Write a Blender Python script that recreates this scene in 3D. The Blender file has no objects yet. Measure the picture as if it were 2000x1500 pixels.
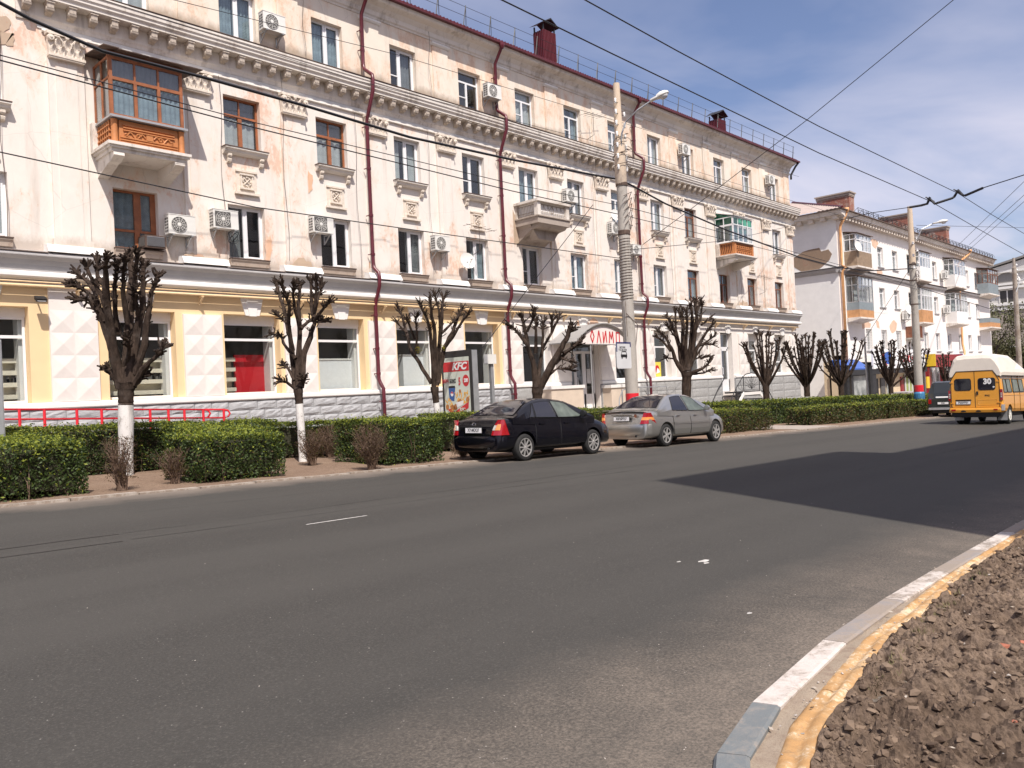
import bpy, bmesh, math, random
from mathutils import Vector, Matrix, noise
random.seed(7)
R = math.radians
SC = bpy.context.scene
COL = SC.collection

# ------------------------------------------------------------------ camera
F_PX, ROLL, TH, EYE, PITCH = 1556.0, R(2.8), R(46.2), 1.65, math.atan(13 / 1556.0)
_s, _c = math.sin(TH), math.cos(TH)
FW = Vector((_s, _c, 0)) * math.cos(PITCH) + Vector((0, 0, 1)) * math.sin(PITCH)
RT = Vector((_c, -_s, 0))
UP = RT.cross(FW)
cam_d = bpy.data.cameras.new('camera')
cam = bpy.data.objects.new('camera', cam_d)
COL.objects.link(cam)
cam_d.sensor_fit = 'HORIZONTAL'; cam_d.sensor_width = 36; cam_d.lens = F_PX / 2000 * 36
cam_d.clip_start = 0.05; cam_d.clip_end = 3000
_r2 = RT * math.cos(ROLL) - UP * math.sin(ROLL)
_u2 = UP * math.cos(ROLL) + RT * math.sin(ROLL)
cam.matrix_world = Matrix((( _r2.x, _u2.x, -FW.x, 0), (_r2.y, _u2.y, -FW.y, 0), (_r2.z, _u2.z, -FW.z, EYE), (0, 0, 0, 1)))
SC.camera = cam

# measured points of the photograph turned into places in the street
def ray(px, py):
    x = px - 1000; y = py - 750
    u = x * math.cos(ROLL) - y * math.sin(ROLL); v = x * math.sin(ROLL) + y * math.cos(ROLL)
    return FW * F_PX + RT * u - UP * v
def on_y(px, py, Y):
    d = ray(px, py); t = Y / d.y
    return Vector((d.x * t, Y, EYE + d.z * t))
def on_x(px, py, X):
    d = ray(px, py); t = X / d.x
    return Vector((X, d.y * t, EYE + d.z * t))
def gz(x, y):
    """height of the street, which falls gently towards the right"""
    if x > 130: x = 130 + (x - 130) * .2
    if x < -40: x = -40
    return .43 - .0283 * x + .01 * (min(max(y, -30), 40) - 13)

# ------------------------------------------------------------------ light
SUN = Vector((.49, 1.0, -1.55)).normalized()
w = bpy.data.worlds.new('World'); SC.world = w; w.use_nodes = True
nt = w.node_tree; N = nt.nodes; Lk = nt.links
bg = N['Background']
sky = N.new('ShaderNodeTexSky'); sky.sky_type = 'NISHITA'; sky.sun_disc = False
sky.sun_elevation = math.asin(-SUN.z); sky.sun_rotation = math.atan2(-SUN.x, -SUN.y)
sky.air_density = 1.0; sky.dust_density = 1.4; sky.ozone_density = 2.6
tc = N.new('ShaderNodeTexCoord')
sep = N.new('ShaderNodeSeparateXYZ'); Lk.new(tc.outputs['Generated'], sep.inputs[0])
# thin high cloud, laid on a plane high above the street
mx = N.new('ShaderNodeMath'); mx.operation = 'MAXIMUM'; mx.inputs[1].default_value = .06; Lk.new(sep.outputs['Z'], mx.inputs[0])
dx = N.new('ShaderNodeMath'); dx.operation = 'DIVIDE'; Lk.new(sep.outputs['X'], dx.inputs[0]); Lk.new(mx.outputs[0], dx.inputs[1])
dy = N.new('ShaderNodeMath'); dy.operation = 'DIVIDE'; Lk.new(sep.outputs['Y'], dy.inputs[0]); Lk.new(mx.outputs[0], dy.inputs[1])
cmb = N.new('ShaderNodeCombineXYZ'); Lk.new(dx.outputs[0], cmb.inputs[0]); Lk.new(dy.outputs[0], cmb.inputs[1])
mp = N.new('ShaderNodeMapping'); mp.inputs['Rotation'].default_value = (0, 0, R(38)); mp.inputs['Scale'].default_value = (.42, .95, 1); mp.inputs['Location'].default_value = (1.3, .4, 0)
Lk.new(cmb.outputs[0], mp.inputs[0])
cn = N.new('ShaderNodeTexNoise'); cn.inputs['Scale'].default_value = .8; cn.inputs['Detail'].default_value = 6; cn.inputs['Roughness'].default_value = .5; cn.inputs['Distortion'].default_value = .5
Lk.new(mp.outputs[0], cn.inputs['Vector'])
cr = N.new('ShaderNodeValToRGB'); cr.color_ramp.elements[0].position = .34; cr.color_ramp.elements[0].color = (0, 0, 0, 1); cr.color_ramp.elements[1].position = .66; cr.color_ramp.elements[1].color = (.9, .9, .9, 1)
Lk.new(cn.outputs[0], cr.inputs[0])
mixc = N.new('ShaderNodeMix'); mixc.data_type = 'RGBA'
tint = N.new('ShaderNodeMix'); tint.data_type = 'RGBA'; tint.blend_type = 'MULTIPLY'; tint.inputs[0].default_value = 1
tint.inputs[7].default_value = (1.13, .99, 1.04, 1)
Lk.new(sky.outputs[0], tint.inputs[6]); Lk.new(tint.outputs[2], mixc.inputs[6]); Lk.new(cr.outputs[0], mixc.inputs[0])
mixc.inputs[7].default_value = (6.0, 5.8, 6.7, 1)
Lk.new(mixc.outputs[2], bg.inputs[0]); bg.inputs[1].default_value = .10
sd = bpy.data.lights.new('sun', 'SUN'); sd.energy = 4.2; sd.angle = R(.5); sd.color = (1, .93, .85)
sun = bpy.data.objects.new('sun', sd); COL.objects.link(sun)
sun.rotation_mode = 'QUATERNION'; sun.rotation_quaternion = SUN.to_track_quat('-Z', 'Y'); sun.location = (0, -20, 40)
SC.view_settings.view_transform = 'Standard'; SC.view_settings.look = 'None'
SC.view_settings.exposure = .46; SC.view_settings.gamma = 1; SC.view_settings.use_curve_mapping = False
SC.render.engine = 'CYCLES'
SC.cycles.max_bounces = 6; SC.cycles.transparent_max_bounces = 12

# ------------------------------------------------------------------ mesh helpers
class MB:
    def __init__(s): s.v = []; s.f = []; s.m = []; s.mi = 0
    def face(s, pts):
        n = len(s.v); s.v += [tuple(p) for p in pts]; s.f.append(tuple(range(n, n + len(pts)))); s.m.append(s.mi)
    def grid(s, rows, closed=False, flip=False):
        n = len(s.v); h = len(rows); k = len(rows[0])
        for r in rows: s.v += [tuple(p) for p in r]
        for i in range(h - 1):
            for j in range(k if closed else k - 1):
                a = n + i * k + j; b = n + i * k + (j + 1) % k
                q = (a, b, b + k, a + k)
                s.f.append(q[::-1] if flip else q); s.m.append(s.mi)
        return n
    def box(s, x0, x1, y0, y1, z0, z1):
        n = len(s.v)
        s.v += [(x0, y0, z0), (x1, y0, z0), (x1, y1, z0), (x0, y1, z0), (x0, y0, z1), (x1, y0, z1), (x1, y1, z1), (x0, y1, z1)]
        for q in ((0, 3, 2, 1), (4, 5, 6, 7), (0, 1, 5, 4), (1, 2, 6, 5), (2, 3, 7, 6), (3, 0, 4, 7)):
            s.f.append(tuple(n + i for i in q)); s.m.append(s.mi)
        return s
    def obox(s, c, ax, ay, az):
        """box from centre and three half-axis vectors"""
        c = Vector(c); ax = Vector(ax); ay = Vector(ay); az = Vector(az); n = len(s.v)
        for dz in (-1, 1):
            for a, b in ((-1, -1), (1, -1), (1, 1), (-1, 1)): s.v.append(tuple(c + ax * a + ay * b + az * dz))
        for q in ((0, 3, 2, 1), (4, 5, 6, 7), (0, 1, 5, 4), (1, 2, 6, 5), (2, 3, 7, 6), (3, 0, 4, 7)):
            s.f.append(tuple(n + i for i in q)); s.m.append(s.mi)
        return s
    def prism(s, poly, a, b, axis='x'):
        """closed outline extruded along an axis; outline coords are the two other axes in order"""
        k = len(poly); n = len(s.v)
        def P(t, p):
            return (t, p[0], p[1]) if axis == 'x' else (p[0], t, p[1]) if axis == 'y' else (p[0], p[1], t)
        s.v += [P(a, p) for p in poly] + [P(b, p) for p in poly]
        s.f.append(tuple(n + i for i in range(k))); s.f.append(tuple(n + k + i for i in reversed(range(k)))); s.m += [s.mi] * 2
        for i in range(k):
            j = (i + 1) % k
            s.f.append((n + i, n + k + i, n + k + j, n + j)); s.m.append(s.mi)
        return s
    def tube(s, pts, r, n=6, cap=True):
        pts = [Vector(p) for p in pts]; k = len(pts)
        rr = r if isinstance(r, (list, tuple)) else [r] * k
        ref = Vector((0, 0, 1)); d0 = (pts[-1] - pts[0])
        if d0.length > 0 and abs(d0.normalized().z) > .8: ref = Vector((1, 0, 0))
        rows = []
        for i, p in enumerate(pts):
            d = (pts[min(i + 1, k - 1)] - pts[max(i - 1, 0)])
            if d.length < 1e-9: d = Vector((0, 0, 1))
            d.normalize(); a = d.cross(ref)
            if a.length < 1e-3: a = d.cross(Vector((0, 1, .3)))
            a.normalize(); b = d.cross(a)
            rows.append([p + (a * math.cos(2 * math.pi * j / n) + b * math.sin(2 * math.pi * j / n)) * rr[i] for j in range(n)])
        st = s.grid(rows, closed=True)
        if cap:
            s.f.append(tuple(st + j for j in reversed(range(n)))); s.f.append(tuple(st + (k - 1) * n + j for j in range(n))); s.m += [s.mi] * 2
        return s
    def lathe(s, prof, c, axis=(0, 0, 1), n=16):
        """prof: (radius, distance along axis)"""
        ax = Vector(axis).normalized(); ref = Vector((0, 0, 1)) if abs(ax.z) < .9 else Vector((1, 0, 0))
        a = ax.cross(ref).normalized(); b = ax.cross(a); c = Vector(c)
        rows = [[c + ax * h + (a * math.cos(2 * math.pi * j / n) + b * math.sin(2 * math.pi * j / n)) * r for j in range(n)] for r, h in prof]
        s.grid(rows, closed=True); return s
    def build(s, name, mats, parent=None, loc=None, smooth=False, **props):
        me = bpy.data.meshes.new(name); me.from_pydata(s.v, [], s.f)
        if not isinstance(mats, (list, tuple)): mats = [mats]
        for m in mats: me.materials.append(m)
        if len(mats) > 1: me.polygons.foreach_set('material_index', s.m)
        if smooth: me.polygons.foreach_set('use_smooth', [True] * len(me.polygons))
        me.update()
        if smooth == 'auto': fix_smooth(me)
        return link(name, me, parent, loc, **props)
def fix_smooth(me, ang=40):
    bm = bmesh.new(); bm.from_mesh(me); bmesh.ops.remove_doubles(bm, verts=bm.verts, dist=1e-5)
    bmesh.ops.recalc_face_normals(bm, faces=bm.faces)
    for e in bm.edges: e.smooth = e.is_manifold and e.calc_face_angle(0) < R(ang)
    bm.to_mesh(me); bm.free()
def link(name, data, parent=None, loc=None, **props):
    o = bpy.data.objects.new(name, data); COL.objects.link(o)
    if parent is not None: o.parent = parent
    if loc is not None: o.location = loc
    for k, v in props.items():
        if v is not None: o[k] = v
    return o
def thing(name, label, cat, loc=(0, 0, 0), group=None, rz=0):
    o = link(name, None, None, loc, label=label, category=cat, group=group); o.rotation_euler.z = rz; o.empty_display_size = .2
    return o
def structure(mb, name, mats, **k): return mb.build(name, mats, kind='structure', **k)
def copy_tree(o, parent=None, loc=None, **props):
    c = o.copy(); COL.objects.link(c)
    c.parent = parent
    if loc is not None: c.location = loc
    for k, v in props.items(): c[k] = v
    for ch in list(o.children): copy_tree(ch, c)
    return c
def text(body, size, mat, name='lettering', parent=None, M=None, depth=.003, sx=1, shear=0, bold=0, align='CENTER'):
    c = bpy.data.curves.new(name, 'FONT'); c.body = body; c.size = size; c.extrude = depth; c.align_x = align; c.align_y = 'CENTER'
    c.shear = shear; c.offset = bold; c.resolution_u = 3
    o = bpy.data.objects.new(name, c); me = bpy.data.meshes.new_from_object(o)
    bpy.data.objects.remove(o); bpy.data.curves.remove(c)
    me.name = name; me.materials.clear(); me.materials.append(mat)
    T = (M or Matrix()) @ Matrix.Diagonal((sx, 1, 1, 1)); me.transform(T)
    return link(name, me, parent)
def frame_m(o, ux, uy):
    """matrix that lays text on a plane: ux along the writing, uy up the letters"""
    ux = Vector(ux).normalized(); uy = Vector(uy).normalized(); uz = ux.cross(uy)
    return Matrix(((ux.x, uy.x, uz.x, o[0]), (ux.y, uy.y, uz.y, o[1]), (ux.z, uy.z, uz.z, o[2]), (0, 0, 0, 1)))

# ------------------------------------------------------------------ materials
def new_mat(name):
    m = bpy.data.materials.new(name); m.use_nodes = True
    return m, m.node_tree.nodes, m.node_tree.links, m.node_tree.nodes['Principled BSDF']
def mat(name, col, rough=.6, metal=0, var=.12, scale=6, bump=0, bscale=60, spec=None, coat=0, col2=None):
    """plain colour broken by two sizes of noise and a fine bump"""
    m, n, l, b = new_mat(name)
    b.inputs['Roughness'].default_value = rough; b.inputs['Metallic'].default_value = metal
    if spec is not None: b.inputs['Specular IOR Level'].default_value = spec
    if coat: b.inputs['Coat Weight'].default_value = coat; b.inputs['Coat Roughness'].default_value = .03
    tcn = n.new('ShaderNodeTexCoord')
    if var or col2:
        t = n.new('ShaderNodeTexNoise'); t.inputs['Scale'].default_value = scale; t.inputs['Detail'].default_value = 6; t.inputs['Roughness'].default_value = .62
        l.new(tcn.outputs['Object'], t.inputs['Vector'])
        mx = n.new('ShaderNodeMix'); mx.data_type = 'RGBA'
        rr = n.new('ShaderNodeMapRange'); rr.inputs[1].default_value = .3; rr.inputs[2].default_value = .7
        l.new(t.outputs[0], rr.inputs[0]); l.new(rr.outputs[0], mx.inputs[0])
        c2 = col2 or [min(1, c * (1 + var)) for c in col]
        mx.inputs[6].default_value = (*[c * (1 - var) for c in col], 1); mx.inputs[7].default_value = (*c2, 1)
        l.new(mx.outputs[2], b.inputs['Base Color'])
    else: b.inputs['Base Color'].default_value = (*col, 1)
    if bump:
        t = n.new('ShaderNodeTexNoise'); t.inputs['Scale'].default_value = bscale; t.inputs['Detail'].default_value = 5
        l.new(tcn.outputs['Object'], t.inputs['Vector'])
        bp = n.new('ShaderNodeBump'); bp.inputs['Strength'].default_value = bump; bp.inputs['Distance'].default_value = .02
        l.new(t.outputs[0], bp.inputs['Height']); l.new(bp.outputs[0], b.inputs['Normal'])
    return m
def ramp_node(n, l, src, a, b, ca=0., cb=1.):
    r = n.new('ShaderNodeMapRange'); r.inputs[1].default_value = a; r.inputs[2].default_value = b; r.inputs[3].default_value = ca; r.inputs[4].default_value = cb
    l.new(src, r.inputs[0]); return r.outputs[0]
def noise_node(n, l, scale, vec, detail=6, rough=.6, sc=(1, 1, 1), dist=0):
    mp = n.new('ShaderNodeMapping'); mp.inputs['Scale'].default_value = sc; l.new(vec, mp.inputs[0])
    t = n.new('ShaderNodeTexNoise'); t.inputs['Scale'].default_value = scale; t.inputs['Detail'].default_value = detail; t.inputs['Roughness'].default_value = rough; t.inputs['Distortion'].default_value = dist
    l.new(mp.outputs[0], t.inputs['Vector']); return t.outputs[0]
def mixcol(n, l, fac, a, b, fs=1):
    m = n.new('ShaderNodeMix'); m.data_type = 'RGBA'
    if isinstance(fac, (int, float)): m.inputs[0].default_value = fac
    else: l.new(fac, m.inputs[0])
    for i, c in ((6, a), (7, b)):
        if isinstance(c, (tuple, list)): m.inputs[i].default_value = (*c, 1)
        else: l.new(c, m.inputs[i])
    return m.outputs[2]
def math_node(n, l, op, a, b):
    m = n.new('ShaderNodeMath'); m.operation = op
    for i, c in ((0, a), (1, b)):
        if isinstance(c, (int, float)): m.inputs[i].default_value = c
        else: l.new(c, m.inputs[i])
    return m.outputs[0]
def plaster(name, base, peel, under, stain, peel_at=.58, stain_amt=.5, seed=0, speckle=0, grime=(), sc=1):
    """old painted plaster: paint worn to an older coat in vertical streaks, dirt, hairline cracks"""
    m, n, l, b = new_mat(name); b.inputs['Roughness'].default_value = .88; b.inputs['Specular IOR Level'].default_value = .2
    o = n.new('ShaderNodeTexCoord').outputs['Object']
    mp = n.new('ShaderNodeMapping'); mp.inputs['Location'].default_value = (seed * 13.1, seed * 3.7, seed * 7.3); mp.inputs['Scale'].default_value = (sc, sc, sc); l.new(o, mp.inputs[0]); o = mp.outputs[0]
    broad = noise_node(n, l, .35, o, 4)
    streak = noise_node(n, l, 2.3, o, 10, .70, (1, 1, .42), .4)
    add = math_node(n, l, 'ADD', math_node(n, l, 'MULTIPLY', broad, .5), math_node(n, l, 'MULTIPLY', streak, .6))
    f1 = ramp_node(n, l, add, peel_at - .03, peel_at + .09)
    c = mixcol(n, l, ramp_node(n, l, noise_node(n, l, 2.2, o, 7), .3, .7), base, [x * .93 for x in base])
    c = mixcol(n, l, f1, c, peel)
    fine = noise_node(n, l, 9, o, 10, .75, (1, 1, .6))
    f2 = ramp_node(n, l, math_node(n, l, 'ADD', math_node(n, l, 'MULTIPLY', add, .7), math_node(n, l, 'MULTIPLY', fine, .4)), peel_at * .7 + .235, peel_at * .7 + .275, 0, .7)
    c = mixcol(n, l, f2, c, under)
    st = noise_node(n, l, 1.1, o, 8, .7, (1.6, 1.6, .16))
    c = mixcol(n, l, ramp_node(n, l, st, .56, .75, 0, stain_amt), c, stain)
    for z0, z1, amt in grime:   # dirt gathered along a ledge: strongest at z0, gone at z1
        sz = n.new('ShaderNodeSeparateXYZ'); l.new(n.new('ShaderNodeTexCoord').outputs['Object'], sz.inputs[0])
        gn = math_node(n, l, 'ADD', ramp_node(n, l, sz.outputs[2], z0, z1, .62, -.35), math_node(n, l, 'MULTIPLY', noise_node(n, l, 1.5, o, 9, .72, (1, 1, .5)), .9))
        below = ramp_node(n, l, sz.outputs[2], z0 - (.02 if z1 > z0 else -.02), z0, 0, amt)
        c = mixcol(n, l, math_node(n, l, 'MULTIPLY', ramp_node(n, l, gn, .52, .80), below), c, stain)
    vo = n.new('ShaderNodeTexVoronoi'); vo.feature = 'DISTANCE_TO_EDGE'; vo.inputs['Scale'].default_value = .55
    wm = n.new('ShaderNodeMix'); wm.data_type = 'VECTOR'; wm.inputs[0].default_value = .12
    l.new(o, wm.inputs[4]); nz = n.new('ShaderNodeTexNoise'); nz.inputs['Scale'].default_value = 2; nz.inputs['Detail'].default_value = 6; l.new(o, nz.inputs[0]); l.new(nz.outputs['Color'], wm.inputs[5]); l.new(wm.outputs[1], vo.inputs[0])
    c = mixcol(n, l, ramp_node(n, l, vo.outputs[0], 0.001, .004, .16, 0), c, [x * .45 for x in stain])
    if speckle:
        sp = noise_node(n, l, 45, o, 3, .6); c = mixcol(n, l, ramp_node(n, l, sp, .5, .6, 0, speckle), c, stain)
    l.new(c, b.inputs['Base Color'])
    bp = n.new('ShaderNodeBump'); bp.inputs['Strength'].default_value = .35; bp.inputs['Distance'].default_value = .02
    l.new(math_node(n, l, 'ADD', fine, math_node(n, l, 'MULTIPLY', f2, -.4)), bp.inputs['Height']); l.new(bp.outputs[0], b.inputs['Normal'])
    return m
def glass(name, tint=(.55, .6, .62), rough=.02, refl=.10):
    """window glass: mostly see-through, with the sky mirrored in it"""
    m, n, l, b = new_mat(name); n.remove(b); out = n['Material Output']
    tr = n.new('ShaderNodeBsdfTransparent'); tr.inputs[0].default_value = (*tint, 1)
    gl = n.new('ShaderNodeBsdfGlossy'); gl.inputs['Roughness'].default_value = rough; gl.inputs[0].default_value = (.95, .97, 1, 1)
    fr = n.new('ShaderNodeLayerWeight'); fr.inputs[0].default_value = .5   # mirror share grows towards grazing view, the same from both faces
    f = math_node(n, l, 'ADD', math_node(n, l, 'MULTIPLY', math_node(n, l, 'POWER', fr.outputs['Facing'], 3.5), .8), refl)
    o = n.new('ShaderNodeTexCoord').outputs['Object']; bp = n.new('ShaderNodeBump'); bp.inputs['Strength'].default_value = .05; bp.inputs['Distance'].default_value = .05
    l.new(noise_node(n, l, 1.3, o, 2), bp.inputs['Height']); l.new(bp.outputs[0], gl.inputs['Normal'])
    mx = n.new('ShaderNodeMixShader'); l.new(f, mx.inputs[0]); l.new(tr.outputs[0], mx.inputs[1]); l.new(gl.outputs[0], mx.inputs[2]); l.new(mx.outputs[0], out.inputs[0])
    return m
def emit_none(): pass

M = {}
M['wall_mid'] = plaster('wall_mid', (.78, .725, .665), (.73, .60, .50), (.66, .44, .33), (.40, .33, .27), .572, .38, 1, 0, ((5.9, 6.9, .7),))
M['wall_top'] = plaster('wall_top', (.77, .69, .59), (.73, .56, .43), (.64, .46, .34), (.36, .29, .22), .545, .45, 2, 0, ((13.1, 14.0, .85),))
M['wall_white'] = plaster('wall_white', (.78, .73, .68), (.74, .60, .50), (.66, .42, .30), (.45, .40, .36), .66, .3, 3)
M['wall_yellow'] = mat('wall_yellow', (.78, .585, .34), .8, var=.05, scale=1.2, bump=.08, bscale=40)
M['moulding'] = plaster('moulding', (.74, .69, .63), (.58, .52, .46), (.44, .38, .32), (.20, .17, .14), .56, .85, 4)
M['bracket'] = mat('bracket', (.50, .43, .36), .9, var=.3, scale=9, bump=.4, bscale=50)  # darker copy of relief: shade under the cornice is put into the colour
M['frieze'] = plaster('frieze', (.66, .66, .65), (.66, .63, .60), (.6, .55, .5), (.4, .38, .36), .62, .4, 51)
M['relief'] = mat('relief', (.70, .62, .53), .9, var=.14, scale=7, bump=.4, bscale=50)
M['trim_white'] = mat('trim_white', (.78, .76, .73), .7, var=.05, scale=3, bump=.06)
M['trim_grey'] = mat('trim_grey', (.40, .385, .38), .8, var=.08, scale=2.5, bump=.1)
M['rust'] = mat('rust', (.10, .065, .05), .8, var=.4, scale=5, bump=.3)
M['panel_white'] = mat('panel_white', (.75, .70, .655), .8, var=.05, scale=2.5, bump=.08)
M['stone_grey'] = mat('stone_grey', (.37, .375, .385), .8, var=.2, scale=4, bump=.6, bscale=9)
M['stone_speckle'] = plaster('stone_speckle', (.44, .44, .43), (.38, .37, .36), (.3, .29, .28), (.14, .14, .14), .62, .3, 5, .8)
M['stone_white'] = mat('stone_white', (.70, .68, .66), .8, var=.12, scale=5, bump=.8, bscale=12)
M['joint'] = mat('joint', (.30, .30, .31), .9, var=.2, scale=8, bump=.4)
M['roof_red'] = mat('roof_red', (.10, .014, .02), .42, var=.15, scale=2)
M['pipe_red'] = mat('pipe_red', (.105, .012, .022), .35, var=.2, scale=3, spec=.6)
M['pvc'] = mat('pvc', (.76, .76, .77), .4, var=.02, scale=3)
M['wood_orange'] = mat('wood_orange', (.30, .105, .042), .55, var=.3, scale=5, bump=.2)
M['wood_brown'] = mat('wood_brown', (.20, .075, .04), .6, var=.3, scale=5, bump=.2)
M['orange_paint'] = mat('orange_paint', (.50, .195, .065), .6, var=.15, scale=4, bump=.15)
M['glass'] = glass('glass', (.84, .87, .87), .02, .06)
M['glass_clear'] = glass('glass_clear', (.90, .92, .92), .02, .03)
M['glass_green'] = glass('glass_green', (.25, .70, .55), .04, .05)
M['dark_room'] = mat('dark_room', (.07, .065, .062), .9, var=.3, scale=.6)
M['curtain'] = mat('curtain', (.60, .60, .60), .9, var=.15, scale=3)
M['curtain_blue'] = mat('curtain_blue', (.33, .40, .45), .9, var=.3, scale=4)
M['curtain_grey'] = mat('curtain_grey', (.25, .25, .26), .9, var=.2, scale=3)
M['tin_edge'] = mat('tin_edge', (.20, .15, .125), .8, var=.4, scale=5)
M['yellow_pipe'] = mat('yellow_pipe', (.70, .51, .29), .5, var=.1, scale=4)
M['ac_white'] = mat('ac_white', (.72, .71, .67), .5, var=.06, scale=4)
M['ac_dark'] = mat('ac_dark', (.10, .095, .09), .6, var=.1, scale=6)
M['metal_grey'] = mat('metal_grey', (.42, .43, .44), .45, metal=.5, var=.1, scale=4)
M['black_metal'] = mat('black_metal', (.02, .02, .022), .5, var=.2, scale=6)
M['dark_wire'] = mat('dark_wire', (.012, .012, .016), .6, var=0)
M['red_paint'] = mat('red_paint', (.66, .02, .035), .4, var=.05, scale=4)
M['concrete'] = plaster('concrete', (.46, .43, .39), (.40, .37, .33), (.33, .3, .27), (.18, .16, .14), .57, .75, 6, .4, (), 2.2)
M['concrete_dark'] = plaster('concrete_dark', (.42, .36, .31), (.36, .30, .26), (.28, .22, .19), (.15, .12, .10), .58, .8, 7, .2)
M['paver'] = mat('paver', (.36, .31, .27), .9, var=.15, scale=3, bump=.3)
M['black'] = mat('black', (.01, .01, .01), .5, var=0)
M['white'] = mat('white', (.80, .80, .80), .5, var=.02)
M['red_print'] = mat('red_print', (.55, .02, .03), .35, var=.03)
M['rubber'] = mat('rubber', (.018, .018, .018), .85, var=.2, scale=20, bump=.2)
M['brick'] = None
def brick_mat(name, c1, c2, mortar, sc=1.0):
    m, n, l, b = new_mat(name); b.inputs['Roughness'].default_value = .9
    o = n.new('ShaderNodeTexCoord').outputs['Object']
    sp = n.new('ShaderNodeSeparateXYZ'); l.new(o, sp.inputs[0]); cb = n.new('ShaderNodeCombineXYZ')
    l.new(math_node(n, l, 'ADD', sp.outputs[0], sp.outputs[1]), cb.inputs[0]); l.new(sp.outputs[2], cb.inputs[1])
    t = n.new('ShaderNodeTexBrick'); t.inputs['Scale'].default_value = sc; t.inputs['Brick Width'].default_value = .27; t.inputs['Row Height'].default_value = .085; t.inputs['Mortar Size'].default_value = .008
    t.inputs['Color1'].default_value = (*c1, 1); t.inputs['Color2'].default_value = (*c2, 1); t.inputs['Mortar'].default_value = (*mortar, 1)
    l.new(cb.outputs[0], t.inputs['Vector'])
    c = mixcol(n, l, ramp_node(n, l, noise_node(n, l, 1.7, o, 8), .5, .62, 0, .8), t.outputs[0], (.50, .42, .35))
    l.new(c, b.inputs['Base Color']); bp = n.new('ShaderNodeBump'); bp.inputs['Strength'].default_value = .5; bp.inputs['Distance'].default_value = .02
    l.new(t.outputs['Fac'], bp.inputs['Height']); bp.invert = True; l.new(bp.outputs[0], b.inputs['Normal']); return m
M['brick'] = brick_mat('brick', (.33, .10, .06), (.24, .08, .05), (.35, .3, .26))
# ------------------------------------------------------------------ ground
def asphalt():
    m, n, l, b = new_mat('asphalt'); b.inputs['Roughness'].default_value = .8; b.inputs['Specular IOR Level'].default_value = .35
    o = n.new('ShaderNodeTexCoord').outputs['Object']; sp = n.new('ShaderNodeSeparateXYZ'); l.new(o, sp.inputs[0]); Y = sp.outputs[1]
    c = mixcol(n, l, ramp_node(n, l, noise_node(n, l, .25, o, 5, .6, (.35, 1, 1)), .35, .65), (.041, .0385, .034), (.053, .050, .0445))
    c = mixcol(n, l, ramp_node(n, l, noise_node(n, l, 2.5, o, 8, .7), .45, .7, 0, .5), c, (.038, .036, .032))
    dust_in = c
    grain = noise_node(n, l, 70, o, 4, .8); c = mixcol(n, l, ramp_node(n, l, grain, .53, .68, 0, .8), c, (.125, .117, .103))
    c = mixcol(n, l, ramp_node(n, l, grain, .46, .34, 0, .7), c, (.026, .023, .021))
    vo = n.new('ShaderNodeTexVoronoi'); vo.inputs['Scale'].default_value = 26; l.new(o, vo.inputs[0])
    cl = noise_node(n, l, 1.2, o, 3)
    f = math_node(n, l, 'MULTIPLY', ramp_node(n, l, vo.outputs['Distance'], .13, .07), ramp_node(n, l, noise_node(n, l, 9, o, 5, .7), .52, .60))
    c = mixcol(n, l, f, c, (.33, .31, .28))
    c = mixcol(n, l, ramp_node(n, l, noise_node(n, l, 1.0, o, 3, .5, (.015, .9, 1)), .38, .62, 0, .5), c, (.066, .062, .055))   # lanes polished by wheels
    # dust along both edges
    wob = math_node(n, l, 'ADD', Y, math_node(n, l, 'MULTIPLY', noise_node(n, l, .7, o, 6), -1.3))
    c = mixcol(n, l, math_node(n, l, 'MULTIPLY', ramp_node(n, l, wob, 2.3, 1.1), math_node(n, l, 'MULTIPLY', ramp_node(n, l, noise_node(n, l, 2, o, 8, .75), .3, .65, .3, .9), ramp_node(n, l, grain, .38, .6, .25, 1))), c, (.27, .22, .175))
    c = mixcol(n, l, math_node(n, l, 'MULTIPLY', ramp_node(n, l, math_node(n, l, 'ADD', Y, math_node(n, l, 'MULTIPLY', noise_node(n, l, 1.3, o, 5), 1.2)), 12.7, 13.9, 0, .8), 1), c, (.27, .22, .18))
    # worn wheel tracks
    l.new(c, b.inputs['Base Color'])
    bp = n.new('ShaderNodeBump'); bp.inputs['Strength'].default_value = .55; bp.inputs['Distance'].default_value = .006; l.new(grain, bp.inputs['Height']); l.new(bp.outputs[0], b.inputs['Normal'])
    return m
M['asphalt'] = asphalt()
def dirt_mat(name, a, b2, c3, gs=60):
    m, n, l, b = new_mat(name); b.inputs['Roughness'].default_value = .95; b.inputs['Specular IOR Level'].default_value = .1
    o = n.new('ShaderNodeTexCoord').outputs['Object']
    c = mixcol(n, l, ramp_node(n, l, noise_node(n, l, 1.4, o, 8, .65), .35, .65), a, b2)
    c = mixcol(n, l, ramp_node(n, l, noise_node(n, l, 14, o, 6, .7), .5, .72), c, c3)
    g = noise_node(n, l, gs, o, 7, .78); c = mixcol(n, l, ramp_node(n, l, g, .52, .38, 0, .75), c, [x * .45 for x in a])
    l.new(c, b.inputs['Base Color']); bp = n.new('ShaderNodeBump'); bp.inputs['Strength'].default_value = .8; bp.inputs['Distance'].default_value = .02
    l.new(g, bp.inputs['Height']); l.new(bp.outputs[0], b.inputs['Normal']); return m
M['dirt'] = dirt_mat('dirt', (.24, .165, .12), (.31, .225, .165), (.17, .115, .08))
M['soil'] = dirt_mat('soil', (.15, .107, .078), (.29, .215, .16), (.075, .052, .038), 38)
M['kerb_white'] = plaster('kerb_white', (.62, .57, .53), (.44, .38, .33), (.22, .19, .165), (.34, .28, .23), .535, .6, 8, .2, (), 5)
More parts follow.
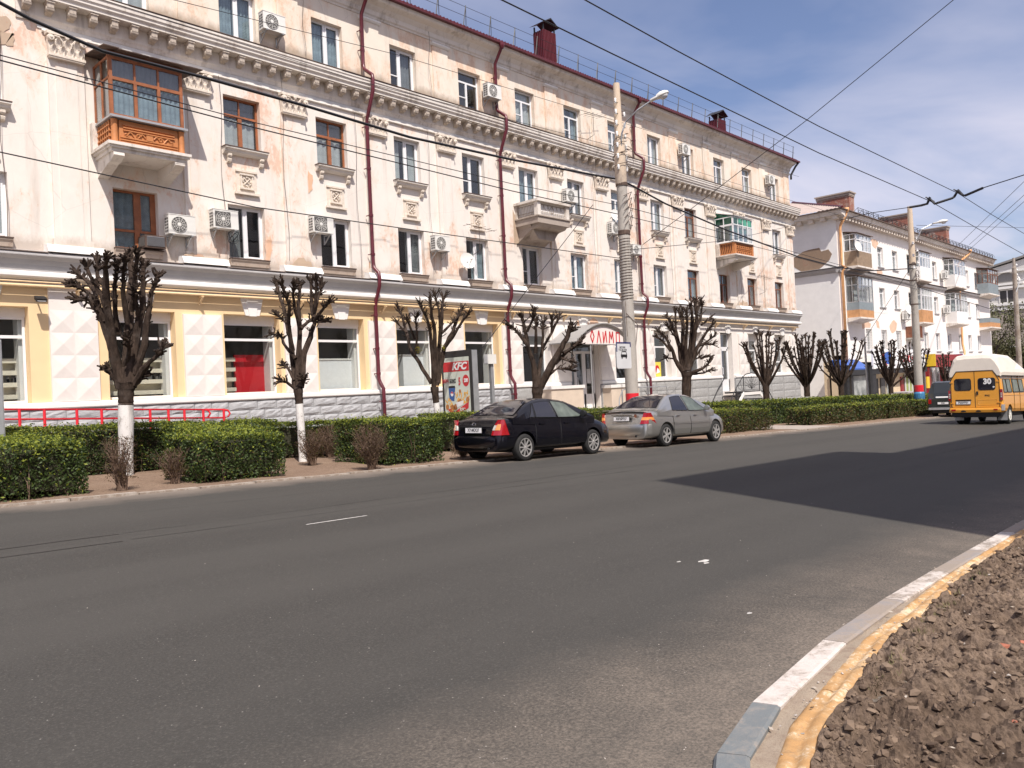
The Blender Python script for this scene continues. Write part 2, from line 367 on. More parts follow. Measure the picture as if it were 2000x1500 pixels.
M['kerb_grey'] = plaster('kerb_grey', (.17, .19, .20), (.24, .235, .225), (.28, .25, .22), (.3, .25, .2), .60, .4, 9, .2, (), 5)
M['kerb_dusty'] = plaster('kerb_dusty', (.28, .26, .25), (.33, .28, .24), (.28, .24, .20), (.36, .28, .22), .5, .7, 10, .3, (), 5)
M['kerb_yellow'] = plaster('kerb_yellow', (.50, .29, .125), (.58, .40, .22), (.74, .62, .46), (.24, .17, .11), .535, .8, 11, .3, (), 6)
M['kerb_light'] = plaster('kerb_light', (.44, .39, .34), (.33, .28, .23), (.26, .2, .16), (.2, .16, .13), .52, .7, 12, .3, (), 4)
M['strip'] = plaster('strip', (.34, .28, .215), (.28, .22, .165), (.25, .19, .15), (.19, .14, .11), .53, .6, 13, .5, (), 4)

def sheet(x0, x1, y0, y1, dz, nx=1, ny=1, bump=0, seed=0):
    mb = MB(); rows = []
    for i in range(nx + 1):
        x = x0 + (x1 - x0) * i / nx; r = []
        for j in range(ny + 1):
            y = y0 + (y1 - y0) * j / ny
            h = bump * (noise.noise((x * 1.3, y * 1.3, seed)) + .5 * noise.noise((x * 4, y * 4, seed))) if bump and 0 < i < nx and 0 < j < ny else 0
            r.append((x, y, gz(x, y) + dz + h))
        rows.append(r)
    mb.grid(rows); return mb
mb = MB(); xs = [-400, -40, 130, 500, 1500]; ys = [-500, -30, 40, 300, 900]
mb.grid([[(x, y, gz(x, y) - .02) for y in ys] for x in xs]); structure(mb, 'ground', M['paver'])
structure(sheet(-40, 130, -12, 13.1, 0), 'road', M['asphalt'])
structure(sheet(-10, 29.8, 13.26, 19.4, .02, 130, 26, .035), 'planting_strip', M['dirt'])
structure(sheet(33.7, 62, 13.26, 19.4, .02, 70, 18, .035, 3), 'planting_strip', M['dirt'])
structure(sheet(29.8, 33.7, 13.26, 19.4, .03, 4, 4), 'path', M['paver'])
structure(sheet(-10, 118, 19.4, 23.35, .04, 20, 2), 'pavement', M['paver'])
# flush kerb along the far side of the road, stone by stone
k = link('kerb', None, kind='structure')
mb = MB(); mb.obox((.495, 0, -.05), (.488, 0, 0), (0, .075, 0), (0, 0, .085)); me0 = None
x = 0.0
while x < 57:
    nm = 'kerb_stone'
    if me0 is None: o = mb.build(nm, M['kerb_light'], k); me0 = o.data
    else: o = link(nm, me0, k)
    o.location = (x, 13.18 + random.uniform(-.012, .012), gz(x, 13.18) + random.uniform(-.012, .006)); o.rotation_euler = (random.uniform(-.02, .02), .0283, random.uniform(-.008, .008))
    x += 1.0
# painted kerb on the near side: stones laid flush, white and grey by turns
kl = [(1.2, .35), (1.75, .95), (2.2, 1.33), (2.6, 1.56), (3.16, 1.70), (4.22, 1.83), (5.32, 1.89), (6.36, 1.91), (7.41, 1.92), (8.5, 1.93), (30, 1.95)]
def along(pl, x):
    for a, b in zip(pl, pl[1:]):
        if a[0] <= x <= b[0]:
            t = (x - a[0]) / (b[0] - a[0]); return a[1] + (b[1] - a[1]) * t
    return pl[-1][1]
k = link('painted_kerb', None, kind='structure')
cuts = [1.3, 1.75, 2.25, 2.62, 3.16, 4.22, 5.32, 6.36, 7.41, 8.5, 9.5, 10.5, 11.5, 12.5, 13.5, 14.5, 15.5, 16.5, 17.5]
cols = ['kerb_white', 'kerb_grey', 'kerb_grey', 'kerb_grey', 'kerb_white', 'kerb_dusty', 'kerb_white', 'kerb_dusty'] + ['kerb_white', 'kerb_dusty'] * 6
for i in range(len(cuts) - 1):
    a, b = cuts[i] + .004, cuts[i + 1] - .004; mb = MB(); rows = []
    for q in range(5):
        xx = a + (b - a) * q / 4; yy = along(kl, xx); dyv = (along(kl, xx + .05) - along(kl, xx - .05)) / .1; nrm = Vector((dyv, -1, 0)).normalized()
        r = []
        for off, h in ((0, -.05), (.0, .012), (.012, .03), (.115, .034), (.13, .028), (.13, -.05)):
            r.append((xx + nrm.x * off, yy + nrm.y * off, gz(xx, yy) + h))
        rows.append(r)
    mb.grid(rows); mb.face(rows[0][::-1]); mb.face(rows[-1])
    mb.build('kerb_stone', M[cols[min(i, len(cols) - 1)]], k)
# worn strip between the two kerbs, yellow kerb, soil bed
yl = [(1.4, -.2), (1.9, .5), (2.3, .98), (2.6, 1.33), (3.05, 1.47), (3.77, 1.58), (4.38, 1.67), (5, 1.71), (6.08, 1.78), (7, 1.80), (9.1, 1.82), (30, 1.83)]
mb = MB(); rows = []
for i in range(120):
    x = 1.45 + i * .14; a = along(kl, x) - .12 if x > 1.2 else .3; b = along(yl, x) - .03
    r = []
    for j in range(7):
        y = a + (b - a) * j / 6; h = .018 + .012 * noise.noise((x * 3, y * 9, 0))
        r.append((x, y, gz(x, y) + h))
    rows.append(r)
mb.grid(rows, flip=True); structure(mb, 'worn_verge', M['strip'])
k = link('yellow_kerb', None, kind='structure')
cuts = [1.5, 2.55, 3.5, 4.45, 5.45, 6.45, 7.45, 8.45, 9.45, 10.45, 11.45, 12.45, 13.45, 14.5]
for i in range(len(cuts) - 1):
    mb = MB(); rows = []; n = 60; a, b = cuts[i], cuts[i + 1]
    for q in range(n + 1):
        xx = a + .004 + (b - a - .008) * q / n; yy = along(yl, xx); dyv = (along(yl, xx + .08) - along(yl, xx - .08)) / .16; nrm = Vector((dyv, -1, 0)).normalized()
        e = .5 if q in (0, n) else 1
        r = []
        for off, h in ((0, -.03), (-.006, .010), (.008, .024), (.028, .031), (.048, .029), (.060, .024), (.074, .030), (.090, .043), (.112, .048), (.134, .043), (.150, .028), (.158, -.03)):
            wv = .012 * noise.noise((xx * 5, off * 20, i)) + .009 * noise.noise((xx * 21, off * 40, i)) + .003 * noise.noise((xx * 60, off * 90, i))
            r.append((xx + nrm.x * (off + wv), yy + nrm.y * (off + wv * .7), gz(xx, yy) + h + wv * e))
        rows.append(r)
    mb.grid(rows); mb.face(rows[0][::-1]); mb.face(rows[-1])
    mb.build('kerb_stone', M['kerb_yellow'], k, smooth=True)
mb = MB(); rows = []
def soil_h(x, y, e):
    v = Vector((x, y, 0))
    h = .055 + .02 * noise.noise(v * 1.6)
    t = noise.turbulence(v * 8, 5, False); h += .07 * (t - .22) * e
    h += .036 * max(0, noise.noise(v * 19 + Vector((5, 0, 0)))) * e + .014 * noise.noise(v * 45) * e
    return h
X = [1.6 + .5 * i for i in range(2)] + [2.55 + .0125 * i for i in range(440)] + [8.1 + .05 * i for i in range(40)] + [10.2 + .3 * i for i in range(16)]
for x in X:
    top = along(yl, x) - .135 if x > 1.4 else 0; r = []
    for j in range(150):
        y = top - (j / 149) ** 1.35 * 3.2; e = min(1, j / 5)
        r.append((x, y + (0 if j else .015 * noise.noise((x * 9, 0, 0))), gz(x, y) + soil_h(x, y, e)))
    rows.append(r)
mb.grid(rows, flip=True); structure(mb, 'soil_bed', M['soil'], smooth=False)
# clods lying loose on the bed
mb = MB(); ico = bmesh.new(); bmesh.ops.create_icosphere(ico, subdivisions=1, radius=1); iv = [v.co.copy() for v in ico.verts]; ifc = [[v.index for v in f.verts] for f in ico.faces]; ico.free()
def clod(mb, c, r, sq=.7, seed=0):
    n = len(mb.v); rot = Matrix.Rotation(random.uniform(0, 6.3), 3, 'Z') @ Matrix.Rotation(random.uniform(0, 6.3), 3, 'X')
    for v in iv:
        q = rot @ (v * r * (1 + random.uniform(-.5, .45))); mb.v.append((c[0] + q.x, c[1] + q.y, c[2] + q.z * sq))
    for f in ifc: mb.f.append(tuple(n + i for i in f)); mb.m.append(mb.mi)
for i in range(6500):
    x = 2.6 + 6.5 * random.random() ** 1.2; y = along(yl, x) - .15 - 1.7 * random.random() ** 1.2
    r = .004 + .022 * random.random() ** 3.2; clod(mb, (x, y, gz(x, y) + soil_h(x, y, 1) + r * .2), r)
M['clod'] = None
m_, n_, l_, b_ = new_mat('clod'); b_.inputs['Roughness'].default_value = .95; b_.inputs['Specular IOR Level'].default_value = .1
l_.new(mixcol(n_, l_, n_.new('ShaderNodeNewGeometry').outputs['Random Per Island'], (.085, .059, .044), (.215, .158, .115)), b_.inputs['Base Color']); M['clod'] = m_
mb.build('soil_clods', M['clod'], kind='stuff', label='loose clods of dug brown soil', category='soil')
mb = MB()
for i in range(45):
    x = 2.7 + 6 * random.random(); y = along(yl, x) - .25 - 1.4 * random.random(); r = .003 + .007 * random.random()
    clod(mb, (x, y, gz(x, y) + soil_h(x, y, 1) + .012), r)
for i in range(90):
    x = 1.8 + 9 * random.random(); y = along(kl, x) + .1 + 6 * random.random() ** 2; clod(mb, (x, y, gz(x, y) + .002), .0015 + .003 * random.random())
for i in range(80):
    x = 2.7 + 6 * random.random(); y = along(kl, x) - .15 - .12 * random.random(); clod(mb, (x, y, gz(x, y) + .03), .002 + .005 * random.random())
M['pebble'] = mat('pebble', (.40, .36, .32), .8, var=.3, scale=30)
mb.build('pebbles', M['pebble'], kind='stuff', label='small pale pebbles strewn on soil and road', category='gravel')
# tufts of grass by the yellow kerb
M['grass'] = mat('grass', (.10, .12, .03), .8, var=.3, scale=9, col2=(.20, .17, .07))
mb = MB()
for i in range(900):
    x = random.choice([3.9, 4.3, 4.6, 4.9, 5.4, 6.2, 7.2, 8.0]) + random.gauss(0, .16); y = along(yl, x) - .2 - abs(random.gauss(0, .03)); z = gz(x, y) + .045
    a = random.uniform(0, 6.3); h = random.uniform(.012, .04); dxx = math.cos(a); dyy = math.sin(a)
    mb.face([(x - dyy * .002, y + dxx * .002, z), (x + dyy * .002, y - dxx * .002, z), (x + dxx * h * .7, y + dyy * h * .7, z + h)])
mb.build('grass_tufts', M['grass'], kind='stuff', label='thin grass tufts beside the yellow kerb', category='grass')
# road paint and seams
M['paint_old'] = mat('paint_old', (.50, .48, .45), .8, var=.3, scale=20)
mb = MB(); a = (4.87, 8.01); b = (5.72, 8.03)
mb.face([(a[0], a[1] - .018, gz(*a) + .004), (b[0], b[1] - .018, gz(*b) + .004), (b[0], b[1] + .02, gz(*b) + .004), (a[0], a[1] + .02, gz(*a) + .004)])
structure(mb, 'road_marking', M['paint_old'])
mb = MB()
for cx, cy, r in ((5.78, 3.46, .075), (5.63, 3.60, .035), (5.72, 3.40, .045), (4.55, 2.42, .03)):
    mb.face([(cx + r * random.uniform(.5, 1) * math.cos(t * .7), cy + r * .6 * random.uniform(.5, 1) * math.sin(t * .7), gz(cx, cy) + .004) for t in range(9)])
structure(mb, 'paint_spill', M['paint_old'])
M['seam'] = mat('seam', (.035, .03, .027), .9, var=.3, scale=5)
mb = MB()
for y0, x0, x1 in ((9.15, -6, 3.25), (8.62, -6, 3.1)):
    rows = []
    for i in range(50):
        x = x0 + (x1 - x0) * i / 49; wv = .02 * noise.noise((x * 2, y0, 0)); wd = .014 + .008 * noise.noise((x * 5, y0, 3)); rows.append([(x, y0 + wv - wd, gz(x, y0) + .004), (x, y0 + wv + wd, gz(x, y0) + .004)])
    mb.grid(rows)
structure(mb, 'road_seam', M['seam'])

M['seam_faint'] = mat('seam_faint', (.040, .037, .033), .9, var=.5, scale=3)
mb = MB()
for y0, x0, x1, sl in ((9.16, 3.3, 14, .02), (8.63, 3.2, 13, .02), (5.4, 14, 40, .0), (10.9, 4, 24, -.01)):
    rows = []; n = int((x1 - x0) * 5)
    for i in range(n + 1):
        x = x0 + (x1 - x0) * i / n; yy = y0 + sl * (x - x0) + .05 * noise.noise((x * .8, y0, 0)) + .02 * noise.noise((x * 4, y0, 0)); wd = .004 + .007 * max(0, noise.noise((x * 1.7, y0, 3)) + .35); rows.append([(x, yy - wd, gz(x, yy) + .004), (x, yy + wd, gz(x, yy) + .004)])
    mb.grid(rows)
structure(mb, 'road_seam', M['seam_faint'])
# small litter: dry leaves and scraps on soil and road edge
M['litter'] = mat('litter', (.30, .22, .15), .8, var=.4, scale=20, col2=(.62, .56, .48))
mb = MB(); rn = random.Random(77)
for i in range(120):
    x = 2.6 + 6.5 * rn.random(); y = along(yl, x) + rn.choice([.12, .05, -.3, -.6, -.9]) + rn.gauss(0, .08); z = gz(x, y) + (.03 if y > along(yl, x) else soil_h(x, y, 1) + .02); a = rn.uniform(0, 6.3); L_ = rn.uniform(.006, .02); b_ = rn.uniform(.15, .5)
    mb.face([(x - L_ * math.cos(a), y - L_ * math.sin(a), z), (x + L_ * b_ * math.sin(a), y - L_ * b_ * math.cos(a), z + .004), (x + L_ * math.cos(a), y + L_ * math.sin(a), z + .003), (x - L_ * b_ * math.sin(a), y + L_ * b_ * math.cos(a), z)])
mb.build('litter', M['litter'], kind='stuff', label='dry leaves and small scraps on the soil bed', category='litter')

M['brick_bit'] = mat('brick_bit', (.36, .13, .08), .9, var=.3, scale=20); mb = MB()
for x, y, r in ((4.6, 1.05, .035), (4.75, 1.0, .022), (4.1, .72, .03), (5.9, 1.2, .03), (3.6, .8, .015), (6.8, 1.3, .03)): clod(mb, (x, y, gz(x, y) + soil_h(x, y, 1) + r * .3), r, .5)
mb.build('brick_fragments', M['brick_bit'], kind='stuff', label='reddish brick fragments lying in the soil bed', category='rubble')
# ------------------------------------------------------------------ the long four-storey apartment house
FY = 23.5
B1 = thing('apartment_building', 'long four-storey pink and white apartment house with peeling plaster and red roof edge', 'building', (0, 0, 0))
LO = [1.3, 4.75, 8.60, 12.03, 15.38, 18.75, 22.22, 25.57, 28.88, 32.27, 35.74, 39.1, 42.62, 46.1, 49.88]
PC = [3.9, 7.5, 11.1, 14.45, 17.83, 21.25, 24.68, 27.92, 31.35, 34.8, 38.18, 41.72, 45.15, 48.75, 52.28]
def holed_wall(mb, x0, x1, z0, z1, ops, y, dep, sill=True):
    xs = sorted({x0, x1} | {v for o in ops for v in o[:2]}); zs = sorted({z0, z1} | {v for o in ops for v in o[2:]})
    xs = [v for v in xs if x0 <= v <= x1]; zs = [v for v in zs if z0 <= v <= z1]
    for a, b in zip(xs, xs[1:]):
        for c, d in zip(zs, zs[1:]):
            cx, cz = (a + b) / 2, (c + d) / 2
            if any(o[0] < cx < o[1] and o[2] < cz < o[3] for o in ops): continue
            mb.face([(a, y, c), (b, y, c), (b, y, d), (a, y, d)])
    for a, b, c, d in ops:
        mb.face([(a, y, c), (a, y, d), (a, y + dep, d), (a, y + dep, c)]); mb.face([(b, y, c), (b, y + dep, c), (b, y + dep, d), (b, y, d)])
        mb.face([(a, y, d), (b, y, d), (b, y + dep, d), (a, y + dep, d)]); mb.face([(a, y, c), (a, y + dep, c), (b, y + dep, c), (b, y, c)])
W0 = 1.25
ops = []
for i, L in enumerate(LO):
    ops.append((L, L + W0, 6.25, 7.95))
    if L == 46.1: pass
    else: ops.append((L, L + W0, 8.95 if i in (2, 7, 12) else 9.73, 11.42))
    
mb = MB(); holed_wall(mb, -1, 52.75, 5.8, 13.1, ops, FY, .35); mb.build('wall', M['wall_mid'], B1)
mb = MB(); holed_wall(mb, -1, 52.75, 13.1, 15.95, [(L, L + W0, 13.2, 14.88) for L in LO], FY, .35); mb.build('wall', M['wall_top'], B1)
gops = [(L - .31, L + 1.6, 1.94, 4.47) for L in LO if L < 24]
mb = MB(); holed_wall(mb, -1, 24.25, 1.9, 5.9, gops, FY, .45); mb.build('wall', M['wall_yellow'], B1)
gw = [(25.27, 27.1), (31.98, 33.8), (35.2, 37.0), (38.8, 40.3), (45.7, 47.3), (49.3, 50.95)]
gops2 = [(a, b, 1.94, 4.47) for a, b in gw] + [(28.35, 30.6, .3, 4.4), (42.3, 43.75, .95, 4.47)]
mb = MB(); holed_wall(mb, 24.25, 52.75, .0, 5.9, gops2, FY, .45); mb.build('wall', M['wall_white'], B1)
mb = MB(); mb.face([(52.75, 23.5, -2), (52.75, 35, -2), (52.75, 35, 16), (52.75, 23.5, 16)]); mb.face([(-1, 23.5, -2), (-1, 35, -2), (-1, 35, 16), (-1, 23.5, 16)]); mb.face([(-1, 35, -2), (52.75, 35, -2), (52.75, 35, 16), (-1, 35, 16)])
mb.build('side_wall', M['wall_mid'], B1)
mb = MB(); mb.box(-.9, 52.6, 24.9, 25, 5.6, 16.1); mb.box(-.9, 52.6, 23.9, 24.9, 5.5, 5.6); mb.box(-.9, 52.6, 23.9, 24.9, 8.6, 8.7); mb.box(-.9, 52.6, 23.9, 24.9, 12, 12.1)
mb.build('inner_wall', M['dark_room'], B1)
M['shop_inside'] = mat('shop_inside', (.34, .33, .31), .9, var=.2, scale=.8)
mb = MB(); mb.box(-.9, 52.6, 26.6, 26.7, 0, 5.4); mb.box(-.9, 52.6, 23.96, 26.6, 4.9, 5.0); mb.box(-.9, 52.6, 23.96, 26.6, 1.6, 1.7)
for x in (24.3, 31.2, 41.2): mb.box(x, x + .1, 23.96, 26.6, 1.7, 4.9)
mb.build('shop_interior', M['shop_inside'], B1)

# plinth and its stones
mb = MB(); mb.box(-1, 24.3, 23.41, 23.6, -2, 1.76); mb.build('plinth', M['joint'], B1)
mb = MB(); mb.box(24.3, 28.3, 23.43, 23.6, -2, 1.76); mb.box(30.65, 42.25, 23.43, 23.6, -2, 1.76); mb.box(43.8, 52.8, 23.43, 23.6, -2, 1.76); mb.build('plinth', M['joint'], B1)
def stone_mesh(seed, rough, mt):
    """one dressed block, unit size, rock-faced"""
    rn = random.Random(seed); mb = MB(); rows = []
    for i in range(6):
        r = []
        for j in range(5):
            u, v = i / 5, j / 4; e = min(u, 1 - u, v, 1 - v) > .01
            r.append((u + (rn.uniform(-.04, .04) if e else 0), -rn.uniform(.3, 1) * rough - .03 if e else -.022, v + (rn.uniform(-.06, .06) if e else 0)))
        rows.append(r)
    mb.grid(rows)
    for p, q in (((0, 0), (1, 0)), ((1, 0), (1, 1)), ((1, 1), (0, 1)), ((0, 1), (0, 0))):
        mb.face([(p[0], -.022, p[1]), (q[0], -.022, q[1]), (q[0], .05, q[1]), (p[0], .05, p[1])])
    me = bpy.data.meshes.new('stone'); me.from_pydata(mb.v, [], mb.f); me.materials.append(mt); return me
SM = [stone_mesh(i, .034, M['stone_grey']) for i in range(7)]; SP = [stone_mesh(i + 20, .012, M['stone_speckle']) for i in range(4)]
for row in range(5):
    z1 = 1.73 - row * .285; x = 2.6 - (row % 2) * .3
    while x < 24.1:
        wd = min(random.uniform(.5, 1.05), 24.24 - x)
        o = link('stone', random.choice(SM), B1, (x + .006, 23.41, z1 - .275)); o.scale = (wd - .012, 1, .272)
        x += wd
for row in range(5):
    z1 = 1.74 - row * .47; x = 24.4 - (row % 2) * .0
    while x < 52.7:
        wd = 1.75
        for a, b in ((28.25, 30.65), (42.2, 43.8)):
            if x < a < x + wd: wd = a - x
            if a <= x < b: x = b; wd = 1.2
        wd = min(wd, 52.78 - x)
        o = link('stone', random.choice(SP), B1, (x + .01, 23.43, z1 - .455)); o.scale = (wd - .02, 1, .45); x += wd
mb = MB()
for a, b, y in ((-1, 24.3, 23.33), (24.3, 28.3, 23.36), (30.65, 42.25, 23.36), (43.8, 52.85, 23.36)):
    mb.prism([(23.6, 1.76), (y + .02, 1.76), (y, 1.79), (y, 1.88), (y + .05, 1.925), (23.6, 1.94)], a, b)
mb.build('plinth_band', M['trim_white'], B1)

# cornice over the shops
gaps = [(c - .72, c + .72) for c in PC]
def prof(mb, pts, a, b): mb.prism(pts, a, b)
mb = MB(); prof(mb, [(23.55, 5.98), (23.16, 5.86), (23.13, 5.80), (23.13, 5.77), (23.18, 5.74), (23.27, 5.68), (23.33, 5.55), (23.36, 5.37), (23.55, 5.37)], -1, 53.05); mb.build('shop_cornice', M['trim_grey'], B1)
mb = MB(); prof(mb, [(23.55, 5.368), (23.24, 5.366), (23.20, 5.32), (23.20, 5.24), (23.25, 5.2), (23.36, 5.17), (23.55, 5.165)], -1, 53.0); mb.build('moulding', M['trim_white'], B1)
mb = MB(); prof(mb, [(23.55, 5.16), (23.40, 5.16), (23.40, 5.03), (23.55, 5.0)], -1, 52.9); mb.build('moulding', M['trim_grey'], B1)
mb = MB()
xs = [-1] + [v for g in gaps for v in g] + [53.06]
for a, b in zip(xs[::2], xs[1::2]): mb = MB(); mb.box(a, b, 23.115, 23.3, 5.865, 5.885); mb.build('cornice_flashing', M['tin_edge'], B1)
mb = MB()
for a, b in gaps:
    if a < 0 or b > 53: b = min(b, 52.9)
    if a < 24 and b > 24: pass
    mb = MB(); mb.prism([(23.55, 6.16), (23.22, 6.12), (23.12, 5.96), (23.10, 5.905), (23.55, 5.905)], a, b); mb.build('pilaster_base', M['trim_white'], B1)

# pilasters with capitals
mb = MB()
for c in PC:
    mb = MB(); mb.box(c - .45, c + .45, 23.41, 23.52, 6.14, 11.22); mb.box(c - .27, c + .27, 23.385, 23.42, 6.3, 11.1)
    mb.box(c - .5, c + .5, 23.38, 23.52, 6.14, 6.32); mb.build('pilaster', M['wall_mid'], B1)
def leaf(mb, c, w, h, out):
    """an acanthus leaf curling forward"""
    rows = []
    for i in range(6):
        t = i / 5; ww = w * math.sin(math.pi * (.18 + .72 * t)); y = -out * (t ** 2) - .02
        z = h * t - (.12 * h if i == 5 else 0)
        rows.append([(c[0] - ww / 2, c[1] + y * .6, c[2] + z), (c[0] - ww / 4, c[1] + y - .02, c[2] + z * 1.02), (c[0], c[1] + y, c[2] + z), (c[0] + ww / 4, c[1] + y - .02, c[2] + z * 1.02), (c[0] + ww / 2, c[1] + y * .6, c[2] + z)])
    mb.grid(rows)
mb = MB()
mb.prism([(-.43, 0), (.43, 0), (.47, .5), (-.47, .5)], -.13, .02, axis='y')
mb.box(-.5, .5, -.20, .02, .52, .60); mb.box(-.46, .46, -.17, .02, -.05, .02); mb.box(-.44, .44, -.15, .02, -.09, -.05)
for x in (-.33, -.11, .11, .33): leaf(mb, (x, -.12, .02), .2, .24, .09)
for x in (-.22, 0, .22): leaf(mb, (x, -.12, .16), .22, .30, .12)
for sx in (-1, 1):
    mb.lathe([(.0, -.09), (.075, -.09), (.09, -.06), (.09, 0), (.075, .02), (0, .02)], (sx * .40, -.14, .42), (0, 1, 0), 12); mb.lathe([(0, -.12), (.03, -.11), (.04, -.08)], (sx * .40, -.14, .42), (0, 1, 0), 8)
    mb.tube([(sx * .08, -.16, .2), (sx * .12, -.2, .36), (sx * .2, -.2, .47), (sx * .32, -.19, .48)], .022, 6)
mb.lathe([(0, -.06), (.05, -.05), (.06, 0)], (0, -.17, .5), (0, 1, 0), 8)
cap0 = None
for c in PC:
    if cap0 is None: o = mb.build('capital', M['relief'], B1, (c, 23.42, 11.27)); cap0 = o.data
    else: link('capital', cap0, B1, (c, 23.42, 11.27))

# main cornice with its brackets
X0, X1 = 6.35, 53.2
mb = MB(); prof(mb, [(23.55, 13.14), (22.93, 13.03), (22.93, 12.97), (22.955, 12.95), (22.96, 12.86), (23.0, 12.82), (23.0, 12.76), (23.06, 12.70), (23.06, 12.63), (23.10, 12.62), (23.40, 12.62), (23.40, 12.24), (23.44, 12.18), (23.46, 12.10), (23.55, 12.10)], X0, X1)
mb.prism([(23.55, 13.135), (22.94, 13.02), (22.97, 12.86), (23.06, 12.70), (23.4, 12.63), (23.55, 12.63)], X1, X1 + .002)
mb.build('main_cornice', M['moulding'], B1)
mb = MB(); mb.box(X0 + .5, 52.78, 23.47, 23.52, 11.965, 12.095); mb.box(X0 + .3, 52.79, 23.455, 23.465, 12.2, 12.21); mb.build('frieze', M['frieze'], B1)
mb = MB(); mb.prism([(23.52, 11.96), (23.43, 11.95), (23.42, 11.90), (23.46, 11.87), (23.52, 11.87)], X0 + .6, 52.8); mb.build('moulding', M['moulding'], B1)
mb = MB(); x = X0
while x < X1: 
    b = min(x + random.uniform(1.5, 3), X1 + .02); mb.box(x, b - .01, 22.915 + random.uniform(-.01, .01), 23.4, 13.05, 13.068 + random.uniform(0, .012)); x = b
mb.prism([(23.56, 13.17), (22.93, 13.066), (22.93, 13.05), (23.56, 13.15)], X0, X1)
mb.build('cornice_flashing', M['rust'], B1)
mb = MB(); mb.prism([(23.11, 12.61), (23.11, 12.55), (23.13, 12.44), (23.18, 12.36), (23.25, 12.33), (23.30, 12.36), (23.39, 12.30), (23.39, 12.61)], -.085, .085)
mb.box(-.105, .105, 23.085, 23.4, 12.57, 12.615)
mb.lathe([(.0, -.112), (.05, -.105), (.06, -.09), (.06, .09), (.05, .105), (0, .112)], (0, 23.2, 12.42), (1, 0, 0), 10)
m0 = None; x = 6.55
while x < 53.1:
    if m0 is None: m0 = mb.build('bracket', M['bracket'], B1, (x, 0, 0)).data
    else: link('bracket', m0, B1, (x, 0, 0))
    x += .545
# narrow pilasters and eaves of the top floor
mb = MB()
for c in PC: mb = MB(); mb.box(c - .4, c + .4, 23.45, 23.52, 13.2, 15.42); mb.build('pilaster', M['wall_top'], B1)
mb = MB()
for c in PC: mb = MB(); mb.prism([(23.55, 15.40), (23.42, 15.40), (23.36, 15.46), (23.36, 15.52), (23.55, 15.55)], c - .46, c + .46); mb.build('pilaster_cap', M['trim_white'], B1)
mb = MB(); prof(mb, [(23.6, 15.60), (23.47, 15.60), (23.45, 15.66), (23.40, 15.70), (23.36, 15.84), (23.22, 15.98), (23.02, 16.06), (22.98, 16.10), (22.96, 16.20), (23.6, 16.2)], -1, 52.85)
mb.build('eaves_cornice', M['moulding'], B1)
mb = MB(); mb.prism([(22.80, 16.20), (22.80, 16.30), (23.0, 16.36), (31.0, 19.6), (31.0, 19.4), (23.6, 16.21)], -1.3, 53.2)
mb.prism([(31.0, 19.6), (39, 16.3), (39, 16.2), (31, 19.4)], -1.3, 53.2)
for i in range(300): mb.box(-1.2 + i * .18, -1.2 + i * .18 + .05, 22.79, 22.99, 16.26, 16.325)
mb.build('roof', M['roof_red'], B1)
# tin chimneys
for cx0, cx1, y0, y1, zt in ((28.65, 29.55, 24.3, 24.95, 18.65), (45.0, 45.87, 24.3, 25.0, 17.9)):
    mb = MB(); mb.box(cx0, cx1, y0, y1, 16, zt)
    n = 9
    for i in range(n): mb.box(cx0 + i * (cx1 - cx0) / n, cx0 + (i + .35) * (cx1 - cx0) / n, y0 - .04, y0, 16.2, zt)
    n = 6
    for i in range(n): mb.box(cx0 - .04, cx0, y0 + i * (y1 - y0) / n, y0 + (i + .35) * (y1 - y0) / n, 16.2, zt)
    ch = mb.build('chimney', M['roof_red'], B1)
    mb = MB()
    for a in (cx0 + .05, cx1 - .05):
        for b in (y0 + .05, y1 - .05): mb.box(a - .03, a + .03, b - .03, b + .03, zt, zt + .28)
    xm = (cx0 + cx1) / 2; mb.prism([(cx0 - .15, zt + .28), (xm, zt + .62), (cx1 + .15, zt + .28), (xm, zt + .55)], y0 - .12, y1 + .12, axis='y')
    mb.build('chimney_cap', M['black_metal'], ch)
# roof railing
rr = link('roof_railing', None, B1)
mb = MB(); mb.tube([(-.2, 0, 0), (0, 0, .98)], .024, 4); mb.tube([(.16, .2, 0), (0, 0, .98)], .017, 4); p0 = None; x = 15.2
while x < 53.1:
    if p0 is None: p0 = mb.build('railing_post', M['black_metal'], rr, (x, 23.1, 16.35)).data
    else: o = link('railing_post', p0, rr, (x, 23.1, 16.35)); o.rotation_euler = (random.uniform(-.04, .04), random.uniform(-.05, .05), 0)
    x += 1.45
mb = MB(); mb.tube([(14, 23.1, 17.3), (30, 23.1, 17.29), (53, 23.1, 17.3)], .010, 4); mb.tube([(14, 23.1, 16.9), (53, 23.1, 16.9)], .010, 4); mb.build('rail', M['black_metal'], rr)

# window sills, medallions, keystones
mb = MB(); mb.prism([(.1, .16), (-.26, .13), (-.26, .09), (-.20, .06), (-.18, .0), (-.10, -.06), (.1, -.06)], -.1, 1.36)
mb.mi = 1; mb.box(-.12, 1.38, -.275, .1, .135, .16); s_me = None
mb2 = MB(); mb2.prism([(.08, 0), (-.17, 0), (-.17, -.07), (-.13, -.12), (-.10, -.12), (-.13, -.17), (-.11, -.24), (-.04, -.28), (.08, -.28)], -.06, .06); mb2.lathe([(0, -.075), (.045, -.07), (.045, .07), (0, .075)], (0, -.11, -.06), (1, 0, 0), 8)
c_me = None
mb3 = MB(); mb3.box(-.35, .35, -.03, .05, -.34, .34); mb3.box(-.37, .37, -.075, -.02, .30, .36); mb3.box(-.42, .42, -.10, -.02, -.42, -.35)
mb3.box(-.22, -.17, -.07, -.02, -.2, .22); mb3.box(.17, .22, -.07, -.02, -.2, .22); mb3.box(-.24, .24, -.09, -.02, .2, .25); mb3.box(-.24, .24, -.09, -.02, -.25, -.2)
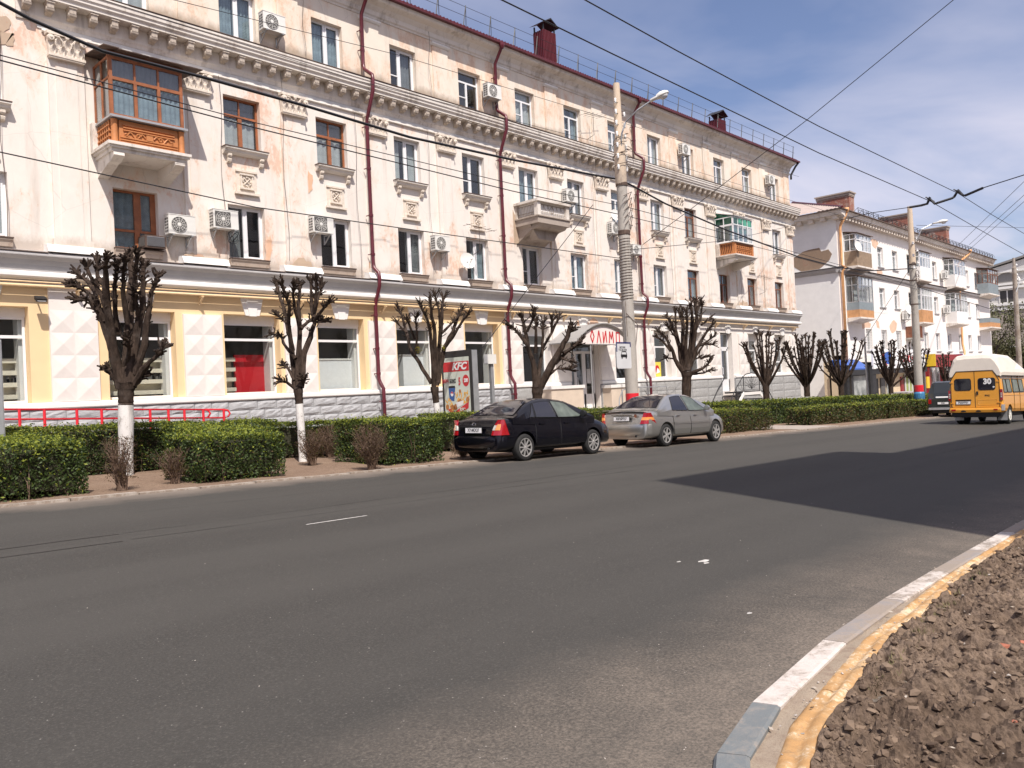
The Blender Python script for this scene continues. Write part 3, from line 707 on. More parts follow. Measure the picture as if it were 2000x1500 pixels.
for px, pz in [(0, 0), (-.09, .1), (.09, .1), (-.09, -.1), (.09, -.1), (0, .14), (0, -.14), (-.12, 0), (.12, 0)]: mb3.lathe([(0, -.05), (.025, -.045), (.042, 0)], (px, -.03, pz), (0, 1, 0), 6)
for a in (.8, 2.35, 3.9, 5.5): mb3.tube([(.03 * math.cos(a), -.05, .03 * math.sin(a)), (.13 * math.cos(a), -.07, .13 * math.sin(a)), (.15 * math.cos(a + .5), -.05, .15 * math.sin(a + .5))], .018, 5)
d_me = None
mb4 = MB(); mb4.prism([(.1, .12), (-.14, .09), (-.14, .05), (-.1, .0), (-.08, -.12), (.1, -.12)], -.03, 1.3); mb4.mi = 1; mb4.box(-.04, 1.31, -.16, .1, .09, .12); l_me = None; M['sill_dirty'] = plaster('sill_dirty', (.46, .38, .31), (.38, .29, .23), (.3, .22, .17), (.16, .12, .1), .55, .8, 61)
for i, L in enumerate(LO):
    if i not in (2, 7, 12, 13):
        if s_me is None: o = mb.build('sill', [M['moulding'], M['rust']], B1, (L, 23.5, 9.58)); s_me = o.data
        else: link('sill', s_me, B1, (L, 23.5, 9.58))
        for q in (.08, 1.18):
            if c_me is None: c_me = mb2.build('sill_bracket', M['relief'], B1, (L + q, 23.5, 9.52)).data
            else: link('sill_bracket', c_me, B1, (L + q, 23.5, 9.52))
    if i not in (2, 7, 12):
        if d_me is None: d_me = mb3.build('medallion', M['relief'], B1, (L + .66, 23.5, 8.72)).data
        else: link('medallion', d_me, B1, (L + .66, 23.5, 8.72))
    if l_me is None: l_me = mb4.build('sill', [M['sill_dirty'], M['rust']], B1, (L, 23.5, 6.12)).data
    else: link('sill', l_me, B1, (L, 23.5, 6.12))
mb = MB(); mb.prism([(-.24, 0), (.24, 0), (.40, .6), (-.40, .6)], -.03, .02, axis='y'); mb.prism([(-.12, -.02), (.12, -.02), (.21, .6), (-.21, .6)], -.06, .02, axis='y'); k0 = None
for x in [L + .645 for L in LO]:
    if 42 < x < 42.5: continue
    if k0 is None: k0 = mb.build('keystone', M['trim_white'], B1, (x, 23.48, 4.44)).data
    else: link('keystone', k0, B1, (x, 23.48, 4.44))
# diamond-cut panels on the piers
mb = MB(); mb.face([(0, 0, 0), (.585, 0, 0), (.2925, -.036, .30)]); mb.face([(.585, 0, 0), (.585, 0, .6), (.2925, -.036, .30)]); mb.face([(.585, 0, .6), (0, 0, .6), (.2925, -.036, .30)]); mb.face([(0, 0, .6), (0, 0, 0), (.2925, -.036, .30)])
pyr = None
for i, c in enumerate(PC):
    c -= .08; b = MB(); b.box(c - .6, c + .6, 23.42, 23.55, 1.94, 5.0 if i == 1 else 4.42); pn = b.build('diamond_panel', M['panel_white'], B1)
    for a in range(2):
        for q in range(4):
            loc = (c - .59 + a * .592, 23.419, 1.97 + q * .61)
            if pyr is None: pyr = mb.build('pyramid_block', M['panel_white'], pn, loc).data
            else: link('pyramid_block', pyr, pn, loc)
# gas pipe on brackets
mb = MB(); mb.tube([(-1, 23.26, 5.0), (20, 23.27, 4.99), (36, 23.26, 5.0), (52.6, 23.27, 4.99)], .042, 8); mb.tube([(-1, 23.26, 5.1), (24.5, 23.27, 5.09)], .02, 6); mb.build('gas_pipe', M['yellow_pipe'], B1, smooth=True)
mb = MB(); mb.box(-.03, .03, -.26, .0, -.09, -.05); mb.obox((0, -.12, -.17), (.025, 0, 0), (0, .13, -.1), (0, .012, .014)); mb.box(-.03, .03, -.03, 0, -.3, -.05); g0 = None
for i in range(15):
    loc = (4.1 + i * 3.42, 23.42, 5.0)
    if g0 is None: g0 = mb.build('pipe_bracket', M['yellow_pipe'], B1, loc).data
    else: link('pipe_bracket', g0, B1, loc)

# windows
wcache = {}
def win_mesh(style, w, h):
    key = (style, round(w, 2), round(h, 2))
    if key in wcache: return wcache[key]
    f = MB(); t = .065
    def bar(x0, x1, z0, z1, d=.06, y=-.03): f.box(x0, x1, y, y + d, z0, z1)
    bar(0, w, 0, t); bar(0, w, h - t, h); bar(0, t, t, h - t); bar(w - t, w, t, h - t)
    panes = []
    if style in ('A', 'A2', 'AG'):
        m = w * (.5 if style != 'A2' else .42); bar(m - .045, m + .045, t, h - t)
        bar(m + .046, m + .09, t, h - t, .05, -.05); bar(w - t - .05, w - t - .001, t + .001, h - t - .001, .05, -.05); bar(m + .09, w - t - .05, t, t + .05, .05, -.05); bar(m + .09, w - t - .05, h - t - .05, h - t - .001, .05, -.05)
        if style == 'A2': bar(t, m - .046, h * .36, h * .36 + .04)
        panes = [(t, m - .045, t, h - t), (m + .09, w - t - .05, t + .05, h - t - .05)]
    elif style == 'B':
        m = w / 2; q = h * .66; bar(t, w - t, q - .04, q + .04); bar(m - .06, m + .06, t, q - .04, .09, -.06); bar(m - .02, m + .02, q + .04, h - t)
        panes = [(t, m - .06, t, q - .04), (m + .06, w - t, t, q - .04), (t, w - t, q + .04, h - t)]
    elif style == 'C':
        m = w * .48; q = h * .74; bar(t, w - t, q - .035, q + .035); bar(m - .045, m + .045, t, q - .035); bar(t, m - .045, q * .5 - .02, q * .5 + .02)
        panes = [(t, m - .045, t, q - .035), (m + .045, w - t, t, q - .035), (t, w - t, q + .035, h - t)]
    elif style == 'S':
        q = h * .77; bar(t, w - t, q - .04, q + .04); panes = [(t, w - t, t, q - .04), (t, w - t, q + .04, h - t)]
    elif style == 'S3':
        q = h * .70; m = w * .36; bar(t, w - t, q - .04, q + .04); bar(m - .03, m + .03, h * .36, q - .04); bar(t, w - t, h * .33, h * .37)
        panes = [(t, w - t, t, h * .33), (t, m - .03, h * .37, q - .04), (m + .03, w - t, h * .37, q - .04), (t, w - t, q + .04, h - t)]
    elif style == 'D':
        m = w * .56; bar(m - .07, m + .07, t, h - t, .08, -.05); bar(t, m - .07, h * .3, h * .3 + .07); bar(m + .07, w - t, h * .3, h * .3 + .07)
        bar(m + .07, m + .13, h * .3 + .07, h - t); bar(w - t - .08, w - t, h * .3 + .07, h - t)
        panes = [(t, m - .07, t, h * .3), (t, m - .07, h * .3 + .07, h - t), (m + .13, w - t - .08, h * .3 + .07, h - t), (m + .07, w - t, t, h * .3)]
    me = bpy.data.meshes.new('window'); me.from_pydata(f.v, [], f.f)
    pm = []
    for a, b, c, d in panes:
        g = MB(); g.box(a - .01, b + .01, .0, .006, c - .01, d + .01); q = bpy.data.meshes.new('pane'); q.from_pydata(g.v, [], g.f); pm.append(q)
    wcache[key] = (me, pm); return wcache[key]
def curtain_mesh(w, h, side, key=[0]):
    mb = MB(); rows = []; n = 16; ph = random.uniform(0, 6)
    for i in range(n + 1):
        x = w * i / n; rows.append([(x, .03 * math.sin(i * 1.9 + ph), z) for z in (0, h)])
    mb.grid(rows); me = bpy.data.meshes.new('curtain'); me.from_pydata(mb.v, [], mb.f); me.polygons.foreach_set('use_smooth', [True] * len(me.polygons)); return me
mcache = {}
def mat_mesh(me, m):
    k = (me.name, m.name)
    if k not in mcache:
        c = me.copy(); c.materials.clear(); c.materials.append(m); mcache[k] = c
    return mcache[k]
def window(parent, x, z, w, h, style, frame, y=23.72, curtains=(), gl='glass', axis=None):
    me, panes = win_mesh(style, w, h)
    o = link('window', mat_mesh(me, M[frame]), parent, (x, y, z))
    for p in panes: link('pane', mat_mesh(p, M[gl]), o)
    for (a, b, c, d, m) in curtains:
        cm = curtain_mesh((b - a) * w, (d - c) * h, 0); cm.materials.append(M[m]); link('curtain', cm, o, (a * w, .12 + .02 * random.random(), c * h))
    return o
def rand_cur():
    r = random.random()
    if r < .22: return ()
    m = random.choice(['curtain', 'curtain', 'curtain_grey', 'curtain_blue'])
    if r < .5: return ((.02, .98, 0, 1, m),)
    if r < .75: return ((.02, .40, 0, 1, m), (.72, .98, 0, 1, m))
    return ((.45, .98, 0, 1, m),)
F2S = {0: ('A', 'pvc'), 1: ('A', 'pvc'), 2: ('D', 'wood_orange'), 3: ('A', 'pvc'), 4: ('A', 'pvc'), 5: ('A', 'pvc'), 6: ('A', 'pvc'), 7: ('A2', 'pvc'), 8: ('A2', 'pvc'), 9: ('A2', 'pvc'), 10: ('A2', 'pvc'), 11: ('C', 'wood_brown'), 12: ('B', 'wood_brown'), 13: ('C', 'wood_brown'), 14: ('C', 'wood_brown')}
F3S = {0: ('A', 'pvc'), 1: ('A', 'pvc'), 3: ('B', 'wood_orange'), 4: ('B', 'wood_orange'), 5: ('A', 'pvc'), 6: ('A2', 'pvc'), 8: ('A', 'pvc'), 9: ('C', 'pvc'), 10: ('A2', 'pvc'), 11: ('C', 'wood_brown'), 14: ('A', 'pvc')}
F4S = {0: 'A', 1: 'A', 2: 'A', 3: 'A', 4: 'A', 5: 'A2', 6: 'C', 7: 'C', 8: 'C', 9: 'C', 10: 'A2', 11: 'A', 12: 'C', 13: 'C', 14: 'A'}
for i, L in enumerate(LO):
    s, f = F2S[i]; c = rand_cur()
    if i == 3: c = ((.02, .42, 0, 1, 'curtain_grey'),)
    window(B1, L, 6.25, W0, 1.70, s, f, curtains=c)
    if i in F3S:
        s, f = F3S[i]; c = rand_cur()
        if i in (3, 4): c = ((.05, .95, .0, .62, 'curtain'), (.05, .95, .66, .98, 'curtain_grey'))
        window(B1, L, 9.73, W0, 1.69, s, f, curtains=c)
    elif i in (2, 7, 12): window(B1, L, 8.97, W0, 2.45, 'A', 'wood_orange' if i == 2 else 'pvc', curtains=((.02, .98, 0, 1, 'curtain_blue'),))
    c = ((.02, .45, 0, 1, 'curtain_blue'), (.5, .98, 0, 1, 'curtain_blue')) if i in (3, 4) else rand_cur()
    window(B1, L, 13.2, W0, 1.68, F4S[i], 'pvc', curtains=c)
for i, L in enumerate(LO):
    if L < 24: window(B1, L - .30, 1.95, 1.89, 2.27, 'S', 'pvc', y=23.86, gl='glass_clear')
mb = MB()
for i, L in enumerate(LO):
    if L < 24: mb = MB(); mb.box(L - .31, L + 1.6, 23.80, 23.95, 4.22, 4.47); mb.build('shutter_box', M['trim_white'], B1)
for a, b in gw: mb = MB(); mb.box(a, b, 23.80, 23.95, 4.10, 4.47); mb.build('shutter_box', M['trim_white'], B1)
for L in LO:
    if L < 24: mb = MB(); mb.box(L + 1.45, L + 2.6, 23.952, 24.35, 1.7, 4.9); mb.build('inner_pier', M['trim_white'], B1)
for n, (a, b) in enumerate(gw): window(B1, a + .01, 1.95, b - a - .02, 2.15, 'S3' if n > 3 else 'S', 'pvc', y=23.86, curtains=((.0, 1, 0, .97, 'curtain_grey'),) if n > 3 else (), gl='glass')

# downpipes
def downpipe(x, y_off=0):
    mb = MB(); pts = [(x - .02, 22.84, 16.12), (x - .01, 22.95, 15.95), (x, 23.30, 15.5), (x, 23.33, 13.7), (x, 23.28, 13.5), (x, 22.83, 13.16), (x, 22.80, 13.0), (x, 22.82, 12.6), (x, 23.22, 11.75), (x, 23.28, 11.55), (x, 23.29, 6.5), (x, 23.25, 6.3), (x + .02, 23.02, 6.1), (x + .02, 22.99, 5.9), (x + .02, 23.02, 5.6), (x, 23.24, 5.1), (x, 23.28, 4.9), (x, 23.28, 2.3), (x + .02, 23.22, 2.15), (x + .05, 23.1, 1.95), (x + .05, 23.1, gz(x, 23) + .25)]
    mb.tube(pts, .068, 10); o = mb.build('downpipe', M['pipe_red'], B1, smooth=True)
    mb = MB()
    for z in (14.9, 14.2, 11.4, 9.9, 8.2, 6.8, 4.6, 3.4, 2.5, 1.5):
        yy = 23.1 if z < 1.9 else 23.33 if z > 13 else 23.285; xx = x + (.05 if z < 1.9 else 0); mb.lathe([(.068, -.05), (.084, -.045), (.084, .045), (.068, .05)], (xx, yy, z), n=10); mb.tube([(xx - .08, yy, z), (xx - .1, yy + .15, z)], .02, 5)
    mb.lathe([(.07, -.1), (.12, .02), (.13, .12), (.11, .12)], (x - .02, 22.84, 16.1), n=10)
    mb.build('pipe_clamp', M['pipe_red'], o)
for x in (17.38, 24.22, 34.28): downpipe(x)
mb = MB(); mb.tube([(53.1, 22.9, 16.2), (52.95, 23.05, 15.95), (52.75, 23.3, 15.4), (52.72, 23.3, 15.1)], .07, 8); mb.build('downpipe', M['black_metal'], B1, smooth=True)

# balcony one: carved orange railing with wooden winter windows above
def slab_prof(mb, x0, x1, yf, zt, t=.2, mould=.1):
    for k, (d, a, b) in enumerate(((0, 0, .35), (.05, .35, .6), (.11, .6, 1))): mb.box(x0 + d, x1 - d, yf + d, 23.49, zt - t * b, zt - t * a - .001)
def bracket_pair(mb, xs, yf, z, dz=.5, w=.28):
    for x in xs: mb.prism([(23.5, z), (yf + .12, z), (yf + .1, z - .1), (yf + .35, z - .22), (yf + .55, z - .24), (23.2, z - dz * .8), (23.5, z - dz)], x - w / 2, x + w / 2)
def side_glaze(par, x, y0, y1, z0, z1, frame, gl, split=None, mid=1):
    mb = MB(); s = .05
    mb.box(x - .03, x + .03, y0, y1, z0, z0 + s); mb.box(x - .03, x + .03, y0, y1, z1 - s, z1)
    for k in range(mid + 2): y = y0 + (y1 - y0 - s) * k / (mid + 1); mb.box(x - .028, x + .028, y, y + s, z0, z1)
    if split: mb.box(x - .029, x + .029, y0, y1, split, split + .05)
    mb.build('window_frame', M[frame], par); mb = MB(); mb.box(x - .004, x + .004, y0, y1, z0, z1); mb.build('pane', M[gl], par)
def front_glaze(par, y, x0, x1, z0, z1, n, split, frame, gl, gl2=None, s=.06):
    mb = MB(); mb.box(x0, x1, y - .03, y + .03, z0, z0 + s); mb.box(x0, x1, y - .03, y + .03, z1 - s, z1); mb.box(x0, x1, y - .035, y + .035, split - s / 2, split + s / 2)
    for k in range(n + 1):
        x = x0 + (x1 - x0 - s) * k / n; mb.box(x, x + s, y - .04 if 0 < k < n else y - .032, y + .032, z0, z1 if k in (0, n) else split)
        mb.box(x + s * .2, x + s * .8, y - .028, y + .028, split, z1)
    mb.build('window_frame', M[frame], par)
    for k in range(n):
        a = x0 + (x1 - x0) * k / n; b = x0 + (x1 - x0) * (k + 1) / n
        mb = MB(); mb.box(a + .02, b - .02, y - .004, y + .004, z0, split); mb.build('pane', M[gl], par)
        mb = MB(); mb.box(a + .02, b - .02, y - .004, y + .004, split, z1); mb.build('pane', M[gl2 or gl], par)
bal = link('balcony', None, B1)
yf = 22.16; bx0, bx1 = 8.06, 10.32
mb = MB(); slab_prof(mb, bx0, bx1, yf, 8.86, .24); bracket_pair(mb, (bx0 + .3, bx1 - .3), yf, 8.62, .48); mb.box(bx0, bx0 + .18, 23.3, 23.5, 8.86, 9.62)
mb.build('slab', M['moulding'], bal)
mb = MB(); x0, x1 = bx0 + .14, bx1 - .12; y0 = yf + .12
mb.box(x0 + .2, x1 - .2, y0 + .03, y0 + .10, 8.86, 9.5)
for z in (8.88, 8.95, 9.02): mb.box(x0 + .22, x1 - .22, y0 - .01, y0 + .03, z, z + .035)
for z in (9.22, 9.29, 9.36): mb.box(x0 + .30, x1 - .30, y0 - .01, y0 + .03, z, z + .028)
xm = (x0 + x1) / 2
for sgn in (-1, 1):
    pts = [(xm + sgn * (.12 + .11 * t + (.0)), y0 + .01, 9.12 + .075 * math.sin(t * 2.2)) for t in [q * .35 for q in range(14)]]
    mb.tube(pts, .022, 5)
    for cx, cz, tr in ((.30, 9.13, 1), (.62, 9.10, -1)):
        mb.tube([(xm + sgn * cx + (.07 - .004 * a) * math.cos(a * .6 * tr), y0, cz + (.07 - .004 * a) * math.sin(a * .6 * tr)) for a in range(14)], .018, 5)
mb.box(xm - .09, xm + .09, y0 - .01, y0 + .03, 9.04, 9.2)
for k in range(7): mb.box(x0 - .0, x0 + .05, y0 + .2 + k * .15, y0 + .27 + k * .15, 8.88, 9.5)
for z in (8.9, 9.05, 9.2, 9.35): mb.box(x0 - .02, x0 + .06, y0 + .16, 23.4, z, z + .03)
mb.box(x1 - .06, x1, y0 + .16, 23.4, 8.87, 9.5)
mb.build('railing', M['orange_paint'], bal)
mb = MB()
for x in (x0 + .09, x1 - .09): mb.lathe([(.09, 0), (.095, .05), (.085, .1), (.085, .6), (.095, .64)], (x, y0 + .06, 8.86), n=12)
mb.build('railing_post', M['orange_paint'], bal, smooth=True)
mb = MB(); mb.box(x0 - .06, x1 + .05, y0 - .12, y0 + .2, 9.52, 9.58); mb.box(x0 - .06, x0 + .14, y0 + .2, 23.48, 9.52, 9.58); mb.build('ledge', M['metal_grey'], bal)
front_glaze(bal, y0 + .06, x0 + .0, x1, 9.58, 11.22, 3, 10.62, 'wood_orange', 'glass', s=.085)
side_glaze(bal, x0 + .02, y0 + .05, 23.45, 9.58, 11.22, 'wood_orange', 'glass', 10.62, 1)
side_glaze(bal, x1 - .02, y0 + .05, 23.45, 9.58, 11.22, 'wood_orange', 'glass', 10.62, 1)
for k in range(3):
    cm = curtain_mesh(.66, 1.0, 0); cm.materials.append(M['curtain_blue']); link('curtain', cm, bal, (x0 + .06 + k * .68, y0 + .16, 9.62))
    cm = curtain_mesh(.66, .5, 0); cm.materials.append(M['curtain_grey']); link('curtain', cm, bal, (x0 + .06 + k * .68, y0 + .16, 10.68))
mb = MB(); mb.box(x0 - .03, x1 + .03, y0 - .02, y0 + .1, 11.22, 11.33); mb.build('window_frame', M['wood_brown'], bal)
mb = MB()
for k in range(7):
    a = x0 - .22 + k * .385; z = random.uniform(-.012, .012); mb.obox((a + .19, (y0 + 23.4) / 2 - .06, 11.42 + z), (.2, 0, 0), (0, .80, .10), (0, -.001, .012))
mb.build('balcony_roof', M['rust'], bal)

# balcony two: open, chamfered, with concrete posts
bal = link('balcony', None, B1); x0, x1, yf = 25.12, 27.2, 22.1
mb = MB(); mb.box(x0, x1, yf, 23.49, 8.68, 8.95); mb.box(x0 - .05, x1 + .05, yf - .05, 23.49, 8.95, 9.0)
mb.prism([(x0 + .05, 8.679), (x1 - .05, 8.679), (x1 - .45, 8.2), (x1 - .55, 8.1), (x0 + .55, 8.1), (x0 + .45, 8.2)], yf + .5, 23.5, axis='y'); mb.prism([(23.5, 8.675), (yf + .02, 8.675), (yf + .15, 8.55), (yf + .5, 8.5), (23.5, 8.0)], x0 + .15, x1 - .15)
mb.build('slab', M['concrete_dark'], bal)
mb = MB()
for x in (x0 + .1, x1 - .1):
    mb.box(x - .1, x + .1, yf, yf + .2, 9.0, 9.58); mb.box(x - .1, x + .1, 23.32, 23.49, 9.0, 9.58)
mb.box(x0 - .08, x1 + .08, yf - .08, yf + .24, 9.58, 9.68); mb.box(x0 - .08, x0 + .26, yf + .24, 23.49, 9.58, 9.68); mb.box(x1 - .26, x1 + .08, yf + .24, 23.49, 9.58, 9.68)
mb.build('parapet', M['moulding'], bal)
mb = MB(); y = yf + .1
for z in (9.08, 9.18, 9.5): mb.tube([(x0 + .2, y, z), (x1 - .2, y, z)], .012, 4); mb.tube([(x0 + .1, yf + .2, z), (x0 + .1, 23.35, z)], .012, 4)
for k in range(12):
    x = x0 + .28 + k * .14; mb.tube([(x, y, 9.1), (x + .05, y, 9.3), (x + (.12 if k % 2 else -.1), y, 9.5)], .011, 4); yy = yf + .28 + k * .09; mb.tube([(x0 + .1, yy, 9.08), (x0 + .1, yy + .03, 9.5)], .011, 4)
mb.lathe([(.11, -.01), (.13, 0), (.11, .01)], ((x0 + x1) / 2, y, 9.32), (0, 1, 0), 12)
mb.build('railing', M['concrete_dark'], bal)
mb = MB(); mb.box(x0 + .2, x1 - .2, yf + .13, yf + .14, 9.02, 9.56); mb.box(x0 + .13, x0 + .14, yf + .2, 23.3, 9.02, 9.56); mb.build('railing_screen', M['trim_white'], bal)

# balcony three: carved orange railing, green and white glazing
bal = link('balcony', None, B1); x0, x1, yf = 42.2, 44.75, 22.15
mb = MB(); slab_prof(mb, x0 - .05, x1 + .1, yf - .05, 8.92, .2); bracket_pair(mb, (x0 + .3, x1 - .3), yf, 8.7, .5); mb.box(x0, x0 + .16, 23.2, 23.5, 8.92, 9.62); mb.build('slab', M['moulding'], bal)
mb = MB(); a, b, y = x0 + .12, x1 - .1, yf + .12
for x in (a + .02, b - .2): mb.box(x, x + .18, y - .02, y + .16, 8.92, 9.62)
for z in (8.95, 9.56): mb.box(a + .2, b - .2, y, y + .06, z, z + .05); mb.box(a, a + .06, y + .16, 23.3, z, z + .05)
for k in range(9):
    x = a + .24 + k * .235; mb.tube([(x, y + .03, 9.0), (x + .1, y + .02, 9.15), (x, y + .03, 9.3), (x + .1, y + .02, 9.45), (x, y + .03, 9.56)], .03, 5)
    yy = y + .22 + k * .11; mb.tube([(a + .03, yy, 9.0), (a + .03, yy + .05, 9.3), (a + .03, yy, 9.56)], .022, 5)
for z in (9.1, 9.2, 9.3, 9.42): mb.box(a + .2, b - .2, y + .015, y + .045, z, z + .03)
mb.build('railing', M['orange_paint'], bal)
mb = MB(); mb.box(a + .2, b - .2, y + .1, y + .12, 8.95, 9.6); mb.box(a + .08, a + .1, y + .16, 23.4, 8.95, 9.6); mb.build('railing_screen', M['wood_brown'], bal)
mb = MB(); mb.box(a - .06, b + .06, y - .1, y + .2, 9.63, 9.68); mb.box(a - .06, a + .16, y + .2, 23.48, 9.63, 9.68); mb.build('ledge', M['trim_white'], bal)
front_glaze(bal, y + .04, a, b, 9.68, 11.12, 4, 10.66, 'pvc', 'glass', 'glass_green', s=.05)
side_glaze(bal, a + .02, y + .05, 23.45, 9.68, 10.64, 'pvc', 'glass', None, 1); side_glaze(bal, a + .02, y + .05, 23.45, 10.641, 11.12, 'pvc', 'glass_green', None, 1)
mb = MB(); mb.prism([(y + .05, 11.12), (23.45, 11.12), (23.45, 11.44)], a + .012, a + .02); mb.build('pane', M['glass_green'], bal)
mb = MB(); mb.prism([(y - .08, 11.13), (23.48, 11.47), (23.48, 11.5), (y - .08, 11.16)], a - .05, b + .1); mb.build('balcony_roof', M['metal_grey'], bal)
cm = curtain_mesh(2.2, .95, 0); cm.materials.append(M['curtain_blue']); link('curtain', cm, bal, (a + .1, y + .3, 9.7))

# loose cables running down the plaster, bare patches, rods on the wall
rn = random.Random(12)
for x, za, zb_ in ((5.9, 12.0, 6.2), (11.85, 11.9, 6.4), (14.02, 12.6, 6.3), (15.0, 16, 13.2), (16.9, 11.9, 5.9), (20.3, 11.9, 6.3), (20.6, 16, 13.1), (27.3, 11.9, 8.0), (30.6, 11.9, 6.1), (37.3, 11.9, 6.1), (41.2, 16, 13.2), (45.0, 11.9, 6.0), (48.0, 11.9, 6.1)):
    mb = MB(); mb.tube([(x + .05 * math.sin(q * 1.3), 23.36, za + (zb_ - za) * q / 7) for q in range(8)], .008, 4); mb.build('cable', M['rust'], B1)
mb = MB(); mb.tube([(12.0, 23.3, 7.3), (12.05, 23.28, 6.8), (12.0, 23.3, 6.25)], .014, 4)
for k in range(4): mb.tube([(12.05 + (.14 + .02 * k) * math.cos(a * .55), 23.25, 6.85 + (.15 + .02 * k) * math.sin(a * .55 + k)) for a in range(13)], .008, 4)
mb.build('cable', M['black_metal'], B1)
def patch(pts, m_, y, nm='bare_patch'):
    P = [on_y(a, b, y) for a, b in pts]; Q = []
    for a, b in zip(P, P[1:] + P[:1]):
        for f in (0, .33, .66): p = a.lerp(b, f); Q.append((p.x + rn.uniform(-.05, .05), p.z + rn.uniform(-.05, .05)))
    mb = MB(); mb.prism(Q, y - .006, y + .02, axis='y'); mb.build(nm, M[m_], B1)
M['bare_tan'] = plaster('bare_tan', (.50, .38, .28), (.44, .33, .25), (.5, .28, .19), (.25, .19, .15), .56, .7, 71)
M['old_pink'] = plaster('old_pink', (.72, .46, .31), (.74, .56, .44), (.6, .36, .24), (.4, .3, .24), .56, .5, 72)
patch([(-6, 28), (14, 34), (24, 48), (22, 58), (-6, 60)], 'bare_tan', 23.49); patch([(-4, 62), (26, 62), (28, 76), (22, 90), (2, 86), (-6, 90)], 'bare_tan', 23.49)
patch([(722, 513), (738, 512), (742, 528), (735, 546), (722, 540)], 'bare_tan', 23.48); patch([(1127, 628), (1146, 626), (1153, 636), (1140, 648), (1128, 646)], 'old_pink', 23.49); patch([(1153, 625), (1160, 622), (1174, 637), (1170, 640), (1152, 637)], 'old_pink', 23.49)
patch([(519, 470), (529, 460), (532, 490), (526, 520), (519, 505)], 'old_pink', 23.49); patch([(600, 330), (612, 345), (610, 372), (600, 380)], 'old_pink', 23.49)
patch([(1000, 410), (1010, 428), (1016, 470), (1003, 480), (996, 450)], 'bare_tan', 23.41)
for x in [c for c in PC if c > 0]:
    if rn.random() < .35: continue
    x += rn.uniform(-.3, .3); w_ = rn.uniform(.2, .6); h_ = rn.uniform(.08, .32); mb = MB(); Q = [(x - w_, 6.17)] + [(x - w_ + 2 * w_ * k / 9 + rn.uniform(-.04, .04), 6.19 + h_ * rn.uniform(.25, 1.2) * math.sin(math.pi * k / 9) ** .5) for k in range(1, 9)] + [(x + w_, 6.17)]; mb.prism(Q, 23.372, 23.40, axis='y'); mb.build('bare_patch', M['bare_tan'], B1)
# ------------------------------------------------------------------ entrances of the long house
def g(x, y): return gz(x, y) + .04
# canopy with the arched sign
cx0, cx1, cyf = 27.02, 31.2, 22.0
CAN = thing('entrance_canopy', 'arched grey entrance canopy with ОЛИМП in red letters above the glass door', 'canopy')
def arch(t): # t 0..1 across
    return (cx0 + (cx1 - cx0) * t, 3.62 + .86 * math.sin(math.pi * t) ** .8)
M['canopy_grey'] = mat('canopy_grey', (.33, .32, .31), .5, var=.1, scale=2)
mb = MB(); rows = [[(arch(i / 24)[0], y, arch(i / 24)[1]) for i in range(25)] for y in (cyf - .12, 23.49)]
mb.grid(rows); mb.grid([[(p[0], p[1], p[2] + .04) for p in r] for r in rows])
for r in (0, 1): mb.grid([rows[r], [(p[0], p[1], p[2] + .04) for p in rows[r]]])
mb.build('canopy_roof', M['canopy_grey'], CAN)
mb = MB(); poly = [(cx0 + .14, 3.56), (cx1 - .14, 3.56)] + [(cx0 + .14 + (cx1 - cx0 - .28) * t, 3.56 + .80 * math.sin(math.pi * t) ** .8) for t in [1 - q / 20 for q in range(1, 20)]]
mb.prism(poly, cyf, cyf + .06, axis='y'); M['sign_cream'] = plaster('sign_cream', (.82, .74, .70), (.75, .42, .28), (.7, .4, .25), (.5, .4, .35), .66, .2, 14)
sg = mb.build('sign_board', M['sign_cream'], CAN)
# letters drawn in angular strokes
def strokes(segs, o, s, th, y, m, par, slant=.0):
    mb = MB()
    for a in segs:
        for p, q in zip(a, a[1:]):
            P = Vector((o[0] + s * (p[0] + slant * p[1]), y, o[1] + s * p[1])); Q = Vector((o[0] + s * (q[0] + slant * q[1]), y, o[1] + s * q[1])); d = (Q - P)
            nn = Vector((-d.z, 0, d.x)).normalized() * th / 2; e = d.normalized() * th * .3
            mb.obox((P + Q) / 2, d / 2 + e, (0, .012, 0), nn)
    return mb.build('letter', m, par)
lw = .52; ox = cx0 + 1.12
LET = [[[(.25, 0), (0, .55), (.25, 1.1), (.5, .55), (.25, 0)]], [[(0, 0), (.3, 1.05), (.55, 0)]], [[(0, .95), (.04, 0), (.42, 1.05), (.5, .05)]], [[(0, 0), (.12, 1), (.34, .35), (.56, 1), (.66, 0)]], [[(0, 0), (.04, .95), (.5, .95), (.52, 0)]]]
for k, L_ in enumerate(LET): strokes(L_, (ox + [0, .56, 1.12, 1.66, 2.32][k] * .82, 3.63), .50, .045, cyf - .012, M['red_print'], sg)
mb = MB()
for x in (cx0 + 1.15, cx1 - .1): mb.tube([(x, cyf + .05, 3.58), (x, cyf + .05, g(x, cyf))], .03, 6)
mb.tube([(cx0 + .1, cyf + .03, 3.55), (cx1 - .1, cyf + .03, 3.55)], .03, 6)
mb.build('canopy_post', M['metal_grey'], CAN)
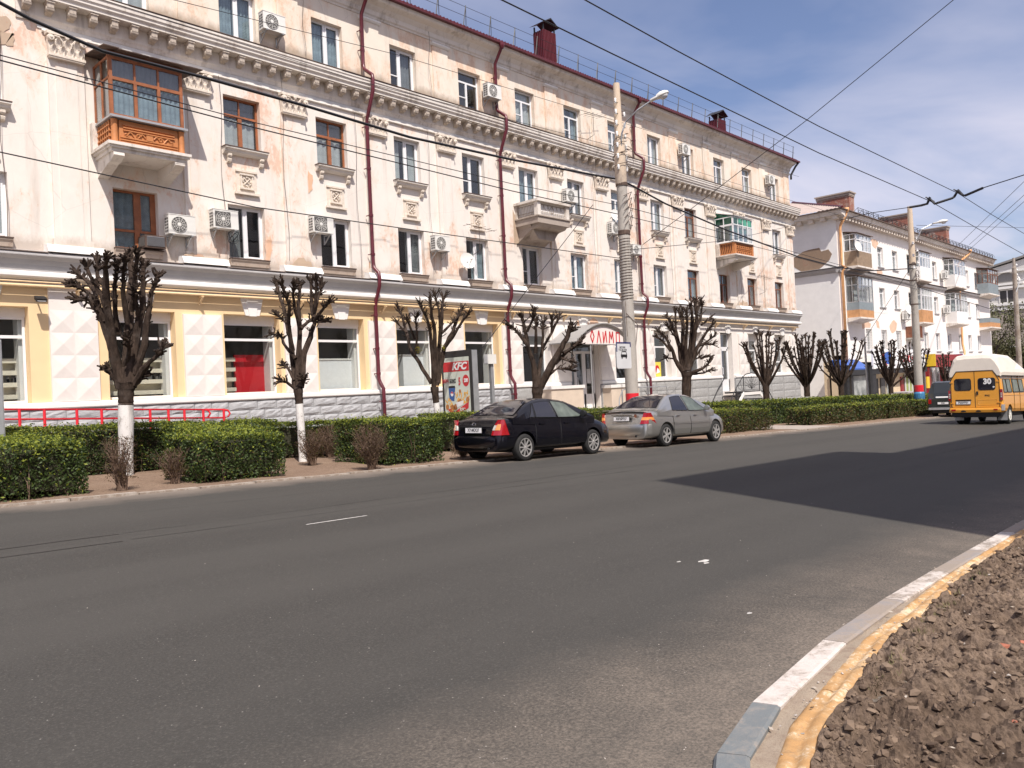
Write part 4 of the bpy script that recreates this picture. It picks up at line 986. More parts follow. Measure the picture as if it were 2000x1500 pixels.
# door in its recess
DR = link('door', None, B1); mb = MB(); x0, z0 = 28.4, .62; yD = 23.78
for a, b, c, d in ((0, .08, 0, 2.62), (2.05, 2.15, 0, 3.7), (0, 2.15, 2.62, 2.74), (.62, .74, 0, 2.62), (1.30, 1.42, 0, 2.62), (0, 2.15, 0, .7), (0, 2.15, 3.6, 3.7), (1.42, 1.5, .7, 2.62), (.74, .8, .7, 2.6), (1.24, 1.3, .7, 2.6)): mb.box(x0 + a, x0 + b, yD - .03, yD + .05, z0 + c, z0 + d)
mb.build('door_frame', M['pvc'], DR); mb = MB()
for a, b, c, d in ((.08, .62, .7, 2.62), (.8, 1.24, .7, 2.6), (1.5, 2.05, .7, 2.62), (.08, 2.05, 2.74, 3.6)): mb.box(x0 + a, x0 + b, yD, yD + .008, z0 + c, z0 + d)
mb.build('pane', M['glass'], DR); mb = MB(); mb.tube([(x0 + .78, yD - .03, 1.55), (x0 + .78, yD - .1, 1.58), (x0 + .78, yD - .1, 2.1), (x0 + .78, yD - .03, 2.13)], .02, 6); mb.build('handle', M['pvc'], DR)
for a, c, w_, h_ in ((.14, .95, .3, .42), (.14, 1.5, .26, .5), (1.58, 1.2, .3, .7)): mb = MB(); mb.box(x0 + a, x0 + a + w_, yD - .01, yD - .004, z0 + c, z0 + c + h_); mb.build('paper_notice', M['curtain'], DR)
# porch walls, steps, grey handrail
PO = thing('entrance_steps', 'cream tiled porch with low walls and steps below the arched ОЛИМП canopy', 'steps')
M['tile_cream'] = mat('tile_cream', (.62, .52, .42), .6, var=.08, scale=2); M['step_stone'] = mat('step_stone', (.48, .42, .36), .8, var=.12, scale=5, bump=.2)
mb = MB(); mb.box(26.0, 28.2, 22.6, 23.40, -.7, 1.62); mb.build('side_wall', M['tile_cream'], PO)
mb = MB(); mb.box(30.7, 33.0, 22.9, 23.42, -.8, 1.55); mb.build('side_wall', M['tile_cream'], PO)
mb = MB(); mb.box(25.95, 28.28, 22.55, 23.42, 1.621, 1.76); mb.box(30.62, 33.05, 22.85, 23.42, 1.551, 1.70); mb.build('coping', M['trim_white'], PO)
mb = MB()
for q in range(7): mb.box(28.2, 30.7 + q * .02, 22.9 - q * .3, 23.8, -1.2, .62 - (q) * .165)
mb.box(30.0, 34.5, 20.9, 22.4, -1.2, g(32, 22) + .12)
mb.build('step', M['step_stone'], PO)
mb = MB()
def rail(mb, pts, r=.025): mb.tube(pts, r, 6)
rail(mb, [(28.6, 21.0, g(29, 21) + .3), (28.7, 21.05, .55), (29.4, 21.5, 1.05), (30.2, 21.9, 1.42), (31.0, 22.1, 1.52), (34.4, 22.2, 1.48)])
rail(mb, [(28.3, 21.0, g(29, 21) + .25), (28.6, 21.05, .3), (29.0, 21.2, .32)])
for x, y, z in ((28.7, 21.05, .55), (29.4, 21.5, 1.05), (30.2, 21.9, 1.42), (31.0, 22.1, 1.52), (32.0, 22.1, 1.5), (32.5, 22.1, 1.5), (34.4, 22.2, 1.48)): rail(mb, [(x, y, z), (x, y, g(x, y))])
mb.build('handrail', M['metal_grey'], PO)
# white door with iron double stair
DR = link('door', None, B1); mb = MB(); x0, z0, yD = 42.32, .98, 23.8; hw = 1.4
for a, b, c, d in ((0, .07, 0, 3.45), (hw - .08, hw, 0, 3.45), (0, hw, 2.55, 2.66), (0, hw, 3.38, 3.45), (.40, .50, 0, 3.38), (.40, hw, .0, .72), (0, .4, 0, .5), (.50, .60, .72, 2.55), (hw - .2, hw - .08, .72, 2.55), (.5, hw - .08, 2.43, 2.55)): mb.box(x0 + a, x0 + b, yD - .03, yD + .05, z0 + c, z0 + d)
mb.build('door_frame', M['pvc'], DR); mb = MB()
for a, b, c, d in ((.07, .40, .5, 2.55), (.6, hw - .2, .72, 2.43), (.07, .4, 2.66, 3.38), (.5, hw - .08, 2.66, 3.38)): mb.box(x0 + a, x0 + b, yD, yD + .008, z0 + c, z0 + d)
mb.build('pane', M['glass'], DR); mb = MB(); mb.tube([(x0 + .56, yD - .03, 2.0), (x0 + .56, yD - .1, 2.02), (x0 + .56, yD - .1, 2.4), (x0 + .56, yD - .03, 2.42)], .022, 6); mb.build('handle', M['pvc'], DR)
ST = thing('iron_staircase', 'double flight of dark iron steps with arched black railing before the white door', 'staircase')
px0, px1, pz = 42.35, 44.3, .95; yb, yff = 23.38, 22.15
mb = MB(); mb.box(px0, px1, yff, yb, pz - .09, pz); mb.build('landing', M['black_metal'], ST)
n = 6
for side in (-1, 1):
    for q in range(n):
        z = pz - (q + 1) * .235; xa = (px0 - (q + 1) * .30) if side < 0 else (px1 + q * .30)
        if z < g(xa, 22) + .03: continue
        mb = MB(); mb.box(xa, xa + .30, yff + .04, yb, z - .06, z); mb.build('tread', M['black_metal'], ST)
    mb = MB(); xe = px0 - n * .3 if side < 0 else px1 + n * .3; xs_ = px0 if side < 0 else px1
    mb.prism([(xs_, pz), (xs_, pz - .22), (xe, pz - n * .235 - .22), (xe, pz - n * .235)], yff - .02, yff + .03, axis='y')
    mb.build('stringer', M['trim_white'], ST)
mb = MB(); mb.box(px0, px1, yff - .02, yff + .03, pz - .22, pz - .05); mb.build('stringer', M['trim_white'], ST)
mb = MB(); y = yff
top = [(px0 - 1.75, pz - .62), (px0 - .9, pz + .22), (px0 - .05, pz + .86), (px0 + .35, pz + 1.0), ((px0 + px1) / 2, pz + 1.05), (px1 - .35, pz + 1.0), (px1 + .05, pz + .86), (px1 + .9, pz + .22), (px1 + 1.6, pz - .55)]
for yy in (y, yb - .1):
    if yy != y: tp = top[:3]
    else: tp = top
    mb.tube([(p[0], yy, p[1]) for p in tp], .028, 5)
for x, z in ((px0, pz + .88), (px1, pz + .88), (px0 - 1.7, pz - .6), (px1 + 1.55, pz - .52), (px0 - .9, pz + .2), (px1 + .9, pz + .2)): mb.tube([(x, y, z), (x, y, max(pz - 1.25, z - .95))], .025, 5)
mb.tube([(px0, y, pz + .08), (px1, y, pz + .08)], .015, 4)
xm = (px0 + px1) / 2
for k in range(9):
    a = math.pi * k / 8; mb.tube([(xm, y, pz + .12), (xm + .5 * math.cos(a), y, pz + .3 + .3 * math.sin(a)), (xm + .85 * math.cos(a), y, pz + .35 + .55 * math.sin(a))], .012, 4)
for cx, cz, r in ((xm, pz + .35, .12), (xm - .3, pz + .3, .1), (xm + .3, pz + .3, .1), (xm, pz + .65, .14)): mb.tube([(cx + r * math.cos(a * .6), y, cz + r * math.sin(a * .6)) for a in range(12)], .012, 4)
for side in (-1, 1):
    bx = px0 if side < 0 else px1
    for k in range(5): mb.tube([(bx + side * .1, y, pz + .0), (bx + side * (.35 + .25 * k), y, pz + .45 - .25 * k), (bx + side * (.3 + .34 * k), y, pz + .70 - .28 * k)], .011, 4)
mb.build('railing', M['black_metal'], ST)
# window posters
for x, z, w_, h_, m_, nm, lab in ((35.3, 3.0, .68, .62, 'white', 'window_poster', 'white poster with a dark bird shape in the shop window'), (35.72, 2.02, .72, .78, 'poster_yellow', 'window_poster', 'yellow poster with a red and white picture in the shop window')):
    if m_ == 'poster_yellow': M[m_] = mat('poster_yellow', (.75, .62, .08), .5, var=.05)
    t = thing(nm, lab, 'poster'); mb = MB(); mb.box(x, x + w_, 23.82, 23.835, z, z + h_); mb.build('sheet', M[m_], t)
    mb = MB(); cx, cz = x + w_ * .5, z + h_ * .45
    if m_ == 'white': mb.face([(cx - .2, 23.815, cz - .05), (cx + .02, 23.815, cz - .1), (cx + .25, 23.815, cz + .14), (cx + .02, 23.815, cz - .01)]); mb.face([(cx - .15, 23.815, cz - .14), (cx + .05, 23.815, cz - .1), (cx - .02, 23.815, cz)]); mb.build('print', M['black'], t)
    else:
        mb.face([(cx + .2 * math.cos(a), 23.815, cz + .05 + .22 * math.sin(a)) for a in [q * .63 for q in range(10)]]); mb.build('print', M['red_print'], t); mb = MB()
        mb.face([(cx - .12, 23.81, cz - .2), (cx + .26, 23.81, cz - .12), (cx + .12, 23.81, cz + .06), (cx, 23.81, cz + .12)]); mb.build('print', M['white'], t)
# things in the shop
M['counter'] = mat('counter', (.80, .81, .82), .5, var=.05); M['shelf'] = mat('shelf', (.70, .64, .52), .7, var=.1)
RD = thing('display_board', 'tall red board standing inside the third shop window', 'board'); mb = MB(); mb.box(12.45, 13.55, 24.35, 24.43, 1.72, 3.25); mb.build('board', M['red_print'], RD); mb = MB(); mb.box(12.5, 12.56, 24.3, 24.6, 1.7, 1.76); mb.box(13.4, 13.46, 24.3, 24.6, 1.7, 1.76); mb.build('foot', M['black_metal'], RD)
for (a, b, z, lab) in ((15.3, 17.3, 3.05, 'white fabric screen inside the shop window left of the downpipe'), (19.2, 20.6, 3.2, 'white cabinet inside the shop window behind the third tree')):
    t = thing('display_cabinet', lab, 'cabinet'); mb = MB(); mb.box(a, b, 24.15, 24.6, 1.72, z); mb.build('body', M['counter'], t); mb = MB(); mb.box(a - .02, b + .02, 24.12, 24.63, z, z + .05); mb.build('top', M['trim_white'], t)
for (a, b, lab) in ((4.9, 6.9, 'goods shelf inside the leftmost shop window'), (8.4, 10.4, 'goods shelf inside the shop window behind the nearest tree'), (12.0, 12.4, 'narrow goods shelf beside the red display board')):
    t = thing('shop_shelf', lab, 'shelf', group='shelves inside the shop windows'); mb = MB()
    for q in range(5): mb.box(a, b, 24.2, 24.5, 1.75 + q * .32, 1.87 + q * .32)
    mb.box(a, b, 24.5, 24.53, 1.7, 3.1); mb.build('rack', M['shelf'], t); 
    if b - a > 1:
        mb = MB()
        for q in range(60): x = random.uniform(a, b - .1); zz = 1.79 + random.choice([0, 2]) * .32; mb.box(x, x + .07, 24.25, 24.4, zz + .08, zz + .08 + random.uniform(.08, .2))
        mb.build('goods', M['ac_dark'], t)

# ------------------------------------------------------------------ air conditioners, dishes, lamp
def ac_unit(x, z, label, w_=.8, h_=.56, dp=.3, kind=0, y=23.46):
    t = thing('air_conditioner', label, 'air conditioner', (x, y - dp - .12, z), group='air conditioners on the facades')
    mb = MB(); mb.box(-w_ / 2, w_ / 2, 0, dp, 0, h_); mb.box(-w_ / 2 - .01, w_ / 2 + .01, -.01, dp + .01, h_, h_ + .02); mb.build('case', M['ac_white'], t)
    cx = -w_ * .12; cz = h_ / 2; mb = MB(); r = h_ * .42
    if kind == 1: mb.box(-w_ / 2 + .05, w_ * .18, -.012, 0, .05, h_ - .05)
    else: mb.lathe([(0, -.006), (r, -.008), (r, 0)], (cx, 0, cz), (0, 1, 0), 18)
    mb.build('fan_grille', M['ac_dark'], t)
    mb = MB()
    for k in range(4): mb.lathe([(r * (k + 1) / 4 - .008, -.012), (r * (k + 1) / 4 - .008, -.022), (r * (k + 1) / 4, -.022), (r * (k + 1) / 4, -.012)], (cx, 0, cz), (0, 1, 0), 16)
    for k in range(6): a = k * math.pi / 6; mb.obox((cx, -.018, cz), (r * math.cos(a), 0, r * math.sin(a)), (0, .004, 0), (-.005 * math.sin(a), 0, .005 * math.cos(a)))
    mb.lathe([(0, -.03), (r * .22, -.026), (r * .22, -.012)], (cx, 0, cz), (0, 1, 0), 10); mb.build('fan_guard', M['ac_white'], t)
    mb = MB()
    for k in range(5):
        for q in range(2): mb.box(-w_ / 2 - .008, -w_ / 2, .04 + q * .12, .13 + q * .12, .06 + k * .09, .11 + k * .09)
    mb.build('side_vent', M['ac_dark'], t)
    for sx in (-w_ * .35, w_ * .35):
        mb = MB(); mb.box(sx - .02, sx + .02, -.05, dp + .13, -.05, -.01); mb.obox((sx, dp * .55 + .08, -.17), (.015, 0, 0), (0, dp * .5, -.12), (0, .01, .012)); mb.box(sx - .02, sx + .02, dp + .10, dp + .13, -.32, 0); mb.build('mount', M['metal_grey'], t)
    return t
ac_unit(13.7, 13.72, 'air conditioner high on the top floor left of the first window pair', kind=0)
ac_unit(23.85, 13.9, 'air conditioner on the top floor beside the second downpipe')
ac_unit(38.9, 14.25, 'air conditioner with blue mark on the top floor right of the lamp')
ac_unit(49.3, 14.2, 'air conditioner on the top floor nearest the right corner')
ac_unit(28.65, 10.2, 'air conditioner above the open concrete balcony')
ac_unit(32.0, 9.1, 'air conditioner half hidden behind the tall concrete pole')
ac_unit(10.35, 6.72, 'air conditioner right of the balcony door on the second floor')
ac_unit(11.72, 7.05, 'air conditioner with dark front and pale blue mark', kind=1)
ac_unit(15.2, 7.3, 'air conditioner on long stays left of the fourth lower window', kind=1)
ac_unit(20.55, 7.2, 'air conditioner right of the white window by the first downpipe', w_=.75)
ac_unit(33.65, 8.25, 'small air conditioner tucked behind the third downpipe', w_=.7, h_=.45)
t = thing('window_air_conditioner', 'old boxy air conditioner set in the brown balcony door frame', 'air conditioner', (9.62, 23.2, 6.28))
mb = MB(); mb.box(-.3, .3, 0, .6, 0, .36); mb.build('case', M['rust'], t); mb = MB(); mb.box(-.25, .25, -.012, 0, .04, .32); mb.build('grille', M['metal_grey'], t)
mb = MB()
for k in range(9): mb.box(-.25, .25, -.022, -.012, .05 + k * .03, .06 + k * .03)
for k in range(6): mb.box(-.312, -.3, .05 + k * .08, .09 + k * .08, .05, .31)
mb.build('slat', M['ac_dark'], t)
def dish(x, y, z, r, label, tilt=(-.25, -1, .25)):
    t = thing('satellite_dish', label, 'satellite dish', (x, y, z), group='satellite dishes'); ax = Vector(tilt).normalized(); mb = MB()
    prof_ = [(r * q / 6, -.16 * r * (1 - (q / 6) ** 2) * 1.2) for q in range(7)]; mb.lathe(prof_, (0, 0, 0), ax, 20); mb.lathe([(a, h - .012) for a, h in prof_], (0, 0, 0), ax, 20); mb.build('reflector', M['ac_white'], t, smooth=True)
    mb = MB(); e = ax * r * .9; mb.tube([Vector((0, 0, -r * .9)) + ax * .0, e + Vector((0, 0, -r * .2))], .012, 5); mb.lathe([(.0, -.04), (.035, -.03), (.035, .04), (0, .05)], e + Vector((0, 0, -r * .2)), ax, 8); mb.build('receiver_arm', M['metal_grey'], t)
    mb = MB(); mb.tube([(0, .03, -.05), (0, .35, -.1)], .025, 6); mb.tube([(0, .2, -.1), (0, .2, -.35)], .02, 6); mb.build('mount', M['metal_grey'], t)
dish(21.85, 23.05, 6.92, .34, 'white satellite dish in front of the window left of the second downpipe')
dish(31.9, 23.0, 10.0, .30, 'white satellite dish beside the tall concrete pole')
t = thing('floodlight', 'small black floodlight on the yellow wall at the far left', 'floodlight', (6.55, 23.3, 4.62)); mb = MB(); mb.obox((0, -.16, .02), (.12, 0, 0), (0, .1, .05), (0, -.02, .04)); mb.build('housing', M['black_metal'], t); mb = MB(); mb.tube([(0, -.1, .02), (0, .2, .06)], .02, 5); mb.build('arm', M['black_metal'], t); mb = MB(); mb.obox((0, -.18, -.012), (.1, 0, 0), (0, .085, .042), (0, -.003, .006)); mb.build('lens', M['curtain'], t)

# ------------------------------------------------------------------ red ramp railing
RL = thing('ramp_railing', 'bright red tubular handrail of the ramp under the shop windows', 'railing'); yR = 22.35
tp = lambda x: 1.80 - .052 * (x - 5.4)
mb = MB()
for x0, x1 in ((2.5, 10.45), (2.5, 11.05)):
    yy = yR if x1 > 11 else yR + .0
    mb.tube([(x0, yy, tp(x0))] + [(x, yy, tp(x)) for x in (6, 8, x1 - .02)] + [(x1 + .10, yy, tp(x1) - .03), (x1 + .16, yy, tp(x1) - .12), (x1 + .10, yy, tp(x1) - .21), (x1, yy, tp(x1) - .24), (8, yy, tp(8) - .24), (x0, yy, tp(x0) - .24)], .028, 6)
mb.build('handrail', M['red_paint'], RL, smooth=True)
pm = None
for x in (3.0, 4.1, 5.0, 5.75, 6.3, 7.05, 7.65, 8.35, 8.9, 9.4, 9.85, 10.4, 11.02):
    if pm is None: mb = MB(); mb.tube([(0, 0, 0), (0, 0, -1.1)], .036, 6); pm = mb.build('post', M['red_paint'], RL, (x, yR, tp(x))).data
    else: link('post', pm, RL, (x, yR, tp(x)))
mb = MB(); mb.prism([(-1, g(-1, 22) - .2), (11.3, g(11, 22) - .1), (11.3, g(11, 22) + .03), (-1, .95)], 22.2, 23.38, axis='y'); structure(mb, 'ramp', M['joint'])

# ------------------------------------------------------------------ lit poster stand
def lightbox(X, ya, yb, th, z0, z1, label, ad=True):
    t = thing('advertising_stand', label, 'advertising stand')
    mb = MB(); mb.box(X, X + th, ya, yb, z0, z1); mb.build('case', M['black_metal'] if ad else M['metal_grey'], t)
    mb = MB(); mb.box(X + .02, X + th - .02, ya - .02, ya, z0, z1 - .02); mb.build('edge_trim', M['metal_grey'], t)
    mb = MB(); mb.box(X + .02, X + th - .02, (ya + yb) / 2 - .3, (ya + yb) / 2 + .3, gz(X, ya) - .1, z0); mb.build('foot', M['metal_grey'], t)
    return t
KX, KA, KB = 17.0, 18.0, 19.42; kz0, kz1 = .45, 2.97
K = lightbox(KX, KA, KB, .26, .42, 3.0, 'black advertising stand showing a KFC lunch box poster behind the third tree')
M['poster'] = mat('poster', (.58, .63, .56), .3, var=.05, scale=2); x = KX - .004
def py(u): return KB - .10 - u * (KB - KA - .22)     # u 0..1 left to right as read
def pz(v): return kz0 + .1 + v * (kz1 - kz0 - .28)
def pp(mb, pts, m=None, off=0): mb.face([(x - .004 - off, py(u), pz(v)) for u, v in pts])
mb = MB(); mb.box(x - .003, x + .003, py(1), py(0), pz(0), pz(1)); PS = mb.build('poster', M['poster'], K)
mb = MB(); pp(mb, [(0, .80), (1, .80), (1, .94), (0, .94)], off=.002); pp(mb, [(0, 0), (1, 0), (1, .115), (0, .115)], off=.002); pp(mb, [(.86 + .125 * math.cos(a), .665 + .083 * math.sin(a)) for a in [q * .35 for q in range(18)]], off=.002)
pp(mb, [(.12, .26), (.36, .16), (.42, .19), (.40, .22), (.2, .28)], off=.004); pp(mb, [(.36, .16), (.92, .28), (.94, .37), (.42, .24)], off=.005); mb.build('red_print', M['red_print'], PS)
TX = lambda u, v: frame_m((x - .012, py(u), pz(v)), (0, -1, 0), (0, 0, 1))
text('KFC', .31, M['white'], parent=PS, M=TX(.62, .868), shear=.3, bold=.012, sx=1.15)
text('ЛАНЧ', .17, M['red_print'], parent=PS, M=TX(.06, .665), sx=.62, bold=.003); text('БОКС', .17, M['black'], parent=PS, M=TX(.36, .665), sx=.62, bold=.003)
text('5', .33, M['red_print'], parent=PS, M=TX(.62, .655), sx=.6, bold=.008); text('200', .16, M['white'], parent=PS, M=TX(.87, .665), sx=.75, bold=.005)
text('KFC', .13, M['poster'], parent=PS, M=TX(.68, .26), shear=.3, bold=.006)
text('KFC', .09, M['white'], parent=PS, M=TX(.2, .06), sx=1.2)
M['cup_blue'] = mat('cup_blue', (.03, .10, .32), .4, var=.1); M['fries'] = mat('fries', (.75, .42, .08), .7, var=.35, scale=14); M['chicken'] = mat('chicken', (.42, .17, .05), .7, var=.4, scale=14)
mb = MB(); pp(mb, [(.20, .40), (.38, .38), (.44, .57), (.17, .57)], off=.003); mb.build('cup_print', M['cup_blue'], PS)
mb = MB(); pp(mb, [(.17, .57), (.44, .57), (.43, .60), (.18, .60)], off=.004); mb.build('cup_lid_print', M['black'], PS)
mb = MB(); pp(mb, [(.305 + .055 * math.cos(a), .485 + .035 * math.sin(a)) for a in [q * .63 for q in range(10)]], off=.006); mb.build('disc_print', M['white'], PS)
mb = MB(); pp(mb, [(.305 + .05 * math.cos(a), .487 + .03 * math.sin(a)) for a in [q * .4 for q in range(8)]], off=.008); mb.build('disc_print', M['red_print'], PS)
mb = MB(); rn = random.Random(3)
for q in range(60):
    u, v = (rn.uniform(.02, .3), rn.uniform(.26, .39)) if q % 3 == 0 else (rn.uniform(.45, .95), rn.uniform(.34, .47)); a = rn.uniform(.6, 2.4); L_ = rn.uniform(.05, .1); dx_, dz_ = math.cos(a) * L_, math.sin(a) * L_ * .6
    pp(mb, [(u, v), (u + .03, v), (u + .03 + dx_, v + dz_), (u + dx_, v + dz_)], off=.003 + q * .00002)
mb.build('fries_print', M['fries'], PS)
mb = MB()
for u, v, r in ((.3, .29, .09), (.42, .30, .08), (.6, .36, .09), (.9, .40, .07), (.1, .30, .07), (.62, .52, .05)): pp(mb, [(u + r * rn.uniform(.8, 1.1) * math.cos(a), v + r * .6 * rn.uniform(.8, 1.1) * math.sin(a)) for a in [q * .7 for q in range(9)]], off=.0045)
mb.build('chicken_print', M['chicken'], PS)
mb = MB(); pp(mb, [(.48, .29), (.72, .33), (.75, .39), (.45, .36)], off=.006); pp(mb, [(.90, .03), (.94, .03), (.94, .07), (.98, .07), (.92, .105), (.86, .07), (.90, .07)], off=.004); mb.build('white_print', M['white'], PS)
t = thing('meter_box', 'small white box with a wire on the post behind the advertising stand', 'box', (17.75, 17.95, 2.55)); mb = MB(); mb.box(-.16, .2, -.1, .1, -.02, .28); mb.build('case', M['ac_white'], t); mb = MB(); mb.box(.0, .12, -.04, .06, -2.6, -.02); mb.build('post', M['metal_grey'], t); mb = MB(); mb.box(-.17, -.16, -.08, .08, 0, .26); mb.build('door', M['curtain'], t)
lightbox(3.72, 16.55, 18.0, .30, .55, 3.02, 'grey edge of an advertising stand cut off by the left border', ad=False)

# ------------------------------------------------------------------ the tall building behind the street, out of view, that shades the road
CB = thing('apartment_tower', 'pale apartment tower across the street behind the camera whose shadow falls on the road', 'building')
yc = -5.0; k_ = .49
def hshadow(xs, ys, yb): return gz(xs, ys) + (ys - yb) * 1.55
mb = MB(); z1 = hshadow(11, 7.4, yc); z2 = hshadow(21, 6.35, yc)
xa = 10.96 - (7.3 - yc) * k_; xb = 18.5 - (6.9 - yc) * k_
mb.box(xa, xb, yc - 12, yc, -2, z1); mb.box(xb, 36, yc - 12, yc, -2.5, z2); mb.box(36, 60, yc - 12, yc + .8, -3, z2 - 1.2); mb.build('wall', M['wall_mid'], CB)
mb = MB(); wm = MB(); wm.box(0, 1.3, -.02, .02, 0, 1.6); q0 = None
for fl in range(5):
    for c_ in range(15):
        X_ = xa + 1.4 + c_ * 3.2
        if X_ > 35: continue
        if q0 is None: q0 = wm.build('window', M['glass'], CB, (X_, yc + .02, 1.2 + fl * 3.2)).data
        else: link('window', q0, CB, (X_, yc + .02, 1.2 + fl * 3.2))

def aerial(x, z, label, flip=1):
    t = thing('tv_aerial', label, 'aerial', (x, 23.1, z)); mb = MB(); mb.tube([(0, .38, -.6), (0, 0, -.5), (0, 0, .6)], .014, 4); mb.build('mast', M['rust'], t); mb = MB(); mb.tube([(-.7 * flip, 0, .5), (.8 * flip, -.1, .35)], .010, 4)
    for k in range(5): cx_ = -.6 + k * .32; mb.tube([(cx_ * flip, -.35, .47 - k * .03), (cx_ * flip, .3, .49 - k * .03)], .008, 3)
    mb.build('boom', M['rust'], t)
aerial(22.6, 7.9, 'thin television aerial above the satellite dish window'); aerial(30.6, 14.2, 'thin television aerial beside a top floor window', -1); aerial(47.6, 7.6, 'thin television aerial right of the glazed green balcony shade')
# ------------------------------------------------------------------ the second apartment house
M['b2_wall'] = plaster('b2_wall', (.84, .80, .76), (.82, .76, .72), (.72, .50, .36), (.5, .46, .42), .72, .25, 21)
M['orange_faded'] = mat('orange_faded', (.52, .28, .13), .7, var=.2, scale=3)
M['b2_grey'] = mat('b2_grey', (.82, .81, .79), .8, var=.05, scale=1.5)
M['bare_plaster'] = plaster('bare_plaster', (.29, .21, .15), (.33, .24, .175), (.30, .15, .10), (.2, .15, .12), .58, .6, 22)
M['patch_peach'] = mat('patch_peach', (.66, .46, .33), .85, var=.12, scale=3)
M['corrugated'] = mat('corrugated', (.42, .34, .30), .8, var=.12, scale=3)
M['orange_tube'] = mat('orange_tube', (.68, .36, .16), .5, var=.15, scale=3)
M['brown_siding'] = mat('brown_siding', (.30, .22, .15), .7, var=.2, scale=4); M['grey_blue'] = mat('grey_blue', (.24, .28, .30), .6, var=.12, scale=3)
B2 = thing('apartment_building', 'white three-storey apartment house with brick chimneys over red and blue shop fronts', 'building')
S2 = 60.62; E2 = 104.6
cols2 = [65.6, 69.05, 72.6, 76.4, 80.1, 83.75, 87.5, 91.4, 94.95, 98.65]
bz = {0: (3.45, 5.2), 1: (7.1, 8.72), 2: (10.45, 12.15)}
ops = []
for i, x in enumerate(cols2):
    for f, (a, b) in bz.items():
        if i == 0 and f == 2: continue
        ops.append((x, x + 1.35, a, b))
mb = MB(); holed_wall(mb, S2, E2, 2.6, 14.0, ops, FY, .35); mb.build('wall', M['b2_wall'], B2)
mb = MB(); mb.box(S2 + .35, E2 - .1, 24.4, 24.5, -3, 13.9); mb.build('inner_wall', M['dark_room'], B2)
mb = MB(); mb.face([(S2, 23.5, -2.5), (S2, 36, -2.5), (S2, 36, 14), (S2, 23.5, 14)]); mb.face([(E2, 23.5, -4), (E2, 36, -4), (E2, 36, 14), (E2, 23.5, 14)]); mb.face([(S2, 36, -3), (E2, 36, -3), (E2, 36, 14), (S2, 36, 14)])
mb.build('side_wall', M['b2_grey'], B2)
# bare patches where the render fell off
mb = MB(); rn = random.Random(5)
pts = [(1553, 502), (1568, 492), (1580, 488), (1600, 484), (1604, 491), (1618, 487), (1625, 496), (1620, 508), (1606, 521), (1590, 533), (1566, 531), (1548, 520), (1540, 508)]
P = [on_x(a, b, S2) for a, b in pts]; mb.prism([(p.y, p.z) for p in P], S2 - .012, S2 + .01); mb.build('bare_patch', M['bare_plaster'], B2)
mb = MB()
for pts in ([(1700, 468), (1709, 468), (1716, 476), (1710, 486), (1703, 478)], [(1712, 526), (1722, 526), (1724, 534), (1717, 538), (1713, 534)], [(1684, 632), (1693, 625), (1701, 632), (1699, 640), (1685, 643)], [(1711, 625), (1717, 632), (1718, 642), (1713, 640)], [(1739, 633), (1746, 625), (1752, 632), (1750, 645), (1742, 651), (1738, 642)], [(1692, 592), (1700, 588), (1702, 596), (1694, 602)]):
    P = [on_y(a, b, FY) for a, b in pts]; Q = []
    for a, b in zip(P, P[1:] + P[:1]):
        Q.append((a.x, a.z)); mpt = a.lerp(b, .5); Q.append((mpt.x + rn.uniform(-.15, .15), mpt.z + rn.uniform(-.1, .1)))
    mb.prism(Q, FY - .008, FY + .01, axis='y')
mb.build('peeled_patch', M['patch_peach'], B2)
# eaves and string course on both sides
pe = [(23.6, 13.45), (23.42, 13.45), (23.40, 13.52), (23.1, 13.60), (22.9, 13.62), (22.88, 13.74), (22.82, 13.80), (22.78, 13.95), (23.6, 14.0)]
mb = MB(); mb.prism(pe, S2 - .02, E2 + .5); mb.build('eaves_cornice', M['moulding'], B2)
mb = MB(); mb.prism([(S2 - (23.5 - p[0]), p[1]) for p in pe], 22.8, 36, axis='y'); mb.build('eaves_cornice', M['moulding'], B2)
ps = [(23.6, 9.35), (23.46, 9.35), (23.40, 9.45), (23.30, 9.52), (23.26, 9.62), (23.22, 9.68), (23.6, 9.75)]
mb = MB(); mb.prism(ps, S2 - .25, E2 + .2); mb.build('string_course', M['trim_grey'], B2)
mb = MB(); mb.prism([(S2 - (23.5 - p[0]), p[1]) for p in ps], 23.3, 36, axis='y'); mb.box(S2 - .3, S2, 23.25, 36, 9.74, 9.77); mb.build('string_course', M['trim_grey'], B2)
mb = MB(); mb.box(S2 - .3, E2 + .2, 23.19, 23.5, 9.751, 9.775); mb.build('flashing', M['rust'], B2)
mb = MB(); mb.box(-.11, .11, -.5, -.05, -.26, 0); mb.box(-.14, .14, -.53, -.05, -.05, 0); m0 = None; x = S2 + .2
while x < E2 + .3:
    if m0 is None: m0 = mb.build('bracket', M['relief'], B2, (x, 23.47, 13.59)).data
    else: link('bracket', m0, B2, (x, 23.47, 13.59))
    x += .62
y = 23.4; mb = MB(); mb.box(-.5, -.02, -.17, .17, -.28, 0); mb.box(-.54, -.02, -.21, .21, -.05, 0); m1 = mb.build('bracket', M['relief'], B2, (S2, y, 13.6)).data
while y < 34: y += .92; link('bracket', m1, B2, (S2, y, 13.6))
